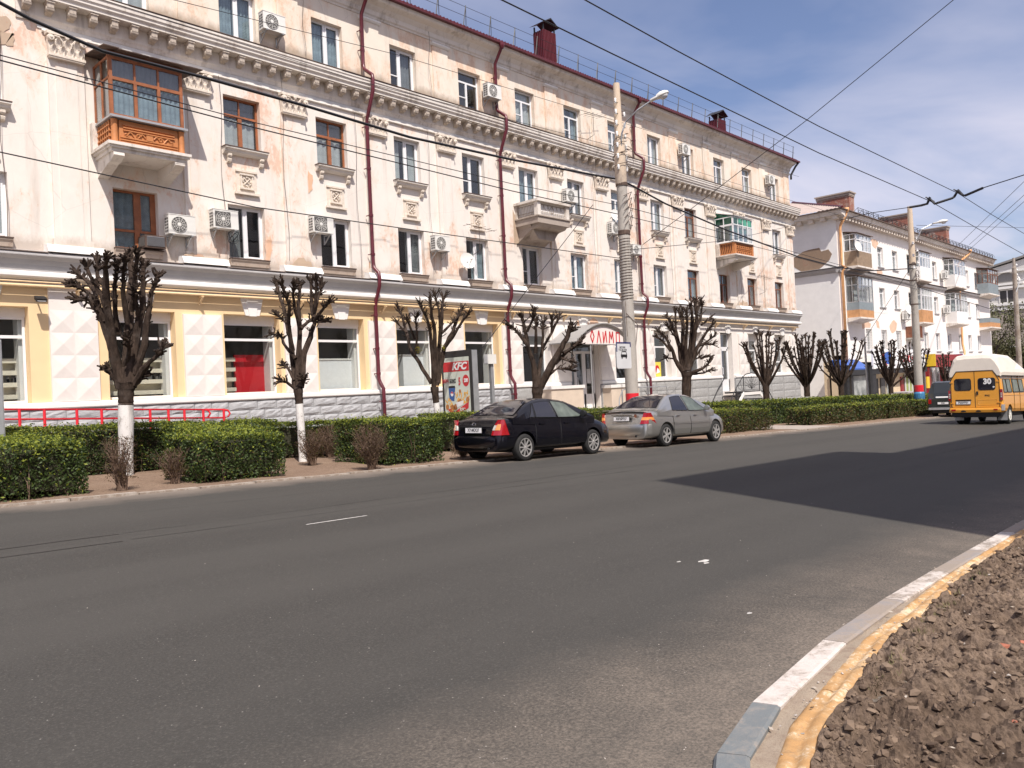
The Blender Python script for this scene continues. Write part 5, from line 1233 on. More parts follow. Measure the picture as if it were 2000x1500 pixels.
# roof
mb = MB(); a = (S2 - .85, 22.65); b = (E2 + .6, 22.65); rd = 29.5
mb.face([(a[0], a[1], 14.0), (b[0], b[1], 14.0), (b[0] - 5, rd, 16.6), (a[0] + 7, rd, 16.6)]); mb.face([(a[0], a[1], 13.93), (b[0], b[1], 13.93), (b[0], 23.6, 13.94), (a[0], 23.6, 13.94)])
mb.face([(a[0], a[1], 13.93), (b[0], b[1], 13.93), (b[0], b[1], 14.0), (a[0], a[1], 14.0)]); mb.face([(a[0], a[1], 13.93), (a[0], a[1], 14.0), (a[0], 36.5, 14), (a[0], 36.5, 13.93)])
mb.face([(a[0], a[1], 13.935), (a[0], 36.5, 13.935), (S2 + .1, 36.5, 13.935), (S2 + .1, a[1], 13.935)])
mb.build('roof', M['rust'], B2)
mb = MB(); rows = []; n = 90
for i in range(n + 1):
    y = 22.7 + 13.8 * i / n; top = 16.6 if y > rd else 14.0 + 2.6 * (y - 22.65) / (rd - 22.65); xx = a[0] + 7 * min(1, (y - 22.65) / (rd - 22.65)); hh = .04 * (i % 2)
    rows.append([(a[0], y, 14.02 + hh), (xx, y, top + .02 + hh)])
mb.grid(rows); mb.build('side_roof', M['corrugated'], B2)
mb = MB(); mb.tube([(a[0], 22.65, 14.05), (a[0] + 7, rd, 16.68), (b[0] - 5, rd, 16.68)], .09, 5); mb.build('ridge', M['roof_red'], B2)
# brick chimneys
for X_, pa, pb, zt in ((63.4, 23.45, 26.0, 15.95), (78.2, 23.8, 26.2, 16.2), (92.4, 24.4, 26.9, 16.75), (70.6, 27.5, 28.6, 17.3)):
    mb = MB(); mb.box(X_, X_ + 1.0, pa, pb, 13.5, zt - .32); c_ = mb.build('chimney', M['brick'], B2)
    mb = MB(); mb.box(X_ - .06, X_ + 1.06, pa - .06, pb + .06, zt - .33, zt - .14); mb.box(X_ - .14, X_ + 1.14, pa - .14, pb + .14, zt - .14, zt - .04); mb.box(X_ - .05, X_ + 1.05, pa - .05, pb + .05, zt - .42, zt - .38); mb.build('chimney_cap', M['concrete_dark'], c_)
rr = link('roof_railing', None, B2); p0 = None; x = S2 + 3; mb = MB(); mb.tube([(0, 0, 0), (0, 0, .5)], .022, 4); mb.tube([(0, .5, .1), (0, 0, .5)], .016, 4)
while x < E2:
    if p0 is None: p0 = mb.build('railing_post', M['black_metal'], rr, (x, 22.9, 14.05)).data
    else: link('railing_post', p0, rr, (x, 22.9, 14.05))
    x += 1.1
mb = MB()
for z in (14.2, 14.36, 14.54): mb.tube([(S2 + 3, 22.9, z), (E2, 22.9, z)], .016, 4)
x = S2 + 3
while x < E2: mb.tube([(x, 22.9, 14.2), (x + .55, 22.9, 14.54), (x + 1.1, 22.9, 14.2)], .011, 3); x += 1.1
mb.build('rail', M['black_metal'], rr)
# windows
mb = MB(); mb.box(-.08, 1.43, -.1, .05, -.06, 0); sl = None
for i, x in enumerate(cols2):
    for f, (a, b) in bz.items():
        if i == 0 and f == 2: continue
        st = 'C' if (i * 3 + f) % 3 else 'A'
        window(B2, x, a, 1.35, b - a, st, 'pvc', curtains=rand_cur())
        if i in (6,) and f > 0: continue
        if sl is None: sl = mb.build('sill', M['metal_grey'], B2, (x, 23.5, a)).data
        else: link('sill', sl, B2, (x, 23.5, a))
        if f == 0 and i < 4:
            gm = MB()
            for q in range(6): gm.box(x + .1 + q * .22, x + .115 + q * .22, 23.52, 23.535, a, b)
            for q in range(8): gm.box(x, x + 1.35, 23.515, 23.53, a + .1 + q * .21, a + .115 + q * .21)
            gm.build('window_grille', M['trim_white'], B2)
# balconies
def balcony2(x0, x1, zt, dp, low, glz=None, low_h=1.0, top=2.3, low2=None, n=4, roof=True, name='balcony'):
    bl = link(name, None, B2); yf = 23.5 - dp
    mb = MB(); mb.prism([(23.5, zt), (yf - .08, zt), (yf - .08, zt - .12), (yf + .2, zt - .2), (23.5, zt - .35)], x0 - .1, x1 + .1); mb.build('slab', M['moulding'], bl)
    def ring(m_, a, b, nm):
        mb = MB(); mb.box(x0, x1, yf, yf + .05, a, b); mb.box(x0, x0 + .05, yf + .05, 23.5, a, b); mb.box(x1 - .05, x1, yf + .05, 23.5, a, b)
        k = x0 + .15
        while k < x1: mb.box(k, k + .04, yf - .015, yf, a + .01, b - .01); k += .22
        mb.build(nm, M[m_], bl)
    if low2: ring(low2, zt, zt + low_h * .5, 'panel'); ring(low, zt + low_h * .5 + .002, zt + low_h, 'panel')
    else: ring(low, zt, zt + low_h, 'panel')
    if glz:
        front_glaze(bl, yf + .03, x0, x1, zt + low_h, zt + top, n, zt + low_h + (top - low_h) * .66, glz, 'glass', s=.07)
        side_glaze(bl, x0 + .03, yf + .05, 23.48, zt + low_h, zt + top, glz, 'glass', zt + low_h + (top - low_h) * .66, 1)
        mb = MB(); mb.box(x0 + .3, x1 - .4, yf + .5, yf + .52, zt + low_h, zt + top - .5); mb.build('curtain', M['curtain'], bl)
        if roof: mb = MB(); mb.prism([(23.5, zt + top + .2), (yf - .15, zt + top), (yf - .15, zt + top + .05), (23.5, zt + top + .26)], x0 - .12, x1 + .12); mb.build('balcony_roof', M['rust'], bl)
    return bl
balcony2(61.9, 65.0, 9.86, .95, 'brown_siding', 'pvc', 1.15, 2.45)
balcony2(61.9, 64.9, 5.95, .95, 'grey_blue', 'metal_grey', 1.15, 3.1, low2='orange_faded')
balcony2(77.0, 80.0, 9.86, .9, 'trim_white', 'pvc', 1.1, 2.5)
balcony2(77.0, 80.0, 6.0, .9, 'orange_faded', 'pvc', 1.1, 3.1)
balcony2(87.3, 91.2, 9.86, 1.0, 'trim_white', 'pvc', 1.1, 2.7)
balcony2(87.3, 91.2, 6.2, 1.0, 'trim_white', 'pvc', 1.1, 3.0)
balcony2(99.6, 103.9, 9.8, 1.1, 'grey_blue', 'wood_brown', 1.15, 2.7)
balcony2(99.6, 103.9, 6.1, 1.1, 'grey_blue', None, 1.0, low2='orange_faded')
mb = MB(); bl = link('balcony', None, B2); mb.box(75.1, 77.4, 22.8, 22.85, 4.6, 5.6); mb.box(75.1, 75.15, 22.85, 23.5, 4.6, 5.6); mb.box(77.35, 77.4, 22.85, 23.5, 4.6, 5.6)
for q in range(10): mb.box(75.15 + q * .22, 75.2 + q * .22, 22.76, 22.8, 4.5, 5.65)
mb.build('panel', M['wood_brown'], bl); mb = MB(); mb.box(75, 77.5, 22.75, 23.5, 4.45, 4.59); mb.build('slab', M['concrete'], bl)
for x, pts in ((61.2, [(61.0, 22.8, 13.95), (61.0, 22.9, 13.6), (60.85, 23.25, 12.9), (60.85, 23.3, 12.6), (60.85, 23.3, 9.9), (60.85, 23.05, 9.7), (60.85, 23.3, 9.4), (60.85, 23.3, -1.2)]), (92, [(94.5, 22.8, 14.0), (94.3, 22.85, 13.7), (92.4, 23.1, 12.9), (91.9, 23.3, 12.5), (91.9, 23.3, 4.2), (91.7, 23.1, 3.4), (90.6, 22.8, 2.6)])):
    mb = MB(); mb.tube(pts, .11, 8); mb.lathe([(.1, -.15), (.2, .05), (.2, .2), (.16, .2)], (pts[0][0], pts[0][1], 13.95), n=8); mb.build('downpipe', M['orange_tube'], B2, smooth=True)
ac_unit(86.3, 10.6, 'air conditioner beside the fourth white balcony, upper floor of the white house', 1.0, .75, .4)
ac_unit(86.4, 7.2, 'air conditioner beside the fourth white balcony, middle floor of the white house', 1.0, .75, .4)
ac_unit(74.4, 6.2, 'air conditioner under the satellite dish on the white house', 1.0, .7, .4)
dish(74.3, 22.9, 7.1, .5, 'white satellite dish over an air conditioner on the white house')
dish(61.9, 22.4, 11.3, .42, 'white satellite dish on the corner balcony of the white house')
# shop fronts
gS = lambda x: gz(x, 22) + .04
M['sign_blue'] = mat('sign_blue', (.02, .10, .42), .35, var=.1); M['sign_maroon'] = mat('sign_maroon', (.25, .02, .025), .4, var=.08); M['sign_yellow'] = mat('sign_yellow', (.75, .50, .03), .4, var=.05)
M['cream_wall'] = mat('cream_wall', (.62, .50, .34), .8, var=.08); M['photo_print'] = mat('photo_print', (.06, .075, .08), .4, var=.1, scale=1.2, col2=(.50, .52, .50)); M['lime'] = mat('lime', (.30, .36, .12), .6, var=.3, scale=1.5); M['shop_glass'] = M['glass']
mb = MB(); holed_wall(mb, 58.2, 60.6, -1.6, 2.6, [], 23.6, .1); mb.box(58.2, 60.6, 23.6, 24, -1.6, 2.6); mb.build('annex_wall', M['cream_wall'], B2)
mb = MB(); mb.box(S2, E2, 23.46, 24.2, 2.55, 3.1); mb.build('fascia', M['b2_wall'], B2)
SH = thing('storefront', 'dark blue shop front with a large grey landscape photo panel', 'shop front')
mb = MB(); mb.prism([(23.45, 2.75), (22.5, 2.05), (22.5, 1.95), (23.45, 1.95)], 58.4, 63.3); mb.build('awning', M['sign_blue'], SH)
mb = MB(); mb.box(60.1, 63.4, 22.72, 22.8, gS(61), 1.5); mb.build('photo_panel', M['photo_print'], SH); mb = MB(); mb.box(60.1, 63.4, 22.70, 22.715, gS(61), -.1); mb.build('grass_print', M['lime'], SH)
mb = MB(); mb.box(58.0, 60.1, 22.85, 23.4, gS(58), 1.9); mb.build('side_panel', M['cream_wall'], SH)
mb = MB(); mb.box(59.7, 60.1, 22.6, 22.9, gS(61), 1.94); mb.box(63.4, 64.5, 22.5, 22.8, gS(63), 1.94); mb.box(59.5, 77, 22.45, 22.6, 1.55, 1.95); mb.build('frame', M['black_metal'], SH)
SH = thing('storefront', 'white shop sign with a red and blue ball and thin red lettering', 'shop front')
mb = MB(); mb.box(63.6, 76.2, 22.35, 22.5, 1.96, 3.5); mb.build('sign_board', M['white'], SH)
def disc(mb, cx, cz, rx, rz, y, a0=0, a1=2 * math.pi, n=20): mb.face([(cx, y, cz)] + [(cx + rx * math.cos(a0 + (a1 - a0) * q / n), y, cz + rz * math.sin(a0 + (a1 - a0) * q / n)) for q in range(n + 1)])
mb = MB(); disc(mb, 66.4, 2.75, 1.0, .58, 22.34, 2.0, 4.9); mb.build('ball_print', M['red_print'], SH)
mb = MB(); disc(mb, 66.9, 2.8, .95, .5, 22.335); mb.build('ball_print', M['sign_blue'], SH)
text('мобо', 1.0, M['red_print'], parent=SH, M=frame_m((71.5, 22.33, 2.75), (1, 0, 0), (0, 0, 1)), sx=1.6)
mb = MB(); mb.box(64.5, 76, 23.2, 23.45, gS(66), 1.9); mb.build('wall', M['cream_wall'], SH)
for x0, x1, m_, nm in ((65.2, 66.0, 'wood_brown', 'door'), (67.2, 68.2, 'ac_dark', 'window'), (68.6, 69.8, 'photo_print', 'poster'), (64.9, 66.6, 'black', 'window'), (72.0, 72.7, 'sign_maroon', 'post'), (75.6, 76.4, 'sign_maroon', 'post')):
    mb = MB(); mb.box(x0, x1, 23.1, 23.2, gS(67) + (.6 if nm == 'window' else 0), 1.2); mb.build(nm, M[m_], SH)
for x0 in (72.9, 73.8, 74.7): mb = MB(); mb.box(x0, x0 + .8, 23.08, 23.2, gS(72), 1.4); mb.build('panel', M['lime'], SH)
for x0 in (72.8, 73.72, 74.62, 75.5): mb = MB(); mb.box(x0, x0 + .1, 23.0, 23.08, gS(72), 1.5); mb.build('window_frame', M['pvc'], SH)
SH = thing('storefront', 'maroon sign board with a yellow end above white framed shop windows', 'shop front')
mb = MB(); mb.box(78.0, 86.6, 22.0, 22.2, 1.9, 3.05); mb.build('sign_board', M['sign_maroon'], SH); mb = MB(); mb.box(77.9, 78.0, 22.0, 23.4, 2.0, 3.1); mb.build('sign_end', M['sign_yellow'], SH); mb = MB(); mb.box(86.6, 86.75, 22.0, 23.4, 2.0, 3.1); mb.build('sign_end', M['sign_blue'], SH)
mb = MB(); mb.box(76.6, 96, 23.3, 23.5, gS(80), 1.9); mb.build('wall', M['curtain_grey'], SH)
x = 77.0
while x < 90:
    mb = MB(); mb.box(x, x + .18, 23.1, 23.3, gS(x), 1.85); mb.build('window_frame', M['pvc'], SH)
    mb = MB(); mb.box(x + .18, x + 1.3, 23.2, 23.21, gS(x), 1.85); mb.build('pane', M['glass'], SH); mb = MB(); mb.box(x + .3, x + 1.0, 23.22, 23.25, gS(x), 1.5); mb.build('display_panel', M[random.choice(['lime', 'curtain', 'cream_wall'])], SH); x += 1.45
for x in (82.2, 86.2, 77.9): mb = MB(); mb.box(x, x + .5, 22.6, 22.9, gS(x), 1.9); mb.build('column', M['sign_maroon'], SH)
t = thing('street_sign', 'bright yellow upright sign between the maroon shop posts', 'sign'); mb = MB(); mb.box(74.9, 75.6, 21.9, 22.0, .1, 1.1); mb.build('board', M['sign_yellow'], t); mb = MB(); mb.tube([(75.2, 22.03, gS(75)), (75.2, 22.03, .3)], .05, 6); mb.build('post', M['sign_maroon'], t)
t = thing('kiosk', 'low white kiosk box standing before the cream shop wall', 'kiosk'); mb = MB(); mb.box(65.5, 67.6, 20.6, 21.8, gz(66, 21), gz(66, 21) + 1.35); mb.build('body', M['white'], t); mb = MB(); mb.box(65.4, 67.7, 20.5, 21.9, gz(66, 21) + 1.35, gz(66, 21) + 1.42); mb.build('top', M['trim_grey'], t)

# ------------------------------------------------------------------ the ornate building and trees at the end of the street
CHX = 135.0
CH = thing('theatre_building', 'pale grey classical building with arched windows and low gable at the street end', 'building')
M['ch_wall'] = mat('ch_wall', (.62, .60, .56), .85, var=.08, scale=.6); M['ch_trim'] = mat('ch_trim', (.74, .72, .68), .85, var=.05); M['ch_dark'] = mat('ch_dark', (.22, .21, .20), .9, var=.1)
mb = MB(); holes = []
mb.box(CHX, CHX + 20, -6, 42, -5, 15.4); mb.build('wall', M['ch_wall'], CH)
def cx(mb, ya, yb, za, zb, d0, d1): mb.box(CHX + d0, CHX + d1, ya, yb, za, zb)
mb = MB(); cx(mb, -7, 42.5, 13.0, 13.35, -.5, .0); cx(mb, -7, 42.5, 10.6, 10.9, -.25, 0); cx(mb, -7, 42.6, 15.4, 15.75, -.5, .2); mb.build('cornice', M['ch_trim'], CH)
mb = MB(); mb.prism([(31.5, 15.76), (24.5, 17.3), (17.5, 15.76)], CHX - .5, CHX + 10); mb.build('gable', M['ch_wall'], CH)
mb = MB(); mb.prism([(32.5, 15.7), (24.5, 17.5), (16.5, 15.7), (16.5, 15.95), (24.5, 17.8), (32.5, 15.95)], CHX - .9, CHX + 10.2); mb.build('roof', M['ch_dark'], CH)
mb = MB()
for yc_ in (28.0, 22.5, 17):
    pts = [(yc_ + 1.5 * math.cos(a), 14.0 + 1.5 * math.sin(a)) for a in [math.pi * q / 12 for q in range(13)]]; mb.prism(pts, CHX - .08, CHX)
mb.build('lunette', M['ch_dark'], CH)
mb = MB()
for yc_ in (28.0, 22.5, 17): mb.tube([(CHX - .12, yc_ + 1.65 * math.cos(a), 14.0 + 1.6 * math.sin(a)) for a in [math.pi * q / 12 for q in range(13)]], .18, 5); cx(mb, yc_ - 2.2, yc_ + 2.2, 13.55, 13.85, -.5, 0)
mb.build('arch_trim', M['ch_trim'], CH)
mb = MB(); mb.lathe([(0, 0), (.45, 0), (.45, .1)], (CHX - .1, 31.2, 14.6), (1, 0, 0), 14); mb.build('round_window', M['ch_dark'], CH)
for yc_ in (28.0, 22.5, 17):
    f = MB(); cx(f, yc_ - 1.05, yc_ + 1.05, 10.92, 11.05, -.1, 0); cx(f, yc_ - 1.05, yc_ + 1.05, 12.8, 12.95, -.1, 0)
    for q in (-1.05, -.07, .92): cx(f, yc_ + q, yc_ + q + .13, 11.0, 12.9, -.1, 0)
    f = f.build('window', M['ch_trim'], CH); p = MB(); cx(p, yc_ - 1, yc_ + 1, 10.95, 12.9, -.04, -.02); p.build('pane', M['dark_room'], f)
mb = MB(); mb.box(CHX + 1, CHX + 2, 30, 31.2, 16, 17.6); mb.build('roof_vent', M['black_metal'], CH)
M['leaf_olive'] = mat('leaf_olive', (.055, .062, .02), .7, var=.4, scale=.5, col2=(.12, .12, .045))
M['leaf_spring'] = mat('leaf_spring', (.14, .15, .05), .7, var=.3, scale=.5, col2=(.22, .20, .10))
M['bark'] = mat('bark', (.050, .040, .034), .9, var=.35, scale=12, bump=.6, bscale=30)
def tree(x, y, z, h, rad, leafm, label, n_leaf, seed, leaf=.16, bare=.3):
    rn = random.Random(seed); t = thing('tree', label, 'tree', (x, y, z)); mb = MB(); tips = []
    def br(p, d, L_, r, k):
        q = p; pts = [p]; 
        for s_ in range(4):
            d = (d + Vector((rn.uniform(-.22, .22), rn.uniform(-.22, .22), rn.uniform(-.05, .15)))).normalized(); q = q + d * L_ / 4; pts.append(q)
        mb.tube(pts, [r, r * .85, r * .7, r * .6, r * .5], 5 if k > 1 else 3, cap=False)
        if k == 0: tips.append(q); tips.append(pts[2]); return
        for c_ in range(rn.choice([3, 3, 4])):
            a = rn.uniform(0, 6.3); dd = (d * rn.uniform(.4, 1) + Vector((math.cos(a), math.sin(a), rn.uniform(0, .6))) * .7).normalized(); br(pts[rn.choice([2, 3, 4])], dd, L_ * rn.uniform(.6, .8), r * .5, k - 1)
    br(Vector((0, 0, 0)), Vector((.05, 0, 1)), h * .42, h * .022, 4); mb.build('trunk', M['bark'], t)
    mb = MB()
    for i in range(n_leaf):
        c_ = rn.choice(tips) + Vector((rn.gauss(0, 1), rn.gauss(0, 1), rn.gauss(0, 1))) * rad * .09; a = Vector((rn.uniform(-1, 1), rn.uniform(-1, 1), rn.uniform(-1, 1))).normalized() * leaf * rn.uniform(.5, 1.2); b_ = a.cross(Vector((rn.uniform(-1, 1), rn.uniform(-1, 1), rn.uniform(-1, 1)))).normalized() * leaf * .7
        mb.face([c_ - a, c_ + b_, c_ + a, c_ - b_])
    mb.build('crown', leafm, t); return t
tree(122, 26.5, -4.2, 14, 6, M['leaf_olive'], 'dark forked tree with thin spring leaves before the pale grey building', 5000, 3, .16)
tree(126, 30.0, -4.2, 9, 6, M['leaf_spring'], 'tree in pale spring leaf beside the corner of the white house', 9000, 4, .2)
def mass(name, x0, x1, y0, y1, z0, z1, m_, n, label, seed, leaf=.3):
    rn = random.Random(seed); mb = MB()
    for i in range(n):
        c_ = Vector((rn.uniform(x0, x1), rn.uniform(y0, y1), z0 + (z1 - z0) * rn.random() ** .8)); c_.z -= .0; top = z1 - 1.3 * abs(noise.noise((c_.x * .3, c_.y * .3, seed)))
        if c_.z > top: c_.z = top * rn.uniform(.7, 1)
        a = Vector((rn.uniform(-1, 1), rn.uniform(-1, 1), rn.uniform(-1, 1))).normalized() * leaf * rn.uniform(.5, 1.2); b_ = a.cross(Vector((rn.uniform(-1, 1), rn.uniform(-1, 1), rn.uniform(-1, 1)))).normalized() * leaf * .7
        mb.face([c_ - a, c_ + b_, c_ + a, c_ - b_])
    mb.build(name, m_, kind='stuff', label=label, category='greenery')
mass('shrubbery', 125, 129, 12, 33, -4.6, 4.2, M['leaf_olive'], 26000, 'dense olive green shrubbery below the pale grey building', 5, .28)
t = thing('retaining_wall', 'long brownish wall with pale coping behind the far shrubbery', 'wall'); mb = MB(); mb.box(130, 131, 4, 34, -6, 9.6); mb.build('wall', M['concrete_dark'], t); mb = MB(); mb.box(129.8, 131.2, 4, 34, 9.61, 9.95); mb.box(129.85, 130, 4, 34, 4.2, 4.5); mb.build('coping', M['ch_trim'], t)

# ------------------------------------------------------------------ poles and wires
def wrap(mb, x, y, z0, z1, r0, r1, turns):
    pts = []; n = int(turns * 10)
    for i in range(n + 1):
        t = i / n; a = 2 * math.pi * turns * t; r = r0 + (r1 - r0) * t; pts.append((x + r * math.cos(a), y + r * math.sin(a), z0 + (z1 - z0) * t))
    mb.tube(pts, .012, 4)
def lamp_head(parent, base, d, L_=.75):
    d = Vector(d).normalized(); s_ = Vector((0, 0, 1)).cross(d).normalized(); u = d.cross(s_); mb = MB(); rows = []
    for i, (t, w_, h_) in enumerate(((0, .05, .05), (.02, .09, .07), (.34, .10, .08), (.42, .15, .12), (.6, .19, .15), (.8, .18, .13), (.95, .12, .08), (1, .04, .03))):
        c_ = Vector(base) + d * t * L_; rows.append([c_ + s_ * w_ * math.cos(a) + u * h_ * math.sin(a) * (1 if math.sin(a) > 0 else .45) for a in [q * math.pi / 6 for q in range(12)]])
    mb.grid(rows, closed=True); mb.face(rows[-1]); mb.face(rows[0]); o = mb.build('lamp_head', M['ac_white'], parent, smooth=True)
    mb = MB(); c_ = Vector(base) + d * L_ * .7 - u * .05; mb.lathe([(.0, -.09), (.10, -.07), (.155, 0), (.15, .02)], c_, u, 14); mb.build('lamp_glass', M['curtain'], o, smooth=True)
# pole one
P1 = Vector((22.62, 16.0, 0)); zb = gz(P1.x, P1.y); zt = 12.05
t = thing('utility_pole', 'tall grey concrete pole with wound wire, red painted base and taxi stand sign', 'pole')
mb = MB()
pr = [(.225, zb - .2), (.222, zb + 1), (.215, 3), (.205, 5), (.19, 7), (.175, 8.6)]; mb.lathe([(r, z) for r, z in pr], (P1.x, P1.y, 0), n=18); mb.face([(P1.x + .175 * math.cos(q), P1.y + .175 * math.sin(q), 8.6) for q in [k * .35 for k in range(18)]]); mb.build('shaft', M['concrete'], t, smooth='auto')
M['pole_top'] = plaster('pole_top', (.62, .50, .38), (.5, .42, .34), (.40, .32, .25), (.25, .2, .16), .58, .6, 31)
mb = MB(); mb.lathe([(.185, 8.55), (.20, 8.6), (.19, 10.0), (.145, 10.15), (.115, zt), (0, zt + .02)], (P1.x - .02, P1.y, 0), n=16); mb.build('shaft', M['pole_top'], t, smooth='auto')
mb = MB(); mb.lathe([(.232, zb - .1), (.231, 0.6), (.228, 1.36), (.21, 1.36)], (P1.x, P1.y, 0), n=18); mb.build('red_band', M['red_paint'], t, smooth='auto')
mb = MB(); wrap(mb, P1.x, P1.y, 4.55, 6.7, .222, .202, 22); wrap(mb, P1.x, P1.y, 9.0, 10.1, .27, .25, 3); wrap(mb, P1.x + .1, P1.y, 9.3, 10.4, .32, .26, 2); mb.lathe([(.20, 6.8), (.212, 6.82), (.212, 6.95), (.20, 6.97)], (P1.x, P1.y, 0), n=14); mb.lathe([(.205, 8.5), (.212, 8.6), (.20, 8.62)], (P1.x, P1.y, 0), n=14)
for k in range(5): mb.tube([(P1.x - .2, P1.y - .2, 8.1 - k * .25), (P1.x + .25, P1.y - .22, 8.3 - k * .2), (P1.x + .3, P1.y, 8.0 - k * .3)], .013, 4)
for k in range(3): mb.tube([(P1.x + .3 * math.cos(a * .5) + .28, P1.y - .15, 9.4 + k * .3 + .2 * math.sin(a * .5)) for a in range(13)], .010, 4)
mb.tube([(P1.x - .26, P1.y - .1, 4.5), (P1.x - .27, P1.y - .12, 3.3)], .01, 4); mb.tube([(P1.x - .26, P1.y - .1, 4.1), (P1.x + .1, P1.y - .3, 3.7), (P1.x + .27, P1.y - .1, 3.2), (P1.x + .29, P1.y, 2.7)], .014, 4); mb.build('wound_wire', M['rust'], t)
mb = MB()
for k in range(7):
    for sx in (-1, 1):
        if sx > 0 and k == 0: continue
        z = zt - .65 - k * .38; c_ = (P1.x + sx * (.24 + .0 * k), P1.y - .08, z); mb = MB(); mb.lathe([(.02, -.1), (.045, -.08), (.03, -.04), (.05, 0), (.035, .04), (.04, .07), (0, .08)], c_, n=8); mb.build('insulator', M['white'], t, smooth=True)
mb = MB()
for k in range(7):
    z = zt - .7 - k * .38; mb.tube([(P1.x - .3, P1.y - .08, z), (P1.x + .3, P1.y - .08, z)], .012, 4)
mb.build('crossbar', M['rust'], t)
mb = MB(); A = on_y(1213, 300, 15.9); Bp = on_y(1222, 238, 15.7); Cp = on_y(1245, 215, 15.2); Dp = on_y(1270, 198, 14.8); mb.tube([A, on_y(1214, 262, 15.8), Bp, Cp, Dp], .03, 6); mb.build('lamp_arm', M['metal_grey'], t)
dd = on_y(1306, 180, 14.3) - Dp; lamp_head(t, Dp, dd, dd.length)
M['navy'] = mat('navy', (.012, .02, .12), .4, var=0); M['sign_face'] = mat('sign_face', (.60, .61, .62), .5, var=.05, scale=3)
t2 = thing('taxi_stand_sign', 'white taxi stand sign with car symbol fixed to the concrete pole', 'sign'); sy = P1.y - .35
c0 = on_y(1203, 668, sy); c1 = on_y(1235, 664, sy); c2 = on_y(1207, 720, sy); wS, zS0, zS1 = .82, c2.z, c0.z
xS = c0.x; mb = MB(); mb.prism([(xS + .04, zS0), (xS + wS - .04, zS0), (xS + wS, zS0 + .04), (xS + wS, zS1), (xS, zS1), (xS, zS0 + .04)], sy, sy + .02, axis='y'); mb.build('plate', M['sign_face'], t2)
mb = MB(); mb.box(xS, xS + wS, sy - .006, sy - .001, zS1 - .045, zS1); mb.box(xS, xS + .045, sy - .006, sy - .001, zS1 - .32, zS1 - .051); mb.box(xS + wS - .05, xS + wS, sy - .006, sy - .001, zS1 - .16, zS1 - .051); mb.build('blue_border', M['navy'], t2)
text('В І Я К\nТ А К С И', .085, M['black'], parent=t2, M=frame_m((xS + wS * .42, sy - .006, zS1 - .22), (1, 0, 0), (0, 0, 1)), sx=1.15, bold=.002)
mb = MB(); ccx, ccz = xS + wS * .5, zS0 + (zS1 - zS0) * .5
mb.box(ccx - .17, ccx + .17, sy - .008, sy - .001, ccz - .06, ccz + .03); mb.box(ccx - .14, ccx - .09, sy - .008, sy - .001, ccz - .11, ccz - .06); mb.box(ccx + .09, ccx + .14, sy - .008, sy - .001, ccz - .11, ccz - .06)
mb.tube([(ccx - .15, sy - .006, ccz + .03), (ccx - .11, sy - .006, ccz + .13), (ccx + .11, sy - .006, ccz + .13), (ccx + .15, sy - .006, ccz + .03)], .012, 5); mb.build('car_symbol', M['black'], t2)
mb = MB(); mb.box(xS + .3, xS + .5, sy + .02, P1.y - .2, zS1 - .3, zS1 - .25); mb.box(xS + .3, xS + .5, sy + .02, P1.y - .2, zS0 + .2, zS0 + .25); mb.build('clamp', M['metal_grey'], t2)
# pole two with the heavy wire arm
P2 = on_y(1793, 750, 16.2); top2 = on_y(1781, 405, 16.2); t = thing('utility_pole', 'concrete street light pole with red and blue painted bands near the dark van', 'pole')
zb = gz(P2.x, 16.2); mb = MB(); dx2 = top2.x - P2.x
mb.lathe([(.245, zb - .2), (.235, 2), (.215, 5), (.19, 8.3)], (P2.x + .15, 16.2, 0), n=16); mb.build('shaft', M['concrete'], t, smooth='auto'); mb = MB(); mb.lathe([(.205, 8.25), (.195, 8.6), (.14, top2.z), (0, top2.z + .01)], (P2.x + .2, 16.2, 0), n=14); mb.build('shaft', M['pole_top'], t, smooth='auto')
z1_ = on_y(1795, 752, 16.2).z; z2_ = on_y(1795, 765, 16.2).z
mb = MB(); mb.lathe([(.262, z2_), (.264, z2_ + .01), (.258, z1_), (.22, z1_)], (P2.x + .15, 16.2, 0), n=16); mb.build('red_band', M['red_paint'], t); mb = MB(); mb.lathe([(.27, zb - .1), (.32, z2_ - .25), (.32, z2_ - .1), (.26, z2_ - .01)], (P2.x + .15, 16.2, 0), n=16); M['blue_band'] = mat('blue_band', (.05, .20, .38), .5, var=.1); mb.build('blue_band', M['blue_band'], t)
mb = MB(); A = on_y(1790, 470, 16.0); E_ = on_y(1822, 437, 15.2); mb.tube([A, on_y(1800, 448, 15.7), E_], .04, 6); mb.build('lamp_arm', M['metal_grey'], t); dd = on_y(1852, 431, 14.4) - E_; lamp_head(t, E_, dd, dd.length)
mb = MB()
for k in range(6): mb.lathe([(.03, -.1), (.08, -.06), (.05, 0), (.08, .05), (0, .1)], (P2.x + .15 + (-.38 if k % 2 else .42), 16.0, 10.0 - k * .38), n=7)
mb.build('insulator', M['white'], t); mb = MB()
for k in range(3): mb.tube([(P2.x + .15 + .3 * math.cos(a * .5) - .3, 15.85, 7.2 + .25 * k + .22 * math.sin(a * .5)) for a in range(13)], .02, 4)
for z in (8.3, 7.3, 5.8): mb.lathe([(.18, z), (.23, z), (.23, z + .06), (.18, z + .06)], (P2.x + .15, 16.2, 0), n=12)
mb.build('clamp', M['rust'], t)
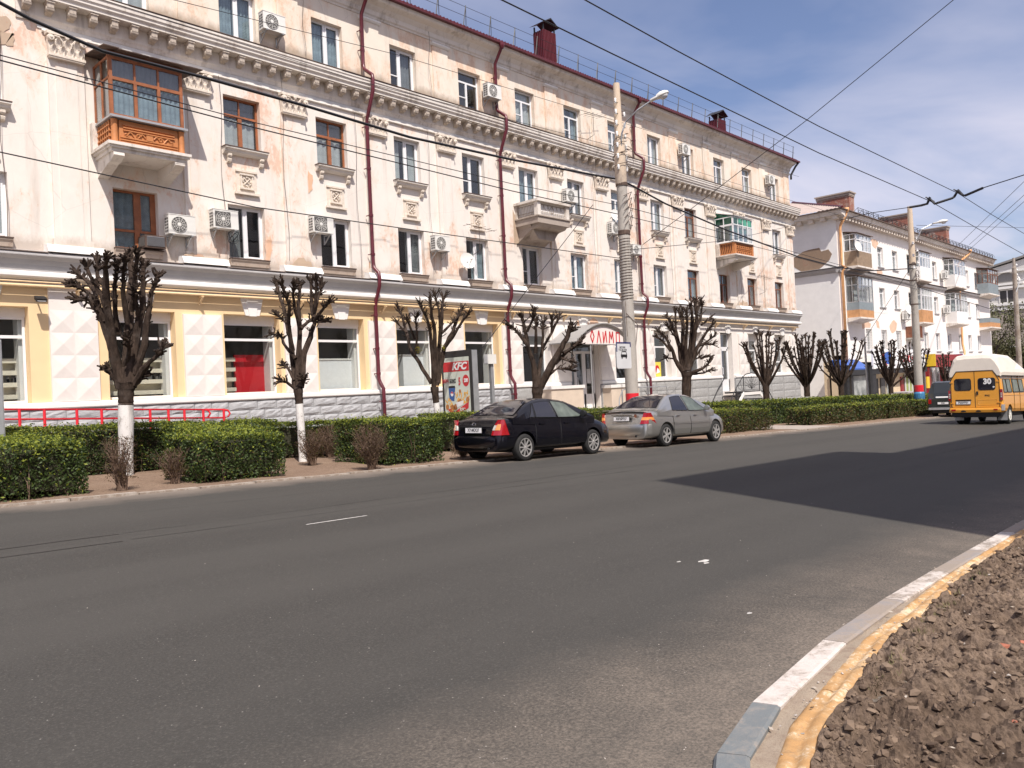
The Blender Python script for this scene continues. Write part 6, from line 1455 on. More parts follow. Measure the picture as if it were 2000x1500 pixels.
# pole three
P3 = on_y(1995, 780, 13.4); T3 = on_y(1983, 505, 13.4); t = thing('utility_pole', 'pale concrete pole at the right edge behind the orange minibus', 'pole'); mb = MB(); mb.lathe([(.19, gz(P3.x, 13.4) - .2), (.175, 3), (.15, T3.z - .7), (.10, T3.z - .65), (.085, T3.z), (0, T3.z)], (P3.x - .05, 13.4, 0), n=14); mb.build('shaft', M['kerb_light'], t, smooth='auto')
mb = MB(); mb.tube([on_y(1985, 570, 13.2), on_y(1992, 548, 13), on_y(2010, 540, 12.6)], .035, 5); mb.build('lamp_arm', M['metal_grey'], t); mb = MB()
for k in range(4): mb.lathe([(.02, -.1), (.07, -.04), (.05, .05), (0, .1)], (P3.x + .2, 13.3, T3.z - .5 - k * .35), n=6)
mb.build('insulator', M['white'], t)
# thin dark posts by the shops
for px_, pt, lab in ((1653, 715, 'black square post left of the large photo panel'), (1699, 716, 'black square post right of the large photo panel')):
    a = on_y(px_, 778, 20.5); b_ = on_y(px_, pt, 20.5); t = thing('post', lab, 'post'); mb = MB(); mb.box(a.x, a.x + .45, 20.4, 20.7, gz(a.x, 20.5), b_.z); mb.build('shaft', M['black_metal'], t); mb = MB(); mb.box(a.x - .05, a.x + .5, 20.36, 20.74, b_.z, b_.z + .06); mb.build('cap', M['black_metal'], t)
a = on_y(1687, 658, 20); t = thing('lamp_post', 'thin grey metal mast with a small hook in front of the white house', 'post'); mb = MB(); mb.tube([(a.x + .3, 20, gz(a.x, 20)), (a.x + .1, 20, a.z), ], .07, 6); mb.build('mast', M['metal_grey'], t); mb = MB(); mb.tube([(a.x + .1, 20, a.z - .1), (a.x - .3, 20, a.z - .35), (a.x - .35, 20, a.z - .7)], .03, 5); mb.build('hook', M['rust'], t)

def wire(pts, r, label, group='overhead wires', nm='overhead_wire', sag=0):
    P = [Vector(p) for p in pts]
    if len(P) == 2 and sag:
        a, b_ = P; P = [a.lerp(b_, q / 16) - Vector((0, 0, sag * 4 * (q / 16) * (1 - q / 16))) for q in range(17)]
    mb = MB(); mb.tube(P, r, 5); o = mb.build(nm, M['dark_wire']); o['label'] = label; o['category'] = 'wire'; o['group'] = group; return o
def w47(px_, py_, Y):  # points on the two contact wires, kept at one distance from the house
    return on_y(px_, py_, Y)
YA, YB = 14.63, 13.15
wire([w47(960, -10, YA), w47(1200, 107, YA), w47(1600, 299, YA), w47(1817, 393, YA), w47(1900, 441, YA), w47(2010, 503, YA)], .022, 'lower heavy trolley wire crossing the sky towards the right edge')
wire([w47(1125, -10, YB), w47(1324, 100, YB), w47(1600, 247, YB), w47(1872, 378, YB), w47(1935, 418, YB), w47(2010, 462, YB)], .020, 'upper heavy trolley wire crossing the sky towards the right edge')
wa, wb = on_y(1817, 393, YA), on_y(1872, 378, YB); st = on_y(1776, 405, 15.84); e1 = on_y(1920, 367, 11.8); e2 = on_y(2015, 337, 9.4)
t = thing('trolley_wire_hanger', 'thick black zigzag hanger holding the trolley wires beside the second pole', 'wire hanger')
mb = MB(); mb.tube([st, on_y(1800, 401, 15.2), on_y(1811, 398, 14.8), wa + Vector((0, 0, .25)), wa + Vector((0, .0, .12)), on_y(1826, 398, 14.4), on_y(1832, 396, 14.2), on_y(1860, 387, 13.5), on_y(1864, 384, 13.4), wb + Vector((0, 0, .2)), on_y(1880, 381, 12.9), on_y(1885, 382, 12.8), e1], .075, 6); mb.build('rod', M['dark_wire'], t)
mb = MB()
for c_ in (wa, wb): mb.tube([c_ + Vector((-.5, 0, .1)), c_ + Vector((.5, 0, .06))], .05, 5); mb.tube([c_ + Vector((0, .25, .3)), c_ + Vector((.1, -.2, -.05))], .04, 5)
mb.build('clamp', M['dark_wire'], t)
wire([e1, e2, on_y(2100, 300, 6.5)], .03, 'span wire from the black hanger to the right border'); wire([st, on_y(1700, 416, 17.0), on_y(1640, 430, 19)], .022, 'thin stay wire left of the second pole top')
wire([on_y(x_, y_, 16.2) for x_, y_ in ((-20, -5), (60, 38), (200, 100), (400, 152), (600, 208), (800, 268), (1000, 312), (1215, 352))] , .036, 'thick black sagging cable along the facade left of the tall pole')
wire([(on_y(x_, y_, 16.0 - (x_ - 1215) / 580 * -.1)) for x_, y_ in ((1215, 352), (1300, 398), (1420, 450), (1560, 502), (1640, 523), (1700, 529), (1790, 524))], .032, 'thick black sagging cable right of the tall pole')
for yy, (a, b_) in ((107, ((-10, 105), (1215, 402))), (117, ((-10, 115), (1215, 420)))):
    p, q = on_y(*a, 16.3), on_y(*b_, 16.2); wire([p, on_y(500, 240 + (yy - 107), 16.3), on_y(1000, 359 + (yy - 107) * 1.4, 16.25), q], .011 if yy == 107 else .015, 'upper of the two thin wires across the facade' if yy == 107 else 'lower of the two thin wires across the facade')
    wire([q, on_y(1500, 478 + (yy - 107), 17), on_y(1790, 560 + (yy - 107) * .5, 16)], .012, ('upper' if yy == 107 else 'lower') + ' thin wire from the tall pole to the white house')
wire([on_y(-10, 295, 16.3), on_y(500, 405, 16.3), on_y(850, 455, 16.3), on_y(1215, 505, 16.1)], .013, 'single thin wire passing the second floor windows')
wire([on_y(170, -10, 20), on_y(700, 158, 20), on_y(1215, 290, 20), on_y(1800, 470, 20)], .009, 'thin wire passing the top floor windows')
wire([on_y(300, -10, 20), on_y(780, 108, 20), on_y(1210, 238, 20), on_y(1560, 345, 20)], .009, 'thin wire just below the top floor eaves')
wire([on_y(1880, -15, 8), on_y(1575, 235, 14), on_y(1350, 408, 19.5), on_y(1255, 478, 23.4)], .016, 'wire slanting down from the top right to the facade')
wire([on_y(1500, 180, 17), on_y(1158, 400, 17.5), on_y(930, 695, 18.1)][1:], .012, 'thin wire slanting down to the poster stand')
wire([on_y(1230, 488, 16), on_y(1790, 370, 20)][:1] + [on_y(1420, 470, 19), on_y(1550, 440, 23.3)], .012, 'thin wire rising to the corner of the pink house')
for a, b_, lab in (((1860, 490), (2010, 345), 'first of three wires rising to the right border'), ((1893, 478), (2010, 372), 'second of three wires rising to the right border'), ((1888, 492), (2010, 385), 'third of three wires rising to the right border')): wire([on_y(*a, 22.7), on_y(*b_, 12)], .018, lab)
wire([on_y(1790, 440, 16.2), on_y(2010, 445, 15.6)], .014, 'level thin wire right of the second pole'); wire([on_y(1790, 560, 16.1), on_y(1990, 620, 13.4)], .02, 'thin wire between the second and third poles')
wire([on_y(1790, 505, 16.1), on_y(1690, 660, 20)], .014, 'thin wire from the second pole to the thin grey mast')
# ------------------------------------------------------------------ hedges and dry bushes
def on_ground(px, py, dz=0):
    d = ray(px, py); t = (.30 + dz - EYE) / (d.z + .0283 * d.x - .01 * d.y); return Vector((d.x * t, d.y * t, EYE + d.z * t))
def leaf_mat(name, a, b2, tr=.25):
    m, n, l, b = new_mat(name); b.inputs['Roughness'].default_value = .55; b.inputs['Specular IOR Level'].default_value = .35
    gi = n.new('ShaderNodeNewGeometry'); c = mixcol(n, l, gi.outputs['Random Per Island'], a, b2); l.new(c, b.inputs['Base Color'])
    tl = n.new('ShaderNodeBsdfTranslucent'); l.new(c, tl.inputs[0]); mx = n.new('ShaderNodeMixShader'); mx.inputs[0].default_value = tr; l.new(b.outputs[0], mx.inputs[1]); l.new(tl.outputs[0], mx.inputs[2]); l.new(mx.outputs[0], n['Material Output'].inputs[0]); return m
M['leaf_dark'] = leaf_mat('leaf_dark', (.032, .055, .014), (.070, .105, .026)); M['leaf_new'] = leaf_mat('leaf_new', (.17, .22, .025), (.34, .37, .055), .35)
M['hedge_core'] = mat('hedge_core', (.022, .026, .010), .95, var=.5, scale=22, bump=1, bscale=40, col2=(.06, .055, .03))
M['leaf_brown'] = leaf_mat('leaf_brown', (.075, .050, .022), (.15, .11, .05)); M['twig'] = leaf_mat('twig', (.07, .042, .030), (.20, .135, .095), 0)
def hedge(x0, x1, y0, y1, h0, h1, label, dens=1500, leaf=.030, seed=1, brown=.0, gapf=.0, tx=0):
    """clipped hedge; h0,h1 heights of the flat top at its two ends along the street"""
    rn = random.Random(seed); t = thing('hedge', label, 'hedge', ((x0 + x1) / 2, (y0 + y1) / 2, gz((x0 + x1) / 2, (y0 + y1) / 2)), group='clipped hedges along the planting strip'); off = t.location
    A = [MB(), MB(), MB()]; tw = MB(); top = lambda x, y: h0 + (h1 - h0) * (x - x0) / (x1 - x0) + tx * (y - y0)
    def wob(x, y, z): return .10 * noise.noise((x * 1.1, y * 1.1, z * 1.1 + seed)) + .05 * noise.noise((x * 4, y * 4, z * 4))
    Hh = (h0 + h1) / 2 - gz((x0 + x1) / 2, (y0 + y1) / 2)
    faces = [('t', (x1 - x0) * (y1 - y0)), ('f', (x1 - x0) * Hh), ('l', (y1 - y0) * Hh), ('r', (y1 - y0) * Hh), ('b', (x1 - x0) * Hh * .4), ('i', (x1 - x0) * Hh * .5)]
    for kind, area in faces:
        for i in range(int(area * dens * (1.5 if kind != 't' else 1.15))):
            u, v = rn.random(), rn.random(); d = abs(rn.gauss(0, .05)) 
            x = x0 + u * (x1 - x0); y = y0 + v * (y1 - y0)
            if kind == 't': z = top(x, y) - d + wob(x, y, 0) * .8 + (rn.random() < .07) * rn.uniform(0, .10)
            else:
                if kind in 'fb': y = (y0 + d) if kind == 'f' else y1 - d
                if kind in 'lr': x = (x0 + d) if kind == 'l' else x1 - d
                zb = gz(x, y); z = zb + .02 + (top(x, y) - zb) * (v if kind in 'fbi' else u) 
                if kind in 'lr': z = zb + .02 + (top(x, y) - zb) * u; y = y0 + v * (y1 - y0)
                if kind == 'i': y = y0 + rn.random() * (y1 - y0)
                w_ = wob(x, y, z)
                if kind in 'fb': y += w_
                else: x += w_
                bf = (z - zb) / max(.1, top(x, y) - zb)
                if bf < .22 and rn.random() < .55 - bf: continue
                if gapf and noise.noise((x * 2.3 + seed, y * 2.3, z * 2.3)) < -.32 + gapf and bf < .85 and rn.random() < .85: continue
            r = leaf * rn.uniform(.6, 1.25); a = Vector((rn.uniform(-1, 1), rn.uniform(-1, 1), rn.uniform(-.6, 1))).normalized(); b_ = a.cross(Vector((rn.uniform(-1, 1), rn.uniform(-1, 1), rn.uniform(-1, 1)))).normalized() * r * .45; a = a * r
            c_ = Vector((x, y, z)) - off; hgt = (z - gz(x, y)) / max(.1, Hh)
            k = 2 if rn.random() < brown * (1.3 - hgt * .9) else (1 if rn.random() < (.75 if kind == 't' else .05 + .25 * max(0, hgt - .6) * 2) else 0)
            A[k].face([c_ - a, c_ + b_, c_ + a, c_ - b_])
    n = int((x1 - x0) * 26)
    for i in range(n):
        x = rn.uniform(x0 + .08, x1 - .08); y = rn.uniform(y0 + .05, min(y0 + .7, y1)) if i % 2 else rn.uniform(y0 + .1, y1 - .1); zb = gz(x, y); hh = (top(x, y) - zb) * rn.uniform(.6, .96)
        p = Vector((x, y, zb)) - off
        for q in range(2):
            e = p + Vector((rn.uniform(-.18, .18), rn.uniform(-.15, .15), hh)); m_ = p.lerp(e, .5) + Vector((rn.uniform(-.06, .06), rn.uniform(-.06, .06), 0)); tw.tube([p, m_, e], [.011, .007, .003], 3, cap=False)
    # solid dark core blocks see-through; the hedge's inner shade is put in its colour
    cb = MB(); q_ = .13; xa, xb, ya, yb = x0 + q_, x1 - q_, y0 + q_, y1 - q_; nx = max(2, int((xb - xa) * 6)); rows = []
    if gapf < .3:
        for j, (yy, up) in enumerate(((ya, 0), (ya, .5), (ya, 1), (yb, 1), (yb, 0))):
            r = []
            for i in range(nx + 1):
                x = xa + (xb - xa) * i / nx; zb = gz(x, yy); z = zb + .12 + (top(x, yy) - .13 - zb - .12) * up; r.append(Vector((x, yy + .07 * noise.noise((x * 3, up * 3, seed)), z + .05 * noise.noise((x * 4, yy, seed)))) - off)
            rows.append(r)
        cb.grid(rows); cb.face([r[0] for r in rows]); cb.face([r[-1] for r in rows]); cb.build('dark_core', M['hedge_core'], t)
    mb = MB()
    for k in range(3):
        n0 = len(mb.v); mb.v += A[k].v; mb.f += [tuple(i + n0 for i in f) for f in A[k].f]; mb.m += [k] * len(A[k].f)
    mb.build('leaves', [M['leaf_dark'], M['leaf_new'], M['leaf_brown']], t); tw.build('twigs', M['twig'], t); return t
hedge(-1.5, 4.45, 13.7, 18.3, 1.26, 1.20, 'deep green clipped hedge block at the left border', 1500, seed=1, tx=.028)
hedge(4.5, 7.98, 17.6, 19.0, 1.38, 1.30, 'hedge stretch behind the nearest whitewashed tree', 1200, seed=2, gapf=.15, brown=.15)
hedge(6.25, 7.98, 13.75, 15.2, 1.10, 1.05, 'clipped hedge block between the two nearest trees', 1500, seed=3, brown=.04, gapf=.05, tx=.05)
hedge(7.2, 8.7, 15.25, 17.55, 1.15, 1.12, 'narrow hedge stretch running back from the block between the two nearest trees', 1300, seed=33, brown=.04, tx=.04)
hedge(8.05, 10.2, 17.9, 19.0, 1.27, 1.22, 'hedge stretch right behind the second whitewashed tree', 1200, seed=4)
hedge(10.25, 13.9, 17.9, 19.0, 1.12, 1.02, 'thin twiggy hedge stretch behind the dry bushes', 1000, seed=5, gapf=.24, brown=.15)
hedge(10.5, 12.08, 13.85, 15.9, 1.13, 1.09, 'square clipped hedge block left of the third tree', 1500, seed=6, tx=.02)
hedge(14.4, 16.3, 16.3, 17.6, 1.12, 1.05, 'hedge stretch under the KFC poster stand', 1200, seed=7, brown=.1, gapf=.1)
hedge(17.3, 23.2, 16.4, 17.5, 1.0, .86, 'hedge stretch seen over the bonnet of the black car', 900, seed=8)
hedge(25.0, 29.7, 14.4, 16.5, .60, .46, 'brownish clipped hedge block beyond the silver car', 900, .036, seed=9, brown=.55)
for i, (a, b_, h0, h1, lab) in enumerate(((33.9, 35.4, .26, .24, 'small brownish hedge block, first beyond the paved gap'), (35.6, 39.3, .27, .20, 'long brownish hedge block, second beyond the paved gap'), (39.6, 43.2, .18, .12, 'brownish hedge block, third beyond the paved gap'), (43.6, 47.6, .12, .02, 'brownish hedge block before the second pole'), (48.2, 53.5, -.02, -.16, 'last hedge block beside the dark van'))):
    hedge(a, b_, 14.6, 15.8, h0, h1, lab, 520, .048, seed=20 + i, brown=.5)
hedge(30.4, 44.0, 16.9, 18.3, .72, .42, 'long light green hedge row before the iron staircase', 420, .05, seed=30)
hedge(44.3, 60, 16.9, 18.4, .42, .02, 'long light green hedge row before the white house', 380, .055, seed=31)
def dry_bush(px_, py_, h, w_, label, seed, n=70, green=0):
    h *= .78; p = on_ground(px_, py_, .02); rn = random.Random(seed); t = thing('dry_bush', label, 'bush', p, group='dry bushes in the planting strip'); mb = MB()
    for i in range(int(n * 1.5)):
        a = rn.uniform(0, 6.3); r = w_ * 1.1 * rn.random() ** .6; e = Vector((math.cos(a) * r, math.sin(a) * r, h * rn.uniform(.4, 1))); b0 = Vector((rn.uniform(-.07, .07), rn.uniform(-.07, .07), 0)); m_ = b0.lerp(e, .5) + Vector((-e.x * .18, -e.y * .18, 0))
        mb.tube([b0, m_, e], [.008, .006, .003], 3, cap=False)
        for q in range(9):
            s_ = (m_.lerp(e, rn.random()) if q < 6 else b0.lerp(m_, rn.uniform(.4, 1))); f_ = s_ + Vector((rn.uniform(-1, 1), rn.uniform(-1, 1), rn.uniform(.2, 1.2))) * .11; mb.tube([s_, f_], [.004, .002], 3, cap=False)
    mb.build('twigs', M['twig'], t); mb = MB()
    for i in range(n * 16):
        a = rn.uniform(0, 6.3); r = w_ * rn.random() ** .5; c_ = Vector((math.cos(a) * r, math.sin(a) * r, h * rn.uniform(.2, 1))); q = Vector((rn.uniform(-1, 1), rn.uniform(-1, 1), rn.uniform(-1, 1))).normalized() * .016; s_ = q.cross(Vector((.3, .5, .8))).normalized() * .009; mb.face([c_ - q, c_ + s_, c_ + q, c_ - s_])
    mb.build('leaves', M['leaf_dark'] if green else M['leaf_brown'], t)
dry_bush(238, 958, 1.15, .26, 'dry brown bush just in front of the nearest tree trunk', 1, 46)
dry_bush(342, 945, .8, .24, 'low dry bush right of the nearest tree trunk', 2, 34)
dry_bush(284, 917, .95, .36, 'sparse dry bush against the hedge right of the nearest tree', 11, 40)
dry_bush(325, 915, .95, .40, 'half bare bush against the hedge between the nearest two trees', 12, 50, 1)
dry_bush(610, 908, 1.02, .27, 'dry brown bush touching the second tree trunk', 3, 60)
dry_bush(644, 894, 1.05, .28, 'first dry bush right of the second tree', 4, 60)
dry_bush(668, 897, 1.0, .28, 'half green bush in the middle of the dry bush row', 5, 50, 1)
dry_bush(700, 903, 1.05, .30, 'dry bush next to last before the square hedge block', 6, 65)
dry_bush(727, 917, 1.2, .36, 'largest dry bush beside the square hedge block', 7, 90)
dry_bush(905, 893, .35, .3, 'low dry tuft under the rear of the black car', 8, 30)

# ------------------------------------------------------------------ pollarded trees
def pollard_bark():
    m, n, l, b = new_mat('pollard_bark'); b.inputs['Roughness'].default_value = .9; b.inputs['Specular IOR Level'].default_value = .12
    o = n.new('ShaderNodeTexCoord').outputs['Object']; sp = n.new('ShaderNodeSeparateXYZ'); l.new(o, sp.inputs[0])
    c = mixcol(n, l, ramp_node(n, l, noise_node(n, l, 7, o, 8, .7, (1, 1, .35)), .35, .68), (.016, .011, .009), (.085, .060, .046))
    c = mixcol(n, l, ramp_node(n, l, noise_node(n, l, 2, o, 4), .55, .7, 0, .6), c, (.11, .09, .078))
    l.new(c, b.inputs['Base Color']); bp = n.new('ShaderNodeBump'); bp.inputs['Strength'].default_value = .9; bp.inputs['Distance'].default_value = .03
    l.new(noise_node(n, l, 16, o, 8, .7, (1, 1, .4)), bp.inputs['Height']); l.new(bp.outputs[0], b.inputs['Normal']); return m
M['pollard'] = pollard_bark()
M['whitewash'] = plaster('whitewash', (.78, .76, .73), (.62, .60, .57), (.26, .22, .19), (.34, .30, .27), .57, .8, 41, .25, (), 3)
M['cut_wood'] = mat('cut_wood', (.30, .22, .15), .9, var=.3, scale=12)
def stubs(mb, p, d, n, L_, r, rn, spread=.9, cut=None):
    for i in range(n):
        a = Vector((rn.uniform(-1, 1), rn.uniform(-1, 1), rn.uniform(-.6, 1))); dd = (d + a * spread).normalized(); e = p + dd * L_ * rn.uniform(.4, 1.2); m_ = p.lerp(e, .55) + Vector((rn.uniform(-1, 1), rn.uniform(-1, 1), rn.uniform(-.5, 1))) * .025
        mb.tube([p, m_, e], [r * 1.25, r, r * .8], 5)
        if rn.random() < .55: s_ = m_; f_ = s_ + (dd + Vector((rn.uniform(-1, 1), rn.uniform(-1, 1), rn.uniform(-.2, 1)))).normalized() * L_ * .45; mb.tube([s_, f_], [r * .7, r * .5], 4)
def pollard(base, trunk, limbs, Y, paint, label, seed, tipn=7, tipL=.20, tipr=.016, fork=None):
    """trunk and limbs are lists of (x, y, z, radius) in the world; limbs spread in depth as well"""
    rn = random.Random(seed); B = Vector(base); t = thing('pollarded_tree', label, 'tree', B, group='pollarded trees with whitewashed trunks'); mb = MB(); mw = MB()
    pts = [Vector(p[:3]) - B for p in trunk]; rs = [p[3] for p in trunk]
    def cutz(z0):  # split trunk at paint height
        for i in range(len(pts) - 1):
            if pts[i].z <= z0 <= pts[i + 1].z: f = (z0 - pts[i].z) / (pts[i + 1].z - pts[i].z); return i, pts[i].lerp(pts[i + 1], f), rs[i] + (rs[i + 1] - rs[i]) * f
        return len(pts) - 1, pts[-1], rs[-1]
    i, c_, r_ = cutz(paint)
    def trunk_tube(m_, P, Rr):
        Q, S = [], []
        for a, b_, ra, rb in zip(P, P[1:], Rr, Rr[1:]):
            for q in range(4): f = q / 4; Q.append(a.lerp(b_, f)); S.append((ra + (rb - ra) * f) * (1 + .05 * math.sin(len(S) * 2.1)))
        Q.append(P[-1]); S.append(Rr[-1]); m_.tube(Q, S, 12)
    if paint > .05: trunk_tube(mw, pts[:i + 1] + [c_], rs[:i + 1] + [r_]); mw.build('painted_trunk', M['whitewash'], t, smooth='auto')
    trunk_tube(mb, [c_ - Vector((0, 0, .03))] + pts[i + 1:], [r_ * .985] + rs[i + 1:]); mb.build('trunk', M['pollard'], t, smooth='auto')
    mb = MB()
    for L_ in limbs:
        P = [Vector(p[:3]) - B for p in L_]; S = [p[3] for p in L_]; Q, S2_ = [], []
        for j in range(len(P) - 1):
            for q in range(3): f = q / 3; jt = Vector((rn.uniform(-1, 1), rn.uniform(-1, 1), 0)) * S[j] * .25 * (1 if q else 0); Q.append(P[j].lerp(P[j + 1], f) + jt); S2_.append((S[j] + (S[j + 1] - S[j]) * f) * rn.uniform(.92, 1.12))
        Q.append(P[-1]); S2_.append(S[-1] * 1.35); mb.tube(Q, S2_, 7)
        d = (Q[-1] - Q[-3]).normalized(); stubs(mb, Q[-1], d, tipn, tipL, tipr * 1.1, rn, .85); stubs(mb, Q[-3], d, tipn // 2, tipL * .9, tipr, rn, 1.1); clodv = Q[-1]; mb.lathe([(0, -S2_[-1] * 1.2), (S2_[-1] * 1.25, -S2_[-1] * .4), (S2_[-1] * 1.35, S2_[-1] * .4), (0, S2_[-1] * 1.1)], clodv, d, 6)
        k = len(Q)
        for j in range(int(k * .45), k - 1):
            if rn.random() < .85: stubs(mb, Q[j], (Q[j + 1] - Q[j]).normalized(), rn.choice([2, 3, 4]), tipL * .9, tipr * .9, rn, 1.1)
    mb.build('branches', M['pollard'], t, smooth='auto'); return t
def px_tree(ox, oy, s, Y, trunk, limbs, paint, label, seed, r_scale=1.0, basez=None, **k):
    """outlines measured on an enlarged crop (offset ox, oy; scale s) and set at the distance of the tree"""
    rn = random.Random(seed * 7 + 1); u = (on_y(ox + 1, oy + 50, Y) - on_y(ox, oy + 50, Y)).length; m_px = None
    d0 = FW.copy(); d0.z = 0; d0.normalize()
    def cv(pt, dep): 
        q = ray(ox + pt[0] / s, oy + pt[1] / s); base_t = C0.dot(d0) / Vector((q.x, q.y, 0)).dot(d0); w_ = Vector((q.x * base_t, q.y * base_t, EYE + q.z * base_t)); 
        return w_ + (w_ - Vector((0, 0, EYE))) * (dep / max(1, C0.length))
    q = ray(ox + trunk[0][0] / s, oy + trunk[0][1] / s); tt = Y / q.y; C0 = Vector((q.x * tt, q.y * tt, 0)); mpp = C0.dot(d0) / F_PX
    T = []
    for p in trunk: w_ = cv(p, 0); T.append((w_.x, w_.y, w_.z, p[2] / s * mpp * r_scale))
    if basez is not None: T[0] = (T[0][0], T[0][1], basez, T[0][3])
    Ls = []
    for L_ in limbs:
        dep = rn.uniform(-.9, .9) * (len(L_[0]) > 0); P = L_; n = len(P) - 1; r0, r1 = P[0][2] if len(P[0]) > 2 else 22, 8; out = []
        for i, p in enumerate(P):
            f = i / n; r = (P[0][2] if len(P[0]) > 2 else 20); re = (P[-1][2] if len(P[-1]) > 2 else 8); w_ = cv(p, dep * f * min(1.2, n * .3)); out.append((w_.x, w_.y, w_.z, (r + (re - r) * f) / s * mpp * .94))
        Ls.append(out)
    b0 = T[0]; return pollard(b0[:3], T, Ls, Y, paint, label, seed, **k)
px_tree(120, 470, 3.06, 17.0, [(385, 1425, 46), (385, 1380, 42), (385, 960, 43), (385, 900, 46), (390, 850, 54)],
 [[(360, 880, 36), (320, 720), (290, 600), (240, 450), (200, 400), (170, 350), (100, 355, 8)], [(240, 440, 18), (200, 300), (150, 240), (95, 195, 9)], [(200, 350, 14), (130, 290), (80, 270, 8)], [(300, 620, 26), (265, 430), (260, 270), (215, 210), (215, 130, 9)], [(345, 800, 32), (300, 560), (275, 380), (265, 200), (270, 115, 10)], [(345, 560, 18), (320, 400), (315, 290), (330, 160, 9)], [(400, 860, 36), (400, 600), (405, 450), (410, 300), (415, 180), (410, 90, 13)], [(395, 500, 18), (370, 330), (368, 220), (380, 130, 9)], [(415, 850, 36), (440, 600), (480, 420), (485, 300), (490, 160, 11)], [(440, 800, 26), (500, 620), (520, 430), (540, 300), (572, 228, 9)], [(430, 860, 22), (480, 770), (560, 700), (605, 645, 8)], [(350, 860, 22), (305, 805), (282, 778, 12)], [(455, 450, 14), (445, 360), (435, 300, 9)], [(430, 870, 20), (470, 830), (498, 800, 9)], [(375, 760, 16), (405, 660), (400, 600, 8)], [(300, 560, 16), (240, 330), (150, 165, 9)], [(420, 420, 18), (440, 250), (455, 90, 9)]],
 1.50, 'thick pollarded tree nearest the camera with a tall whitewashed trunk', 1, basez=gz(6.2, 17) - .03, tipn=15, tipL=.21, tipr=.021)
px_tree(500, 530, 3.75, 16.95, [(345, 1392, 30), (338, 1300, 27), (330, 1150, 28), (315, 940, 29), (308, 860, 34)],
 [[(300, 870, 26), (275, 700), (250, 480), (220, 330), (180, 200), (150, 100, 9)], [(270, 580, 18), (240, 380), (245, 250), (190, 100, 9)], [(310, 860, 26), (315, 600), (320, 400), (310, 250), (322, 115, 10)], [(318, 420, 14), (290, 300), (270, 180), (280, 115, 8)], [(325, 850, 28), (350, 600), (400, 480), (430, 380), (405, 250), (405, 80, 10)], [(430, 360, 14), (480, 290), (530, 230, 8)], [(420, 340, 14), (450, 210), (480, 110, 8)], [(330, 420, 16), (380, 370), (430, 350, 10)], [(290, 640, 16), (210, 540), (185, 480), (130, 460, 6)], [(285, 800, 14), (235, 710), (205, 688, 7)], [(285, 860, 14), (225, 812), (188, 805, 8)], [(430, 375, 9), (500, 362, 5)], [(222, 380, 9), (168, 328, 7)], [(345, 820, 12), (350, 795, 12)], [(420, 300, 14), (440, 180), (440, 70, 8)]],
 1.46, 'slim pollarded tree leaning left with a whitewashed trunk beside dry bushes', 2, basez=gz(10.26, 16.95) - .03, tipn=14, tipL=.22, tipr=.016)
px_tree(740, 550, 4.286, 18.0, [(527, 1398, 32), (515, 1300, 24), (490, 1100, 24), (475, 970, 28), (465, 880, 36)],
 [[(440, 850, 20), (340, 680), (270, 580), (230, 420), (190, 280), (160, 215, 8)], [(300, 620, 12), (320, 470), (308, 315, 7)], [(300, 480, 12), (250, 350), (230, 315, 7)], [(230, 430, 9), (150, 345, 5)], [(460, 880, 22), (448, 600), (430, 420), (410, 330), (350, 200, 9)], [(468, 870, 22), (470, 560), (465, 380), (440, 280), (430, 150, 10)], [(485, 870, 24), (500, 600), (520, 400), (530, 250), (540, 140, 10)], [(505, 520, 12), (510, 350), (505, 250), (470, 115, 8)], [(495, 850, 24), (545, 560), (620, 420), (660, 300), (690, 235, 9)], [(560, 540, 16), (640, 430), (700, 330), (750, 272, 8)], [(530, 430, 12), (600, 360), (660, 292, 7)]],
 1.42, 'pollarded tree with a forked crown and whitewashed trunk behind the black car', 3, basez=gz(15.76, 18) - .03, tipn=9, tipL=.26, tipr=.013)
px_tree(950, 600, 6.667, 18.3, [(690, 1800, 75), (680, 1500, 70), (662, 1160, 66), (665, 1040, 82)],
 [[(640, 1060, 45), (620, 750), (550, 550), (500, 300), (470, 160, 16)], [(590, 660, 32), (520, 470), (420, 340), (320, 245, 16)], [(680, 1040, 30), (705, 700), (740, 520), (860, 320), (935, 150, 14)], [(850, 330, 18), (855, 190, 12)], [(728, 540, 22), (735, 330), (740, 220, 14)], [(640, 600, 24), (645, 300), (640, 190, 12)], [(700, 1050, 56), (850, 750), (960, 560), (1040, 420), (1095, 260, 26)], [(900, 730, 30), (1060, 570), (1190, 490, 14)], [(820, 880, 18), (920, 800), (1065, 812, 8)], [(950, 660, 16), (1075, 702, 8)], [(530, 320, 20), (600, 170), (620, 70, 9)], [(1040, 440, 22), (1080, 330), (1110, 300, 14)], [(1000, 600, 22), (1150, 500), (1230, 430, 12)]],
 0, 'pollarded tree split into two thick limbs before the arched entrance', 4, basez=gz(20.6, 18.3), tipn=9, tipL=.30, tipr=.02)
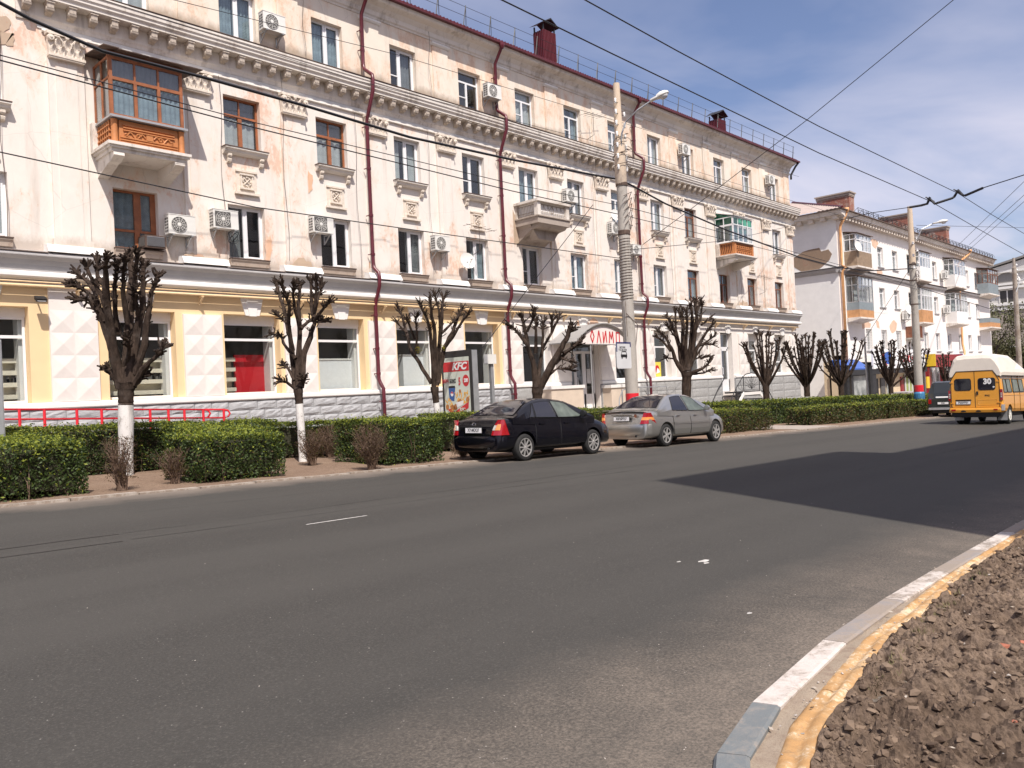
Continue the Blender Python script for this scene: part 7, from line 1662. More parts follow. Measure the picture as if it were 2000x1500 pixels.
px_tree(1270, 570, 6.82, 18.2, [(480, 1750, 62), (480, 1500, 60), (485, 1150, 62), (490, 1060, 80)],
 [[(455, 1100, 34), (330, 900), (280, 750), (200, 600), (115, 525, 14)], [(310, 890, 12), (240, 880), (212, 880, 6)], [(275, 790, 22), (170, 660), (105, 612, 10)], [(450, 1060, 44), (400, 800), (350, 600), (290, 430), (222, 335, 14)], [(385, 720, 24), (340, 500), (335, 270, 12)], [(465, 1050, 44), (440, 650), (430, 400), (430, 270, 14)], [(470, 1050, 30), (480, 600), (490, 400), (480, 270, 12)], [(500, 1050, 46), (540, 700), (560, 400), (540, 160, 16)], [(520, 950, 36), (590, 600), (620, 350), (600, 130, 16)], [(600, 520, 22), (670, 350), (690, 190, 12)], [(530, 1000, 34), (620, 750), (740, 550), (815, 455, 11)], [(620, 740, 20), (760, 660), (855, 585, 9)], [(570, 900, 18), (650, 800), (720, 700), (825, 702, 7)], [(530, 1090, 26), (700, 1020), (770, 960), (790, 905, 8)], [(560, 1095, 16), (720, 1080), (805, 1035, 8)], [(680, 440, 16), (785, 365, 10)], [(380, 640, 16), (300, 560), (250, 470, 9)], [(470, 500, 20), (400, 350), (380, 265, 10)], [(600, 300, 20), (650, 200), (670, 120, 10)], [(575, 900, 14), (640, 880), (715, 875, 7)]],
 0, 'widest dark pollarded tree rising behind the silver car', 5, basez=gz(28, 18.2), tipn=7, tipL=.30, tipr=.02)
def gen_pollard(px_, top, w_px, Y, paint, label, seed, n=15, fork_h=1.9):
    rn = random.Random(seed); a = on_y(px_, 780, Y); z0 = gz(a.x, Y); zt = on_y(px_, top, Y).z; m = (a.x * _s + Y * _c) / F_PX; W = w_px * m / 2
    H = zt - z0; fz = z0 + fork_h; trunk = [(a.x, Y, z0 - .02, .17), (a.x, Y, z0 + 1, .145), (a.x, Y, fz, .17)]; Ls = []
    n = int(n * 1.5)
    for i in range(n):
        ang = 2 * math.pi * i / n * 2.4 + rn.uniform(-.3, .3); rad = W * (1.0 if i % 3 else .45) * rn.uniform(.7, 1.05); hh = zt - (.12 + .30 * (rad / W) ** 2 * H * .55) - rn.uniform(.1, .35); dx_, dy_ = math.cos(ang) * rad, math.sin(ang) * rad
        if rad > W * .85 and rn.random() < .35: hh -= H * .2
        Ls.append([(a.x, Y, fz - rn.uniform(0, .25), .085), (a.x + dx_ * .45, Y + dy_ * .45, fz + (hh - fz) * .28, .06), (a.x + dx_ * .78, Y + dy_ * .78, fz + (hh - fz) * .6, .045), (a.x + dx_, Y + dy_, hh - .15, .03)])
    pollard((a.x, Y, z0), trunk, Ls, Y, paint, label, seed, tipn=7, tipL=.26, tipr=.023)
gen_pollard(1497, 632, 95, 18.2, 1.15, 'pollarded tree directly in front of the iron staircase', 6, 9)
gen_pollard(1577, 640, 96, 18.2, 1.25, 'pollarded tree in front of the gap between the houses', 7, 16)
gen_pollard(1644, 633, 92, 18.3, 1.25, 'pollarded tree before the orange downpipe of the white house', 8, 14)
gen_pollard(1741, 655, 66, 18.5, 1.3, 'pollarded tree between the dark post and the second concrete pole', 9, 14)
gen_pollard(1790, 660, 60, 18.8, 1.3, 'pollarded tree half hidden behind the second concrete pole', 10, 14)
gen_pollard(1850, 682, 30, 20.0, 1.3, 'small pollarded tree top seen above the dark van', 11, 7)
M['bud'] = leaf_mat('bud', (.35, .34, .05), (.55, .48, .08), .4)
mb = MB(); rn = random.Random(9)
for cx_, cy_, n in ((817, 682, 30), (866, 678, 40), (845, 660, 10)):
    c_ = on_y(cx_, cy_, 17.9)
    for i in range(n): p = c_ + Vector((rn.gauss(0, .05), rn.gauss(0, .05), rn.gauss(0, .045))); a = Vector((rn.uniform(-1, 1), rn.uniform(-1, 1), rn.uniform(-1, 1))).normalized() * .022; b_ = a.cross(Vector((.2, .6, .7))).normalized() * .014; mb.face([p - a, p + b_, p + a, p - b_])
mb.build('young_leaves', M['bud'], kind='stuff', label='tiny yellow green leaves sprouting on the third tree', category='leaves')
# ------------------------------------------------------------------ vehicles
def paint(name, col, metal=0, rough=.25, coat=1, dst=.28):
    m, n, l, b = new_mat(name); b.inputs['Base Color'].default_value = (*col, 1); b.inputs['Metallic'].default_value = metal; b.inputs['Roughness'].default_value = rough; b.inputs['Coat Weight'].default_value = coat; b.inputs['Coat Roughness'].default_value = .04
    o = n.new('ShaderNodeTexCoord').outputs['Object']; sp = n.new('ShaderNodeSeparateXYZ'); l.new(o, sp.inputs[0])
    dust = math_node(n, l, 'MULTIPLY', ramp_node(n, l, math_node(n, l, 'ADD', sp.outputs[2], math_node(n, l, 'MULTIPLY', noise_node(n, l, 3, o, 5), .3)), .62, .22, 0, dst), ramp_node(n, l, noise_node(n, l, 9, o, 6), .3, .7, .4, 1))
    c = mixcol(n, l, dust, col, (.20, .17, .14)); l.new(c, b.inputs['Base Color']); return m
M['car_black'] = paint('car_black', (.003, .003, .006), 0, .25, .5, .02); M['car_black'].node_tree.nodes['Principled BSDF'].inputs['Specular IOR Level'].default_value = .2; M['car_silver'] = paint('car_silver', (.46, .455, .43), .8, .30, 1, .12); M['van_orange'] = paint('van_orange', (.76, .34, .035), 0, .38, .5); M['van_cream'] = mat('van_cream', (.80, .73, .64), .45, var=.05, scale=3); M['van_dark'] = paint('van_dark', (.03, .035, .035), .3, .4)
M['car_glass'] = mat('car_glass', (.012, .012, .02), .04, var=0, spec=.8); M['car_glass_light'] = mat('car_glass_light', (.10, .12, .10), .05, var=.5, scale=3, spec=.7)
M['tail_red'] = mat('tail_red', (.32, .006, .010), .12, var=.2, scale=30, coat=1); M['tail_amber'] = mat('tail_amber', (.80, .30, .08), .12, var=.2, scale=40, coat=1); M['tail_white'] = mat('tail_white', (.55, .55, .5), .15, var=.3, scale=40, coat=1)
M['alloy'] = mat('alloy', (.70, .69, .67), .28, metal=.7, var=.05); M['trim_black'] = mat('trim_black', (.012, .012, .013), .6, var=.2); M['chrome'] = mat('chrome', (.6, .6, .6), .15, metal=1, var=0)
def interp(tab, x):
    if x <= tab[0][0]: return tab[0][1]
    for a, b in zip(tab, tab[1:]):
        if x <= b[0]:
            t = (x - a[0]) / (b[0] - a[0]); t = t * t * (3 - 2 * t) if len(tab) > 40 else t; return a[1] + (b[1] - a[1]) * t
    return tab[-1][1]
def boolean_cut(o, cutters):
    bpy.context.view_layer.update()
    for c in cutters:
        m = o.modifiers.new('cut', 'BOOLEAN'); m.operation = 'DIFFERENCE'; m.object = c; m.solver = 'EXACT'
    dg = bpy.context.evaluated_depsgraph_get(); me = bpy.data.meshes.new_from_object(o.evaluated_get(dg)); o.modifiers.clear(); o.data = me
    for c in cutters: bpy.data.objects.remove(c)
def cyl_obj(x, y0, y1, z, r, parent):
    mb = MB(); mb.lathe([(0, y0), (r, y0), (r, y1), (0, y1)], (x, 0, z), (0, 1, 0), 28); me = bpy.data.meshes.new('cut'); me.from_pydata(mb.v, [], mb.f); bm = bmesh.new(); bm.from_mesh(me); bmesh.ops.remove_doubles(bm, verts=bm.verts, dist=1e-5); bmesh.ops.recalc_face_normals(bm, faces=bm.faces); bm.to_mesh(me); bm.free()
    o = bpy.data.objects.new('cut', me); COL.objects.link(o); o.parent = parent; return o
def wheel(parent, x, y, r, side, spokes, w_=.19, m_='alloy', gap=True, rr=.70):
    """side -1: outer face towards -y"""
    s = side; h = w_ / 2; mb = MB(); mb.lathe([(r * rr, -h), (r * .90, -h), (r * .975, -h * .8), (r, -h * .5), (r, h * .5), (r * .975, h * .8), (r * .9, h), (r * rr, h)], (0, 0, 0), (0, 1, 0), 32)
    w = mb.build('wheel', M['rubber'], parent, (x, y, r), smooth='auto'); mb = MB()
    mb.lathe([(r * rr, -h * .9), (r * rr * 1.02, -h * 1.02), (r * rr * .96, -h * .95), (r * rr * .93, -h * .3), (0, -h * .1)] if s < 0 else [(r * rr, h * .9), (r * rr * 1.02, h * 1.02), (r * rr * .96, h * .95), (r * rr * .93, h * .3), (0, h * .1)], (0, 0, 0), (0, 1, 0), 28); mb.build('rim', M[m_] if not gap else M['trim_black'], w, smooth='auto')
    mb = MB(); yy = s * h * .75
    if gap: mb.lathe([(r * rr * .99, yy * 1.25), (r * rr * .99, yy * 1.33), (r * rr * .90, yy * 1.3), (r * rr * .88, yy)], (0, 0, 0), (0, 1, 0), 28)
    for k in range(spokes):
        a = 2 * math.pi * k / spokes + .3; d = Vector((math.cos(a), 0, math.sin(a))); n_ = Vector((-math.sin(a), 0, math.cos(a)))
        mb.obox(d * r * rr * .52 + Vector((0, yy * 1.1, 0)), d * r * rr * .42, (0, .012, 0), n_ * r * (.05 if spokes > 6 else .085))
    mb.lathe([(0, yy * 1.35), (r * .12, yy * 1.3), (r * .14, yy * .8)], (0, 0, 0), (0, 1, 0), 14); mb.build('rim', M[m_], w); return w
FS = [0, 0, .08, .30, .56, .86, .965, .995, 1.0]
def sedan(name, label, loc, P, paint_m, pz=0):
    car = thing(name, label, 'car', loc); car.rotation_euler = (0, math.atan(.0283), 0)
    L, top, wid, belt_, roof = P['L'], P['top'], P['wid'], P['belt'], P['roof']; zb = .235
    def sec(x):
        T = interp(top, x); W = interp(wid, x); b = zb + (interp(P['bot'], x) if 'bot' in P else 0)
        ys = [0, .82, .955, 1.0, .998, .955, .86, .55, 0]
        return [(W * y, b + (T - b) * f) for y, f in zip(ys, FS)]
    def side_pt(x, f): # f along section 2..6 (fraction of height)
        s = sec(x); T = interp(top, x); z = zb + (T - zb) * f
        for a, b in zip(s[1:], s[2:]):
            if a[1] <= z <= b[1] + 1e-6: t = (z - a[1]) / max(1e-6, b[1] - a[1]); return a[0] + (b[0] - a[0]) * t, z
        return s[-2]
    n = 60; xs = [L * i / n for i in range(n + 1)]; xs = sorted(set([0, .015, .04, .08] + [x for x in xs if .1 < x < L - .1] + [L - .08, L - .04, L - .015, L]))
    mb = MB(); rows = []
    for x in xs:
        h = sec(x); rows.append([(x, -y, z) for y, z in h] + [(x, y, z) for y, z in reversed(h[1:-1])])
    mb.grid(rows, closed=True); k = len(rows[0]); mb.f.append(tuple(range(k))); mb.f.append(tuple(reversed(range(len(mb.v) - k, len(mb.v))))); mb.m += [0, 0]
    body = mb.build('body', paint_m, car); fix_smooth(body.data, 70)
    sm = body.modifiers.new('s', 'SUBSURF'); sm.levels = 1; sm.render_levels = 1; bpy.context.view_layer.update(); dg = bpy.context.evaluated_depsgraph_get(); me = bpy.data.meshes.new_from_object(body.evaluated_get(dg)); body.modifiers.clear(); body.data = me
    cut = []
    for wx in P['wx']:
        for s in (-1, 1): cut.append(cyl_obj(wx, s * .55 if s > 0 else -1.2, 1.2 if s > 0 else -.55, P['r'] + .01, P['r'] * 1.17, car))
    boolean_cut(body, cut); body.data.polygons.foreach_set('use_smooth', [True] * len(body.data.polygons)); fix_smooth(body.data, 35)
    # cabin
    zr = P['zr']; x0, x1 = P['cab']; wb, wt = P['wb'], P['wt']; HB = P['H']
    def cab(x): return interp(zr, x)
    def wy(x, z):
        b = interp(belt_, x); W = interp(wid, x) * wb; t = max(0, (z - b) / (HB - b)); return W - (W - wt) * t ** 1.15 + min(0, z - b) * -.06
    mb = MB(); rows = []; cx_ = [x0 + (x1 - x0) * i / 40 for i in range(41)]
    for x in cx_:
        b = interp(belt_, x) - .15; zt = max(cab(x), interp(belt_, x) + .004); r = []
        for f in (0, .35, .7, .93): z = b + (zt - b) * f; r.append((wy(x, z), z))
        w4 = wy(x, zt); r += [(w4 * .93, zt - .004), (w4 * .6, zt + .014 * (zt > 1)), (0, zt + .02 * (zt > 1))]
        rows.append([(x, -y, z) for y, z in r] + [(x, y, z) for y, z in reversed(r[:-1])])
    mb.grid(rows); mb.f.append(tuple(range(len(rows[0])))); mb.m.append(0); mb.f.append(tuple(reversed(range(len(mb.v) - len(rows[0]), len(mb.v))))); mb.m.append(0)
    o = mb.build('cabin', paint_m, car); fix_smooth(o.data, 50)
    # side windows
    for s in (-1, 1):
        for wi, (a, b, a2, b2) in enumerate(P['wins']):   # bottom x range, top x range
            mb = MB(); rows = []; m_ = 12
            for j in range(6):
                v = j / 5; r = []
                for i in range(m_ + 1):
                    u = i / m_; x = (a + (b - a) * u) * (1 - v) + (a2 + (b2 - a2) * u) * v; zlo = interp(belt_, x) + .02; zhi = cab(x) - .055; z = zlo + (zhi - zlo) * v; r.append((x, s * (wy(x, z) + .004), z))
                rows.append(r)
            mb.grid(rows)
            e = MB(); ring = rows[0] + [r[-1] for r in rows[1:]] + rows[-1][::-1][1:] + [r[0] for r in rows[::-1][1:]]; e.tube([(p[0], p[1] , p[2]) for p in ring], .008, 4)
            g_ = mb.build('side_window', M[P['glass'][wi]], car); g_.data.polygons.foreach_set('use_smooth', [True] * len(g_.data.polygons)); e.build('window_seal', M['trim_black'], g_)
    for nm, (xa, xb), kk in (('rear_window', P['rw'], .90), ('windscreen', P['fw'], .90)):
        mb = MB(); rows = []
        for j in range(9):
            x = xa + (xb - xa) * j / 8; z = cab(x); w_ = (wy(x, z)) * kk - .02; r = []
            for i in range(13): u = -1 + 2 * i / 12; r.append((x + (-.012 if nm == 'rear_window' else .012), w_ * u, z + .024 - .012 * abs(u) ** 3))
            rows.append(r)
        mb.grid(rows); o = mb.build(nm, M['car_glass'], car); o.data.polygons.foreach_set('use_smooth', [True] * len(o.data.polygons))
    # doors as panels with their own gap lines, handles
    for s in (-1, 1):
        for a, b in P['doors']:
            mb = MB(); rows = []
            for j in range(9):
                f = .12 + .80 * j / 8; r = []
                for i in range(13):
                    x = a + (b - a) * i / 12
                    if abs(x - P['wx'][0]) < P['r'] * 1.22: 
                        zlim = P['r'] + (max(0, (P['r'] * 1.22) ** 2 - (x - P['wx'][0]) ** 2)) ** .5
                    else: zlim = 0
                    y, z = side_pt(x, f)
                    if z < zlim: ff = (zlim - zb) / (interp(top, x) - zb) + .002 * j; y, z = side_pt(x, ff)
                    r.append((x, s * (y + .006), z))
                rows.append(r)
            mb.grid(rows); e = [rows[0], rows[-1], [r[0] for r in rows], [r[-1] for r in rows]]
            for q in e: mb.grid([q, [(p[0], p[1] - s * .03, p[2]) for p in q]])
            d = mb.build('door', paint_m, car); fix_smooth(d.data, 30)
            gp = MB()
            for q in (e[2], e[3], e[0]): gp.tube([(p[0], p[1] - s * .004, p[2]) for p in q], .006, 4)
            gp.build('door_gap', M['trim_black'], d)
            hx = a + .16; y, z = side_pt(hx, .80); mb = MB(); mb.obox((hx + .06, s * (y + .022), z), (.085, 0, 0), (0, .012, 0), (0, 0, .014)); mb.build('handle', M[P['handle']], d)
            if P.get('strip'): mb = MB(); rows = [[(a + (b - a) * i / 8, s * (side_pt(a + (b - a) * i / 8, .50 + q)[0] + .02), side_pt(a + (b - a) * i / 8, .5 + q)[1]) for i in range(9)] for q in (0, .07)]; mb.grid(rows); mb.grid([rows[1], [(p[0], p[1] - s * .02, p[2]) for p in rows[1]]]); mb.grid([rows[0], [(p[0], p[1] - s * .02, p[2]) for p in rows[0]]]); mb.build('side_moulding', paint_m, d)
        mx = P['mirror']; y = wy(mx, interp(belt_, mx)); zz = interp(belt_, mx) + .09; mb = MB(); mb.lathe([(0, -.10), (.06, -.085), (.08, -.02), (.078, .03), (0, .04)], (mx, s * (y + .11), zz), (-1, 0, 0), 12); mb.tube([(mx + .02, s * (y - .01), zz - .06), (mx + .02, s * (y + .08), zz - .02)], .02, 5); mb.build('mirror', paint_m if P.get('mir') else M['trim_black'], car, smooth='auto')
    # rear: bumper, boot line, lamps, plate
    mb = MB(); rows = []; zl, zh = P['bump']
    arcs = [(q / 14 * 2 - 1) for q in range(15)]
    for z, d in ((zl - .03, -.0), (zl, .035), (zl + .05, .05), ((zl + zh) / 2, .055), (zh - .04, .055), (zh, .035), (zh + .012, -.01)):
        r = []
        for u in arcs:
            W = P['bw']; ang = u * 1.45; x = .34 - (.34 + d) * max(0, math.cos(ang)) ** .45; y = (W + d * .5) * (abs(math.sin(ang) / math.sin(1.45)) ** .85) * (1 if u > 0 else -1); r.append((x, y, z))
        rows.append(r)
    mb.grid(rows); mb.build('rear_bumper', paint_m, car, smooth='auto')
    mb = MB(); mb.box(.22, .5, -P['bw'] * .8, P['bw'] * .8, zl - .07, zl + .02); mb.tube([(-.02, -.45, zl - .04), (.2, -.45, zl - .03)], .03, 8); mb.build('underside', M['trim_black'], car)
    mb = MB(); mb.box(.5, L - .4, -.6, .6, .20, .26); mb.build('chassis', M['trim_black'], car)
    P['rear'](car, paint_m, side_pt, sec)
    for k, wx in enumerate(P['wx']):
        for s in (-1, 1): wheel(car, wx, s * P['track'], P['r'], s, P['spokes'])
    return car
def plate(car, x, y, z, txt, w_=.52, h_=.112, frame=True):
    t = link('number_plate', None, car); mb = MB()
    mb.box(x - .012, x, y - w_ / 2 - .012, y + w_ / 2 + .012, z - h_ / 2 - .012, z + h_ / 2 + .012); mb.build('plate_frame', M['trim_black'], t)
    mb = MB(); mb.box(x - .018, x - .0121, y - w_ / 2, y + w_ / 2, z - h_ / 2, z + h_ / 2); mb.build('plate', M['white'], t)
    text(txt, .105, M['black'], parent=t, M=frame_m((x - .019, y, z), (0, -1, 0), (0, 0, 1)), sx=.78, bold=.003, depth=.001)
# black sedan
def rear_black(car, pm_, sp, sec):
    for s in (-1, 1):
        lt = link('tail_lamp', None, car)
        def lens(z0, z1, m_, u0=0., u1=1., dx=0):
            mb = MB(); rows = []
            for k in range(5):
                z = z0 + (z1 - z0) * k / 4; t = (z - .61) / .35; yi = .555 + .13 * t * t; pl = [(-.012 + .10 * t, yi), (-.004 + .10 * t, yi + .08), (.03 + .10 * t, .74), (.09 + .08 * t, .795 - .01 * t), (.29 - .13 * t, .825 - .015 * t)]
                r = []
                for q in range(9):
                    u = (u0 + (u1 - u0) * q / 8) * 4; a = min(3, int(u)); f = u - a; r.append((pl[a][0] + (pl[a + 1][0] - pl[a][0]) * f + dx - .012, s * (pl[a][1] + (pl[a + 1][1] - pl[a][1]) * f + .008), z))
                rows.append(r)
            mb.grid(rows); mb.grid([rows[-1], [(p[0] + .06, p[1] - s * .04, p[2] - .01) for p in rows[-1]]]); mb.grid([rows[0], [(p[0] + .06, p[1] - s * .04, p[2]) for p in rows[0]]]); mb.grid([[r[0] for r in rows], [(r[0][0] + .08, r[0][1], r[0][2]) for r in rows]]); mb.build('lens', M[m_], lt, smooth='auto')
        lens(.61, .95, 'tail_red'); lens(.72, .83, 'tail_white', .0, .22, -.008); lens(.72, .85, 'tail_amber', .24, .58, -.010)
    plate(car, -.018, 0.0, .72, 'Х714КХ37')
    mb = MB(); mb.box(-.005, .02, -.42, .42, .795, .81); mb.build('boot_strip', M['trim_black'], car); mb = MB(); mb.tube([(-.01, .06 * math.cos(a * .7), .86 + .028 * math.sin(a * .7)) for a in range(10)], .006, 4); mb.build('badge', M['chrome'], car)
    mb = MB(); mb.box(.03, .2, -.78, -.3, .985, .995); 
PB = dict(L=4.25, r=.305, wx=(.80, 3.28), track=.735, bw=.81, bump=(.345, .58), H=1.40, wb=.965, wt=.55, cab=(.42, 3.36),
 top=[(0, .56), (.03, .72), (.07, .90), (.14, .965), (.35, .995), (.75, 1.0), (1.0, .97), (1.6, .955), (3.0, .955), (3.25, .95), (3.6, .875), (3.95, .78), (4.15, .68), (4.22, .56), (4.25, .48)],
 wid=[(0, .70), (.05, .775), (.15, .81), (.4, .83), (1, .84), (3.2, .84), (3.7, .81), (4.0, .74), (4.15, .66), (4.25, .52)],
 belt=[(0, .98), (.5, .985), (1.2, .955), (2.2, .93), (3.4, .93)], roof=0,
 zr=[(.42, .98), (.6, 1.05), (.95, 1.235), (1.2, 1.335), (1.4, 1.375), (1.7, 1.398), (2.0, 1.395), (2.3, 1.365), (2.5, 1.315), (2.8, 1.205), (3.1, 1.07), (3.36, .95)],
 wins=[(.98, 1.14, 1.22, 1.24), (1.20, 1.92, 1.28, 1.86), (1.98, 2.98, 1.93, 2.42)], glass=['car_glass', 'car_glass', 'car_glass_light'], rw=(.56, 1.20), fw=(2.48, 3.26),
 doors=[(1.16, 2.02), (2.05, 3.02)], mirror=2.78, handle='car_black', spokes=9, rear=rear_black)
cy = 13.12
sedan('parked_car', 'black four-door saloon with red tail lamps parked beside the planting strip', (12.36, cy, gz(12.36, 12.4)), PB, M['car_black'])
def rear_silver(car, pm_, sp, sec):
    for s in (-1, 1):
        lt = link('tail_lamp', None, car)
        def tri(z0, z1, m_, dx=0):
            mb = MB(); f = lambda z: (z - .66) / .30; rows = []
            for z in (z0, (z0 + z1) / 2, z1):
                t = f(z); yi = .60 + .07 * t; xo = .42 - .22 * t; rows.append([(.0 + dx + .10 * t, s * yi, z), (.02 + dx + .10 * t, s * (yi + .10), z), (.09 + dx + .08 * t, s * (.80 - .02 * t), z), (xo, s * (.845 - .02 * t), z)])
            mb.grid(rows); mb.grid([rows[-1], [(p[0] + .06, p[1] - s * .05, p[2]) for p in rows[-1]]]); mb.grid([[r[0] for r in rows], [(r[0][0] + .08, r[0][1], r[0][2]) for r in rows]]); mb.build('lens', M[m_], lt)
        tri(.66, .76, 'tail_red', -.02); tri(.76, .84, 'tail_amber', -.024); tri(.84, .96, 'tail_red', -.02)
    plate(car, -.024, 0.0, .80, 'Х873РР37'); mb = MB(); mb.box(-.012, .03, -.36, .36, .885, .905); mb.build('boot_strip', M['chrome'], car)
    mb = MB(); mb.tube([(-.005 + .04, .06 * math.cos(a * .7), .95 + .02 * math.sin(a * .7)) for a in range(10)], .006, 4); mb.build('badge', M['chrome'], car)
    mb = MB(); mb.lathe([(.0, -.004), (.045, -.003), (.05, 0)], (.01, -.44, .88), (-1, 0, 0), 14); mb.build('sticker', M['wood_brown'], car)
    mb = MB(); mb.box(.05, .22, -.70, .70, 1.02, 1.045); mb.build('spoiler', pm_, car); mb = MB(); mb.tube([(1.15, -.1, 1.44), (1.0, -.1, 1.58)], .008, 4); mb.build('aerial', M['trim_black'], car)
PS_ = dict(L=4.45, r=.315, wx=(.93, 3.63), track=.745, bw=.83, bump=(.36, .65), H=1.46, wb=.965, wt=.56, cab=(.50, 3.55),
 top=[(0, .58), (.03, .76), (.07, .94), (.14, 1.0), (.4, 1.03), (.8, 1.03), (1.1, 1.0), (1.7, .985), (3.1, .975), (3.4, .965), (3.8, .88), (4.15, .78), (4.35, .68), (4.42, .56), (4.45, .48)],
 wid=[(0, .72), (.05, .795), (.15, .83), (.4, .85), (1, .86), (3.3, .86), (3.9, .83), (4.2, .76), (4.35, .68), (4.45, .54)],
 belt=[(0, 1.01), (.5, 1.015), (1.3, .985), (2.3, .955), (3.6, .945)], roof=0,
 zr=[(.50, 1.01), (.68, 1.09), (1.05, 1.29), (1.3, 1.395), (1.5, 1.435), (1.8, 1.462), (2.1, 1.46), (2.4, 1.43), (2.6, 1.38), (2.95, 1.255), (3.3, 1.09), (3.55, .965)],
 wins=[(1.25, 2.06, 1.42, 1.98), (2.12, 3.18, 2.05, 2.58)], glass=['car_glass', 'car_glass_light'], rw=(.66, 1.32), fw=(2.60, 3.44),
 doors=[(1.28, 2.16), (2.19, 3.22)], mirror=2.95, handle='chrome', spokes=6, rear=rear_silver, strip=True, mir=True)
sedan('parked_car', 'silver four-door saloon parked in front of the black one at the taxi stand', (18.02, cy + .02, gz(18, 12.4)), PS_, M['car_silver'])
# orange minibus
V = thing('minibus', 'orange minibus with high cream roof and route number 30 in its rear window', 'minibus', (36.0, 8.78, gz(36, 8.8))); V.rotation_euler = (0, math.atan(.0283), R(-1.0))
def vsec(x, hw, z0, z1, tuck=.06):
    return [(x, -hw * .96, z0), (x, -hw, z0 + .12), (x, -hw, z0 + (z1 - z0) * .45), (x, -hw * .975, z0 + (z1 - z0) * .62), (x, -(hw - tuck * 1.6), z1)] + [(x, hw - tuck * 1.6, z1), (x, hw * .975, z0 + (z1 - z0) * .62), (x, hw, z0 + (z1 - z0) * .45), (x, hw, z0 + .12), (x, hw * .96, z0)]
mb = MB(); rows = []
for x, hw, z0, z1 in ((0, .92, .60, 1.90), (.03, .955, .57, 1.96), (.12, .965, .55, 1.98), (.5, .965, .52, 1.99), (4.2, .965, .45, 1.99), (4.6, .93, .45, 1.95)): rows.append(vsec(x, hw, z0, z1))
mb.grid(rows, closed=True); mb.f.append(tuple(range(10))); mb.m.append(0); mb.f.append(tuple(reversed(range(50, 60)))); mb.m.append(0)
rows = [[(x, -hw, .45), (x, -hw, z), (x, hw, z), (x, hw, .45)] for x, hw, z in ((4.6, .93, 1.9), (4.9, .92, 1.5), (5.2, .88, 1.1), (5.5, .75, .8))]; mb.grid(rows, closed=True)
body = mb.build('body', M['van_orange'], V); fix_smooth(body.data, 40)
cut = [cyl_obj(wx, s * 1.3 if s < 0 else .6, -.6 if s < 0 else 1.3, .36, .43, V) for wx in (1.05, 4.2) for s in (-1, 1)]; boolean_cut(body, cut); fix_smooth(body.data, 35)
mb = MB(); rows = []
for x, w0, z0, w1, z1, z2 in ((-.01, .90, 1.93, .66, 2.62, 2.66), (.05, .94, 1.90, .72, 2.74, 2.80), (.35, .95, 1.93, .74, 2.80, 2.86), (2.2, .95, 1.93, .74, 2.78, 2.84), (3.6, .93, 1.93, .66, 2.60, 2.66), (4.3, .88, 1.9, .5, 2.05, 2.1)):
    a = [(w0, z0), (w0 + .01, z0 + .16), (w0 - .03, z0 + .30), (w1 + .05, z1 - .10), (w1 - .05, z1 + .01), (w1 * .5, z2)]; rows.append([(x, -y, z) for y, z in a] + [(x, y, z) for y, z in reversed(a)])
mb.grid(rows); mb.f.append(tuple(range(12))); mb.m.append(0); rf = mb.build('high_roof', M['van_cream'], V); fix_smooth(rf.data, 40)
def rrect(mb, x, y0, y1, z0, z1, r=.07, d=.0, n=5):
    P_ = []
    for cx_, cy_, a0 in ((y1 - r, z1 - r, 0), (y0 + r, z1 - r, 90), (y0 + r, z0 + r, 180), (y1 - r, z0 + r, 270)):
        for q in range(n + 1): a = R(a0 + 90 * q / n); P_.append((cx_ + r * math.cos(a), cy_ + r * math.sin(a)))
    mb.prism(P_, x - d, x, axis='x'); return P_
# rear doors: orange leaves with raised top centre
for s, nm in ((1, 'rear_door'), (-1, 'rear_door')):
    mb = MB(); poly = [(.012, .70), (.84, .70), (.87, .80), (.87, 1.78), (.80, 1.92), (.66, 2.14), (.012, 2.16)]; poly = [(s * a, b) for a, b in poly]; mb.prism(poly, -.035, .0, axis='x'); d = mb.build(nm, M['van_orange'], V)
    mb = MB(); mb.tube([(-.036, a, b) for a, b in poly[1:-1]], .013, 4); P_ = rrect(mb, -.038, *(sorted((s * .12, s * .74))), 1.38, 1.87, .09, .006); mb.build('window_seal', M['trim_black'], d)
    mb = MB(); rrect(mb, -.045, *(sorted((s * .145, s * .715))), 1.405, 1.845, .075, .004); mb.build('window', M['car_glass'], d)
    mb = MB()
    for z in (.86, 1.7): mb.box(-.055, -.03, s * .84 - .06, s * .84 + .06, z, z + .035)
    mb.build('hinge', M['van_orange'], d)
    if s > 0:
        mb = MB(); mb.box(-.042, -.036, .14, .72, .97, 1.02); mb.build('plate_recess', M['trim_black'], d)
    else:
        mb = MB(); mb.tube([(-.036, -.10, .80), (-.036, -.78, .80), (-.036, -.78, 1.0), (-.036, -.10, 1.0), (-.036, -.10, .8)], .008, 4); mb.build('pressing', M['van_orange'], d); mb = MB(); mb.box(-.06, -.036, -.12, -.06, 1.20, 1.34); mb.build('handle', M['trim_black'], d)
mb = MB(); mb.box(-.037, -.03, -.011, .011, .7, 2.15); mb.build('door_gap', M['trim_black'], V)
plate(V, -.045, .43, .89, 'Р555УР37')
text('30', .30, M['white'], parent=V, M=frame_m((-.052, -.46, 1.72), (0, -1, 0), (0, 0, 1)), bold=.015, depth=.001, sx=.95)
text('РУС', .09, M['trim_black'], parent=V, M=frame_m((-.04, -.44, 1.16), (0, -1, 0), (0, 0, 1)), bold=.003, depth=.002)
mb = MB(); mb.face([(-.051, -.68 + a, 1.50 + b) for a, b in ((-.05, 0), (0, .035), (.05, 0), (0, -.035))]); mb.build('diamond_sticker', M['white'], V)
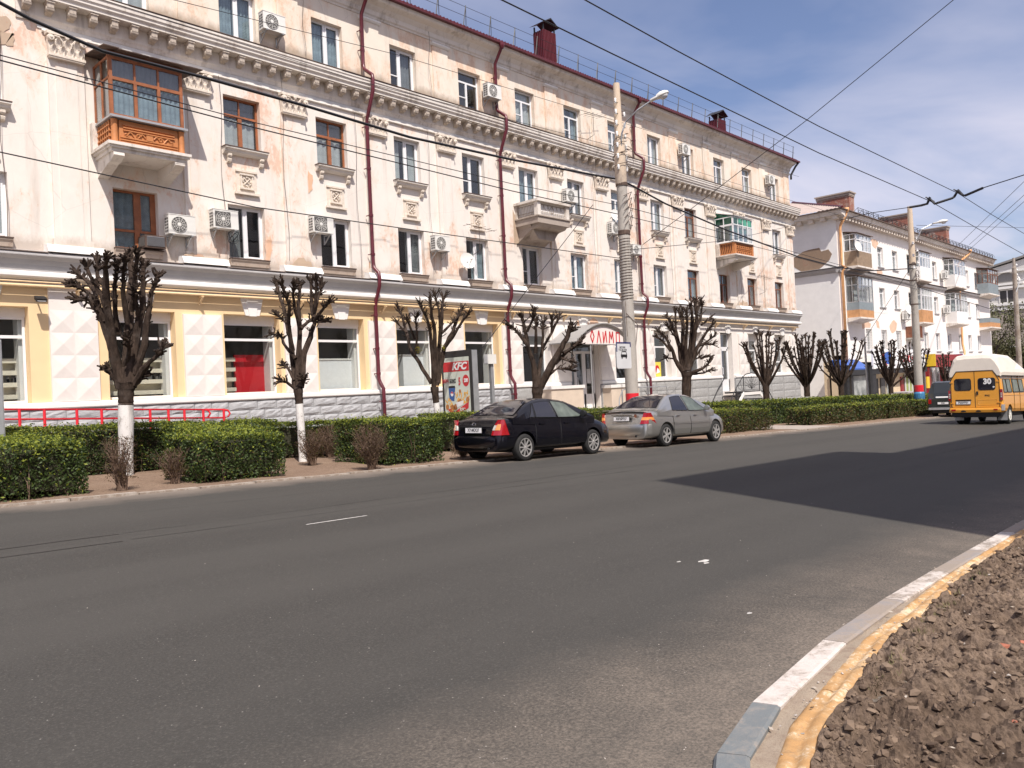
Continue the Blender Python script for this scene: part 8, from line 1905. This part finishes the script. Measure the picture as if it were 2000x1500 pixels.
for s in (-1, 1):
    lt = link('tail_lamp', None, V); mb = MB(); mb.box(-.03, .04, *(sorted((s * .885, s * .975))), .98, 1.40); mb.build('lens', M['tail_red'], lt); mb = MB()
    for z in (1.08, 1.15, 1.22): mb.box(-.036, -.03, *(sorted((s * .905, s * .955))), z, z + .045)
    mb.build('lens', M['tail_white'], lt)
mb = MB(); mb.prism([(-.10, .50), (-.12, .56), (-.10, .66), (.05, .69), (.05, .48)], -.90, .90, axis='y'); 
mb2 = MB(); mb2.prism([(.50, -.10), (.56, -.12), (.66, -.10), (.69, .05), (.48, .05)], 0, 1)
bm_ = MB(); rows = [[(x, y, z) for y in (-.98, -.90, -.4, 0, .4, .90, .98)] for x, z in ((.05, .70), (-.10, .67), (-.12, .60), (-.10, .50), (.05, .48))]
rows = [[(p[0] + (.13 if abs(p[1]) > .95 else 0), p[1], p[2]) for p in r] for r in rows]; bm_.grid(rows); bm_.build('rear_bumper', M['van_orange'], V)
mb = MB()
for y in (-.12, .42): mb.face([(-.123, y + .10 * math.cos(a), .52 + .07 * math.sin(a)) for a in [math.pi * q / 8 for q in range(9)]])
mb.build('bumper_step', M['trim_black'], V); mb = MB(); mb.box(-.128, -.12, -.80, -.66, .58, .63); mb.box(-.128, -.12, .70, .86, .56, .63); mb.build('reflector', M['tail_red'], V)
mb = MB(); mb.box(-.10, .12, -1.01, -.93, .56, .80); mb.build('corner_patch', M['alloy'], V)
mb = MB(); mb.box(.0, 4.8, -.8, .8, .30, .52); mb.box(-.02, .3, -.88, .88, .36, .52); mb.build('underside', M['trim_black'], V)
mb = MB(); mb.box(.62, .65, -.95, -.62, .16, .55); mb.box(.62, .65, .62, .95, .16, .55); mb.build('mud_flap', M['metal_grey'], V)
for s in (-1, 1):
    for wx in (1.05, 4.2): wheel(V, wx, s * .86, .36, s, 8, .19, 'ac_white', False, .6)
    wheel(V, 1.05, s * .64, .36, s, 8, .19, 'ac_white', False, .6)
    for a, b_ in ((.22, .72), (.80, 1.42), (1.62, 2.6), (2.72, 3.4)):
        mb = MB(); pts = [(a + .0, 1.28), (b_, 1.28), (b_, 1.80), (a + (.10 if a < .5 else 0), 1.80)]; f = lambda z: .965 - .10 * max(0, (z - 1.25) / .7) ** 1.2
        gsk = MB(); gsk.tube([(x, s * (f(z) + .006), z) for x, z in pts + pts[:1]], .016, 4); mb.face([(x, s * (f(z) + .006), z) for x, z in pts]); w_ = mb.build('side_window', M['car_glass_light'], V); gsk.build('window_seal', M['trim_black'], w_)
    mb = MB(); mb.tube([(.15, s * .968, 1.15), (4.3, s * .968, 1.15)], .012, 4); mb.build('side_crease', M['van_orange'], V)
    mb = MB(); mb.tube([(1.75, s * .97, .55), (1.75, s * .97, 1.2), (1.75, s * .90, 1.95)], .008, 4); mb.tube([(2.68, s * .97, .5), (2.68, s * .97, 1.2), (2.68, s * .90, 1.95)], .008, 4); mb.build('door_gap', M['trim_black'], V)
mb = MB(); mb.tube([(.0, -.955, 1.93), (.05, -.958, 1.94), (4.2, -.955, 1.95)], .014, 4); mb.tube([(0, .955, 1.93), (4.2, .955, 1.95)], .014, 4); mb.tube([(-.03, -.90, 1.93), (-.035, -.80, 1.94), (-.035, -.66, 2.16), (-.035, .66, 2.16), (-.035, .80, 1.94), (-.03, .90, 1.93)], .016, 4); mb.build('roof_seam', M['trim_black'], V)
# dark van behind the minibus
q = on_ground(1842, 813); D = thing('parked_van', 'dark green and blue van parked at the kerb behind the orange minibus', 'van', (46.6, 12.75, gz(46.6, 12.7))); D.rotation_euler = (0, math.atan(.0283), R(2))
mb = MB(); rows = []
for x, hw, z0, z1 in ((0, .84, .42, 1.0), (.06, .88, .38, 1.3), (.28, .86, .36, 1.86), (.5, .86, .36, 1.93), (3.6, .86, .36, 1.9), (4.2, .86, .36, 1.2), (4.6, .8, .4, .95)):
    rows.append([(x, -hw * .97, z0), (x, -hw, z0 + .1), (x, -hw, min(z1 - .05, 1.1)), (x, -hw + .12 * (z1 > 1.3), z1 - .04), (x, -hw * .7, z1), (x, hw * .7, z1), (x, hw - .12 * (z1 > 1.3), z1 - .04), (x, hw, min(z1 - .05, 1.1)), (x, hw, z0 + .1), (x, hw * .97, z0)])
mb.grid(rows, closed=True); mb.f.append(tuple(range(10))); mb.m.append(0); mb.f.append(tuple(reversed(range(60, 70)))); mb.m.append(0); b_ = mb.build('body', M['van_dark'], D); fix_smooth(b_.data, 40)
mb = MB(); mb.face([(.055, -.7, 1.18), (.055, .7, 1.18), (.255, .62, 1.78), (.255, -.62, 1.78)]); mb.build('rear_window', M['car_glass'], D)
mb = MB(); mb.face([(-.0, -.8, .98), (-.0, .8, .98), (.045, .8, 1.17), (.045, -.8, 1.17)]); M['van_blue'] = paint('van_blue', (.03, .04, .22), 0, .3); mb.build('blue_stripe', M['van_blue'], D)
mb = MB(); mb.face([(.005, -.1, 1.04), (.005, .5, 1.04), (.02, .5, 1.11), (.02, -.1, 1.11)]); mb.build('lettering_strip', M['white'], D)
for s in (-1, 1):
    mb = MB(); mb.box(-.01, .12, *sorted((s * .72, s * .87)), .72, .98); mb.build('tail_lamp', M['tail_red'], D)
    for wx in (.85, 3.6): wheel(D, wx, s * .76, .33, s, 6)
plate(D, -.012, .15, .75, 'Е555'); mb = MB(); mb.box(-.08, .1, -.85, .85, .40, .52); mb.build('rear_bumper', M['metal_grey'], D); mb = MB(); mb.box(.1, 4.4, -.7, .7, .22, .4); mb.build('underside', M['trim_black'], D)
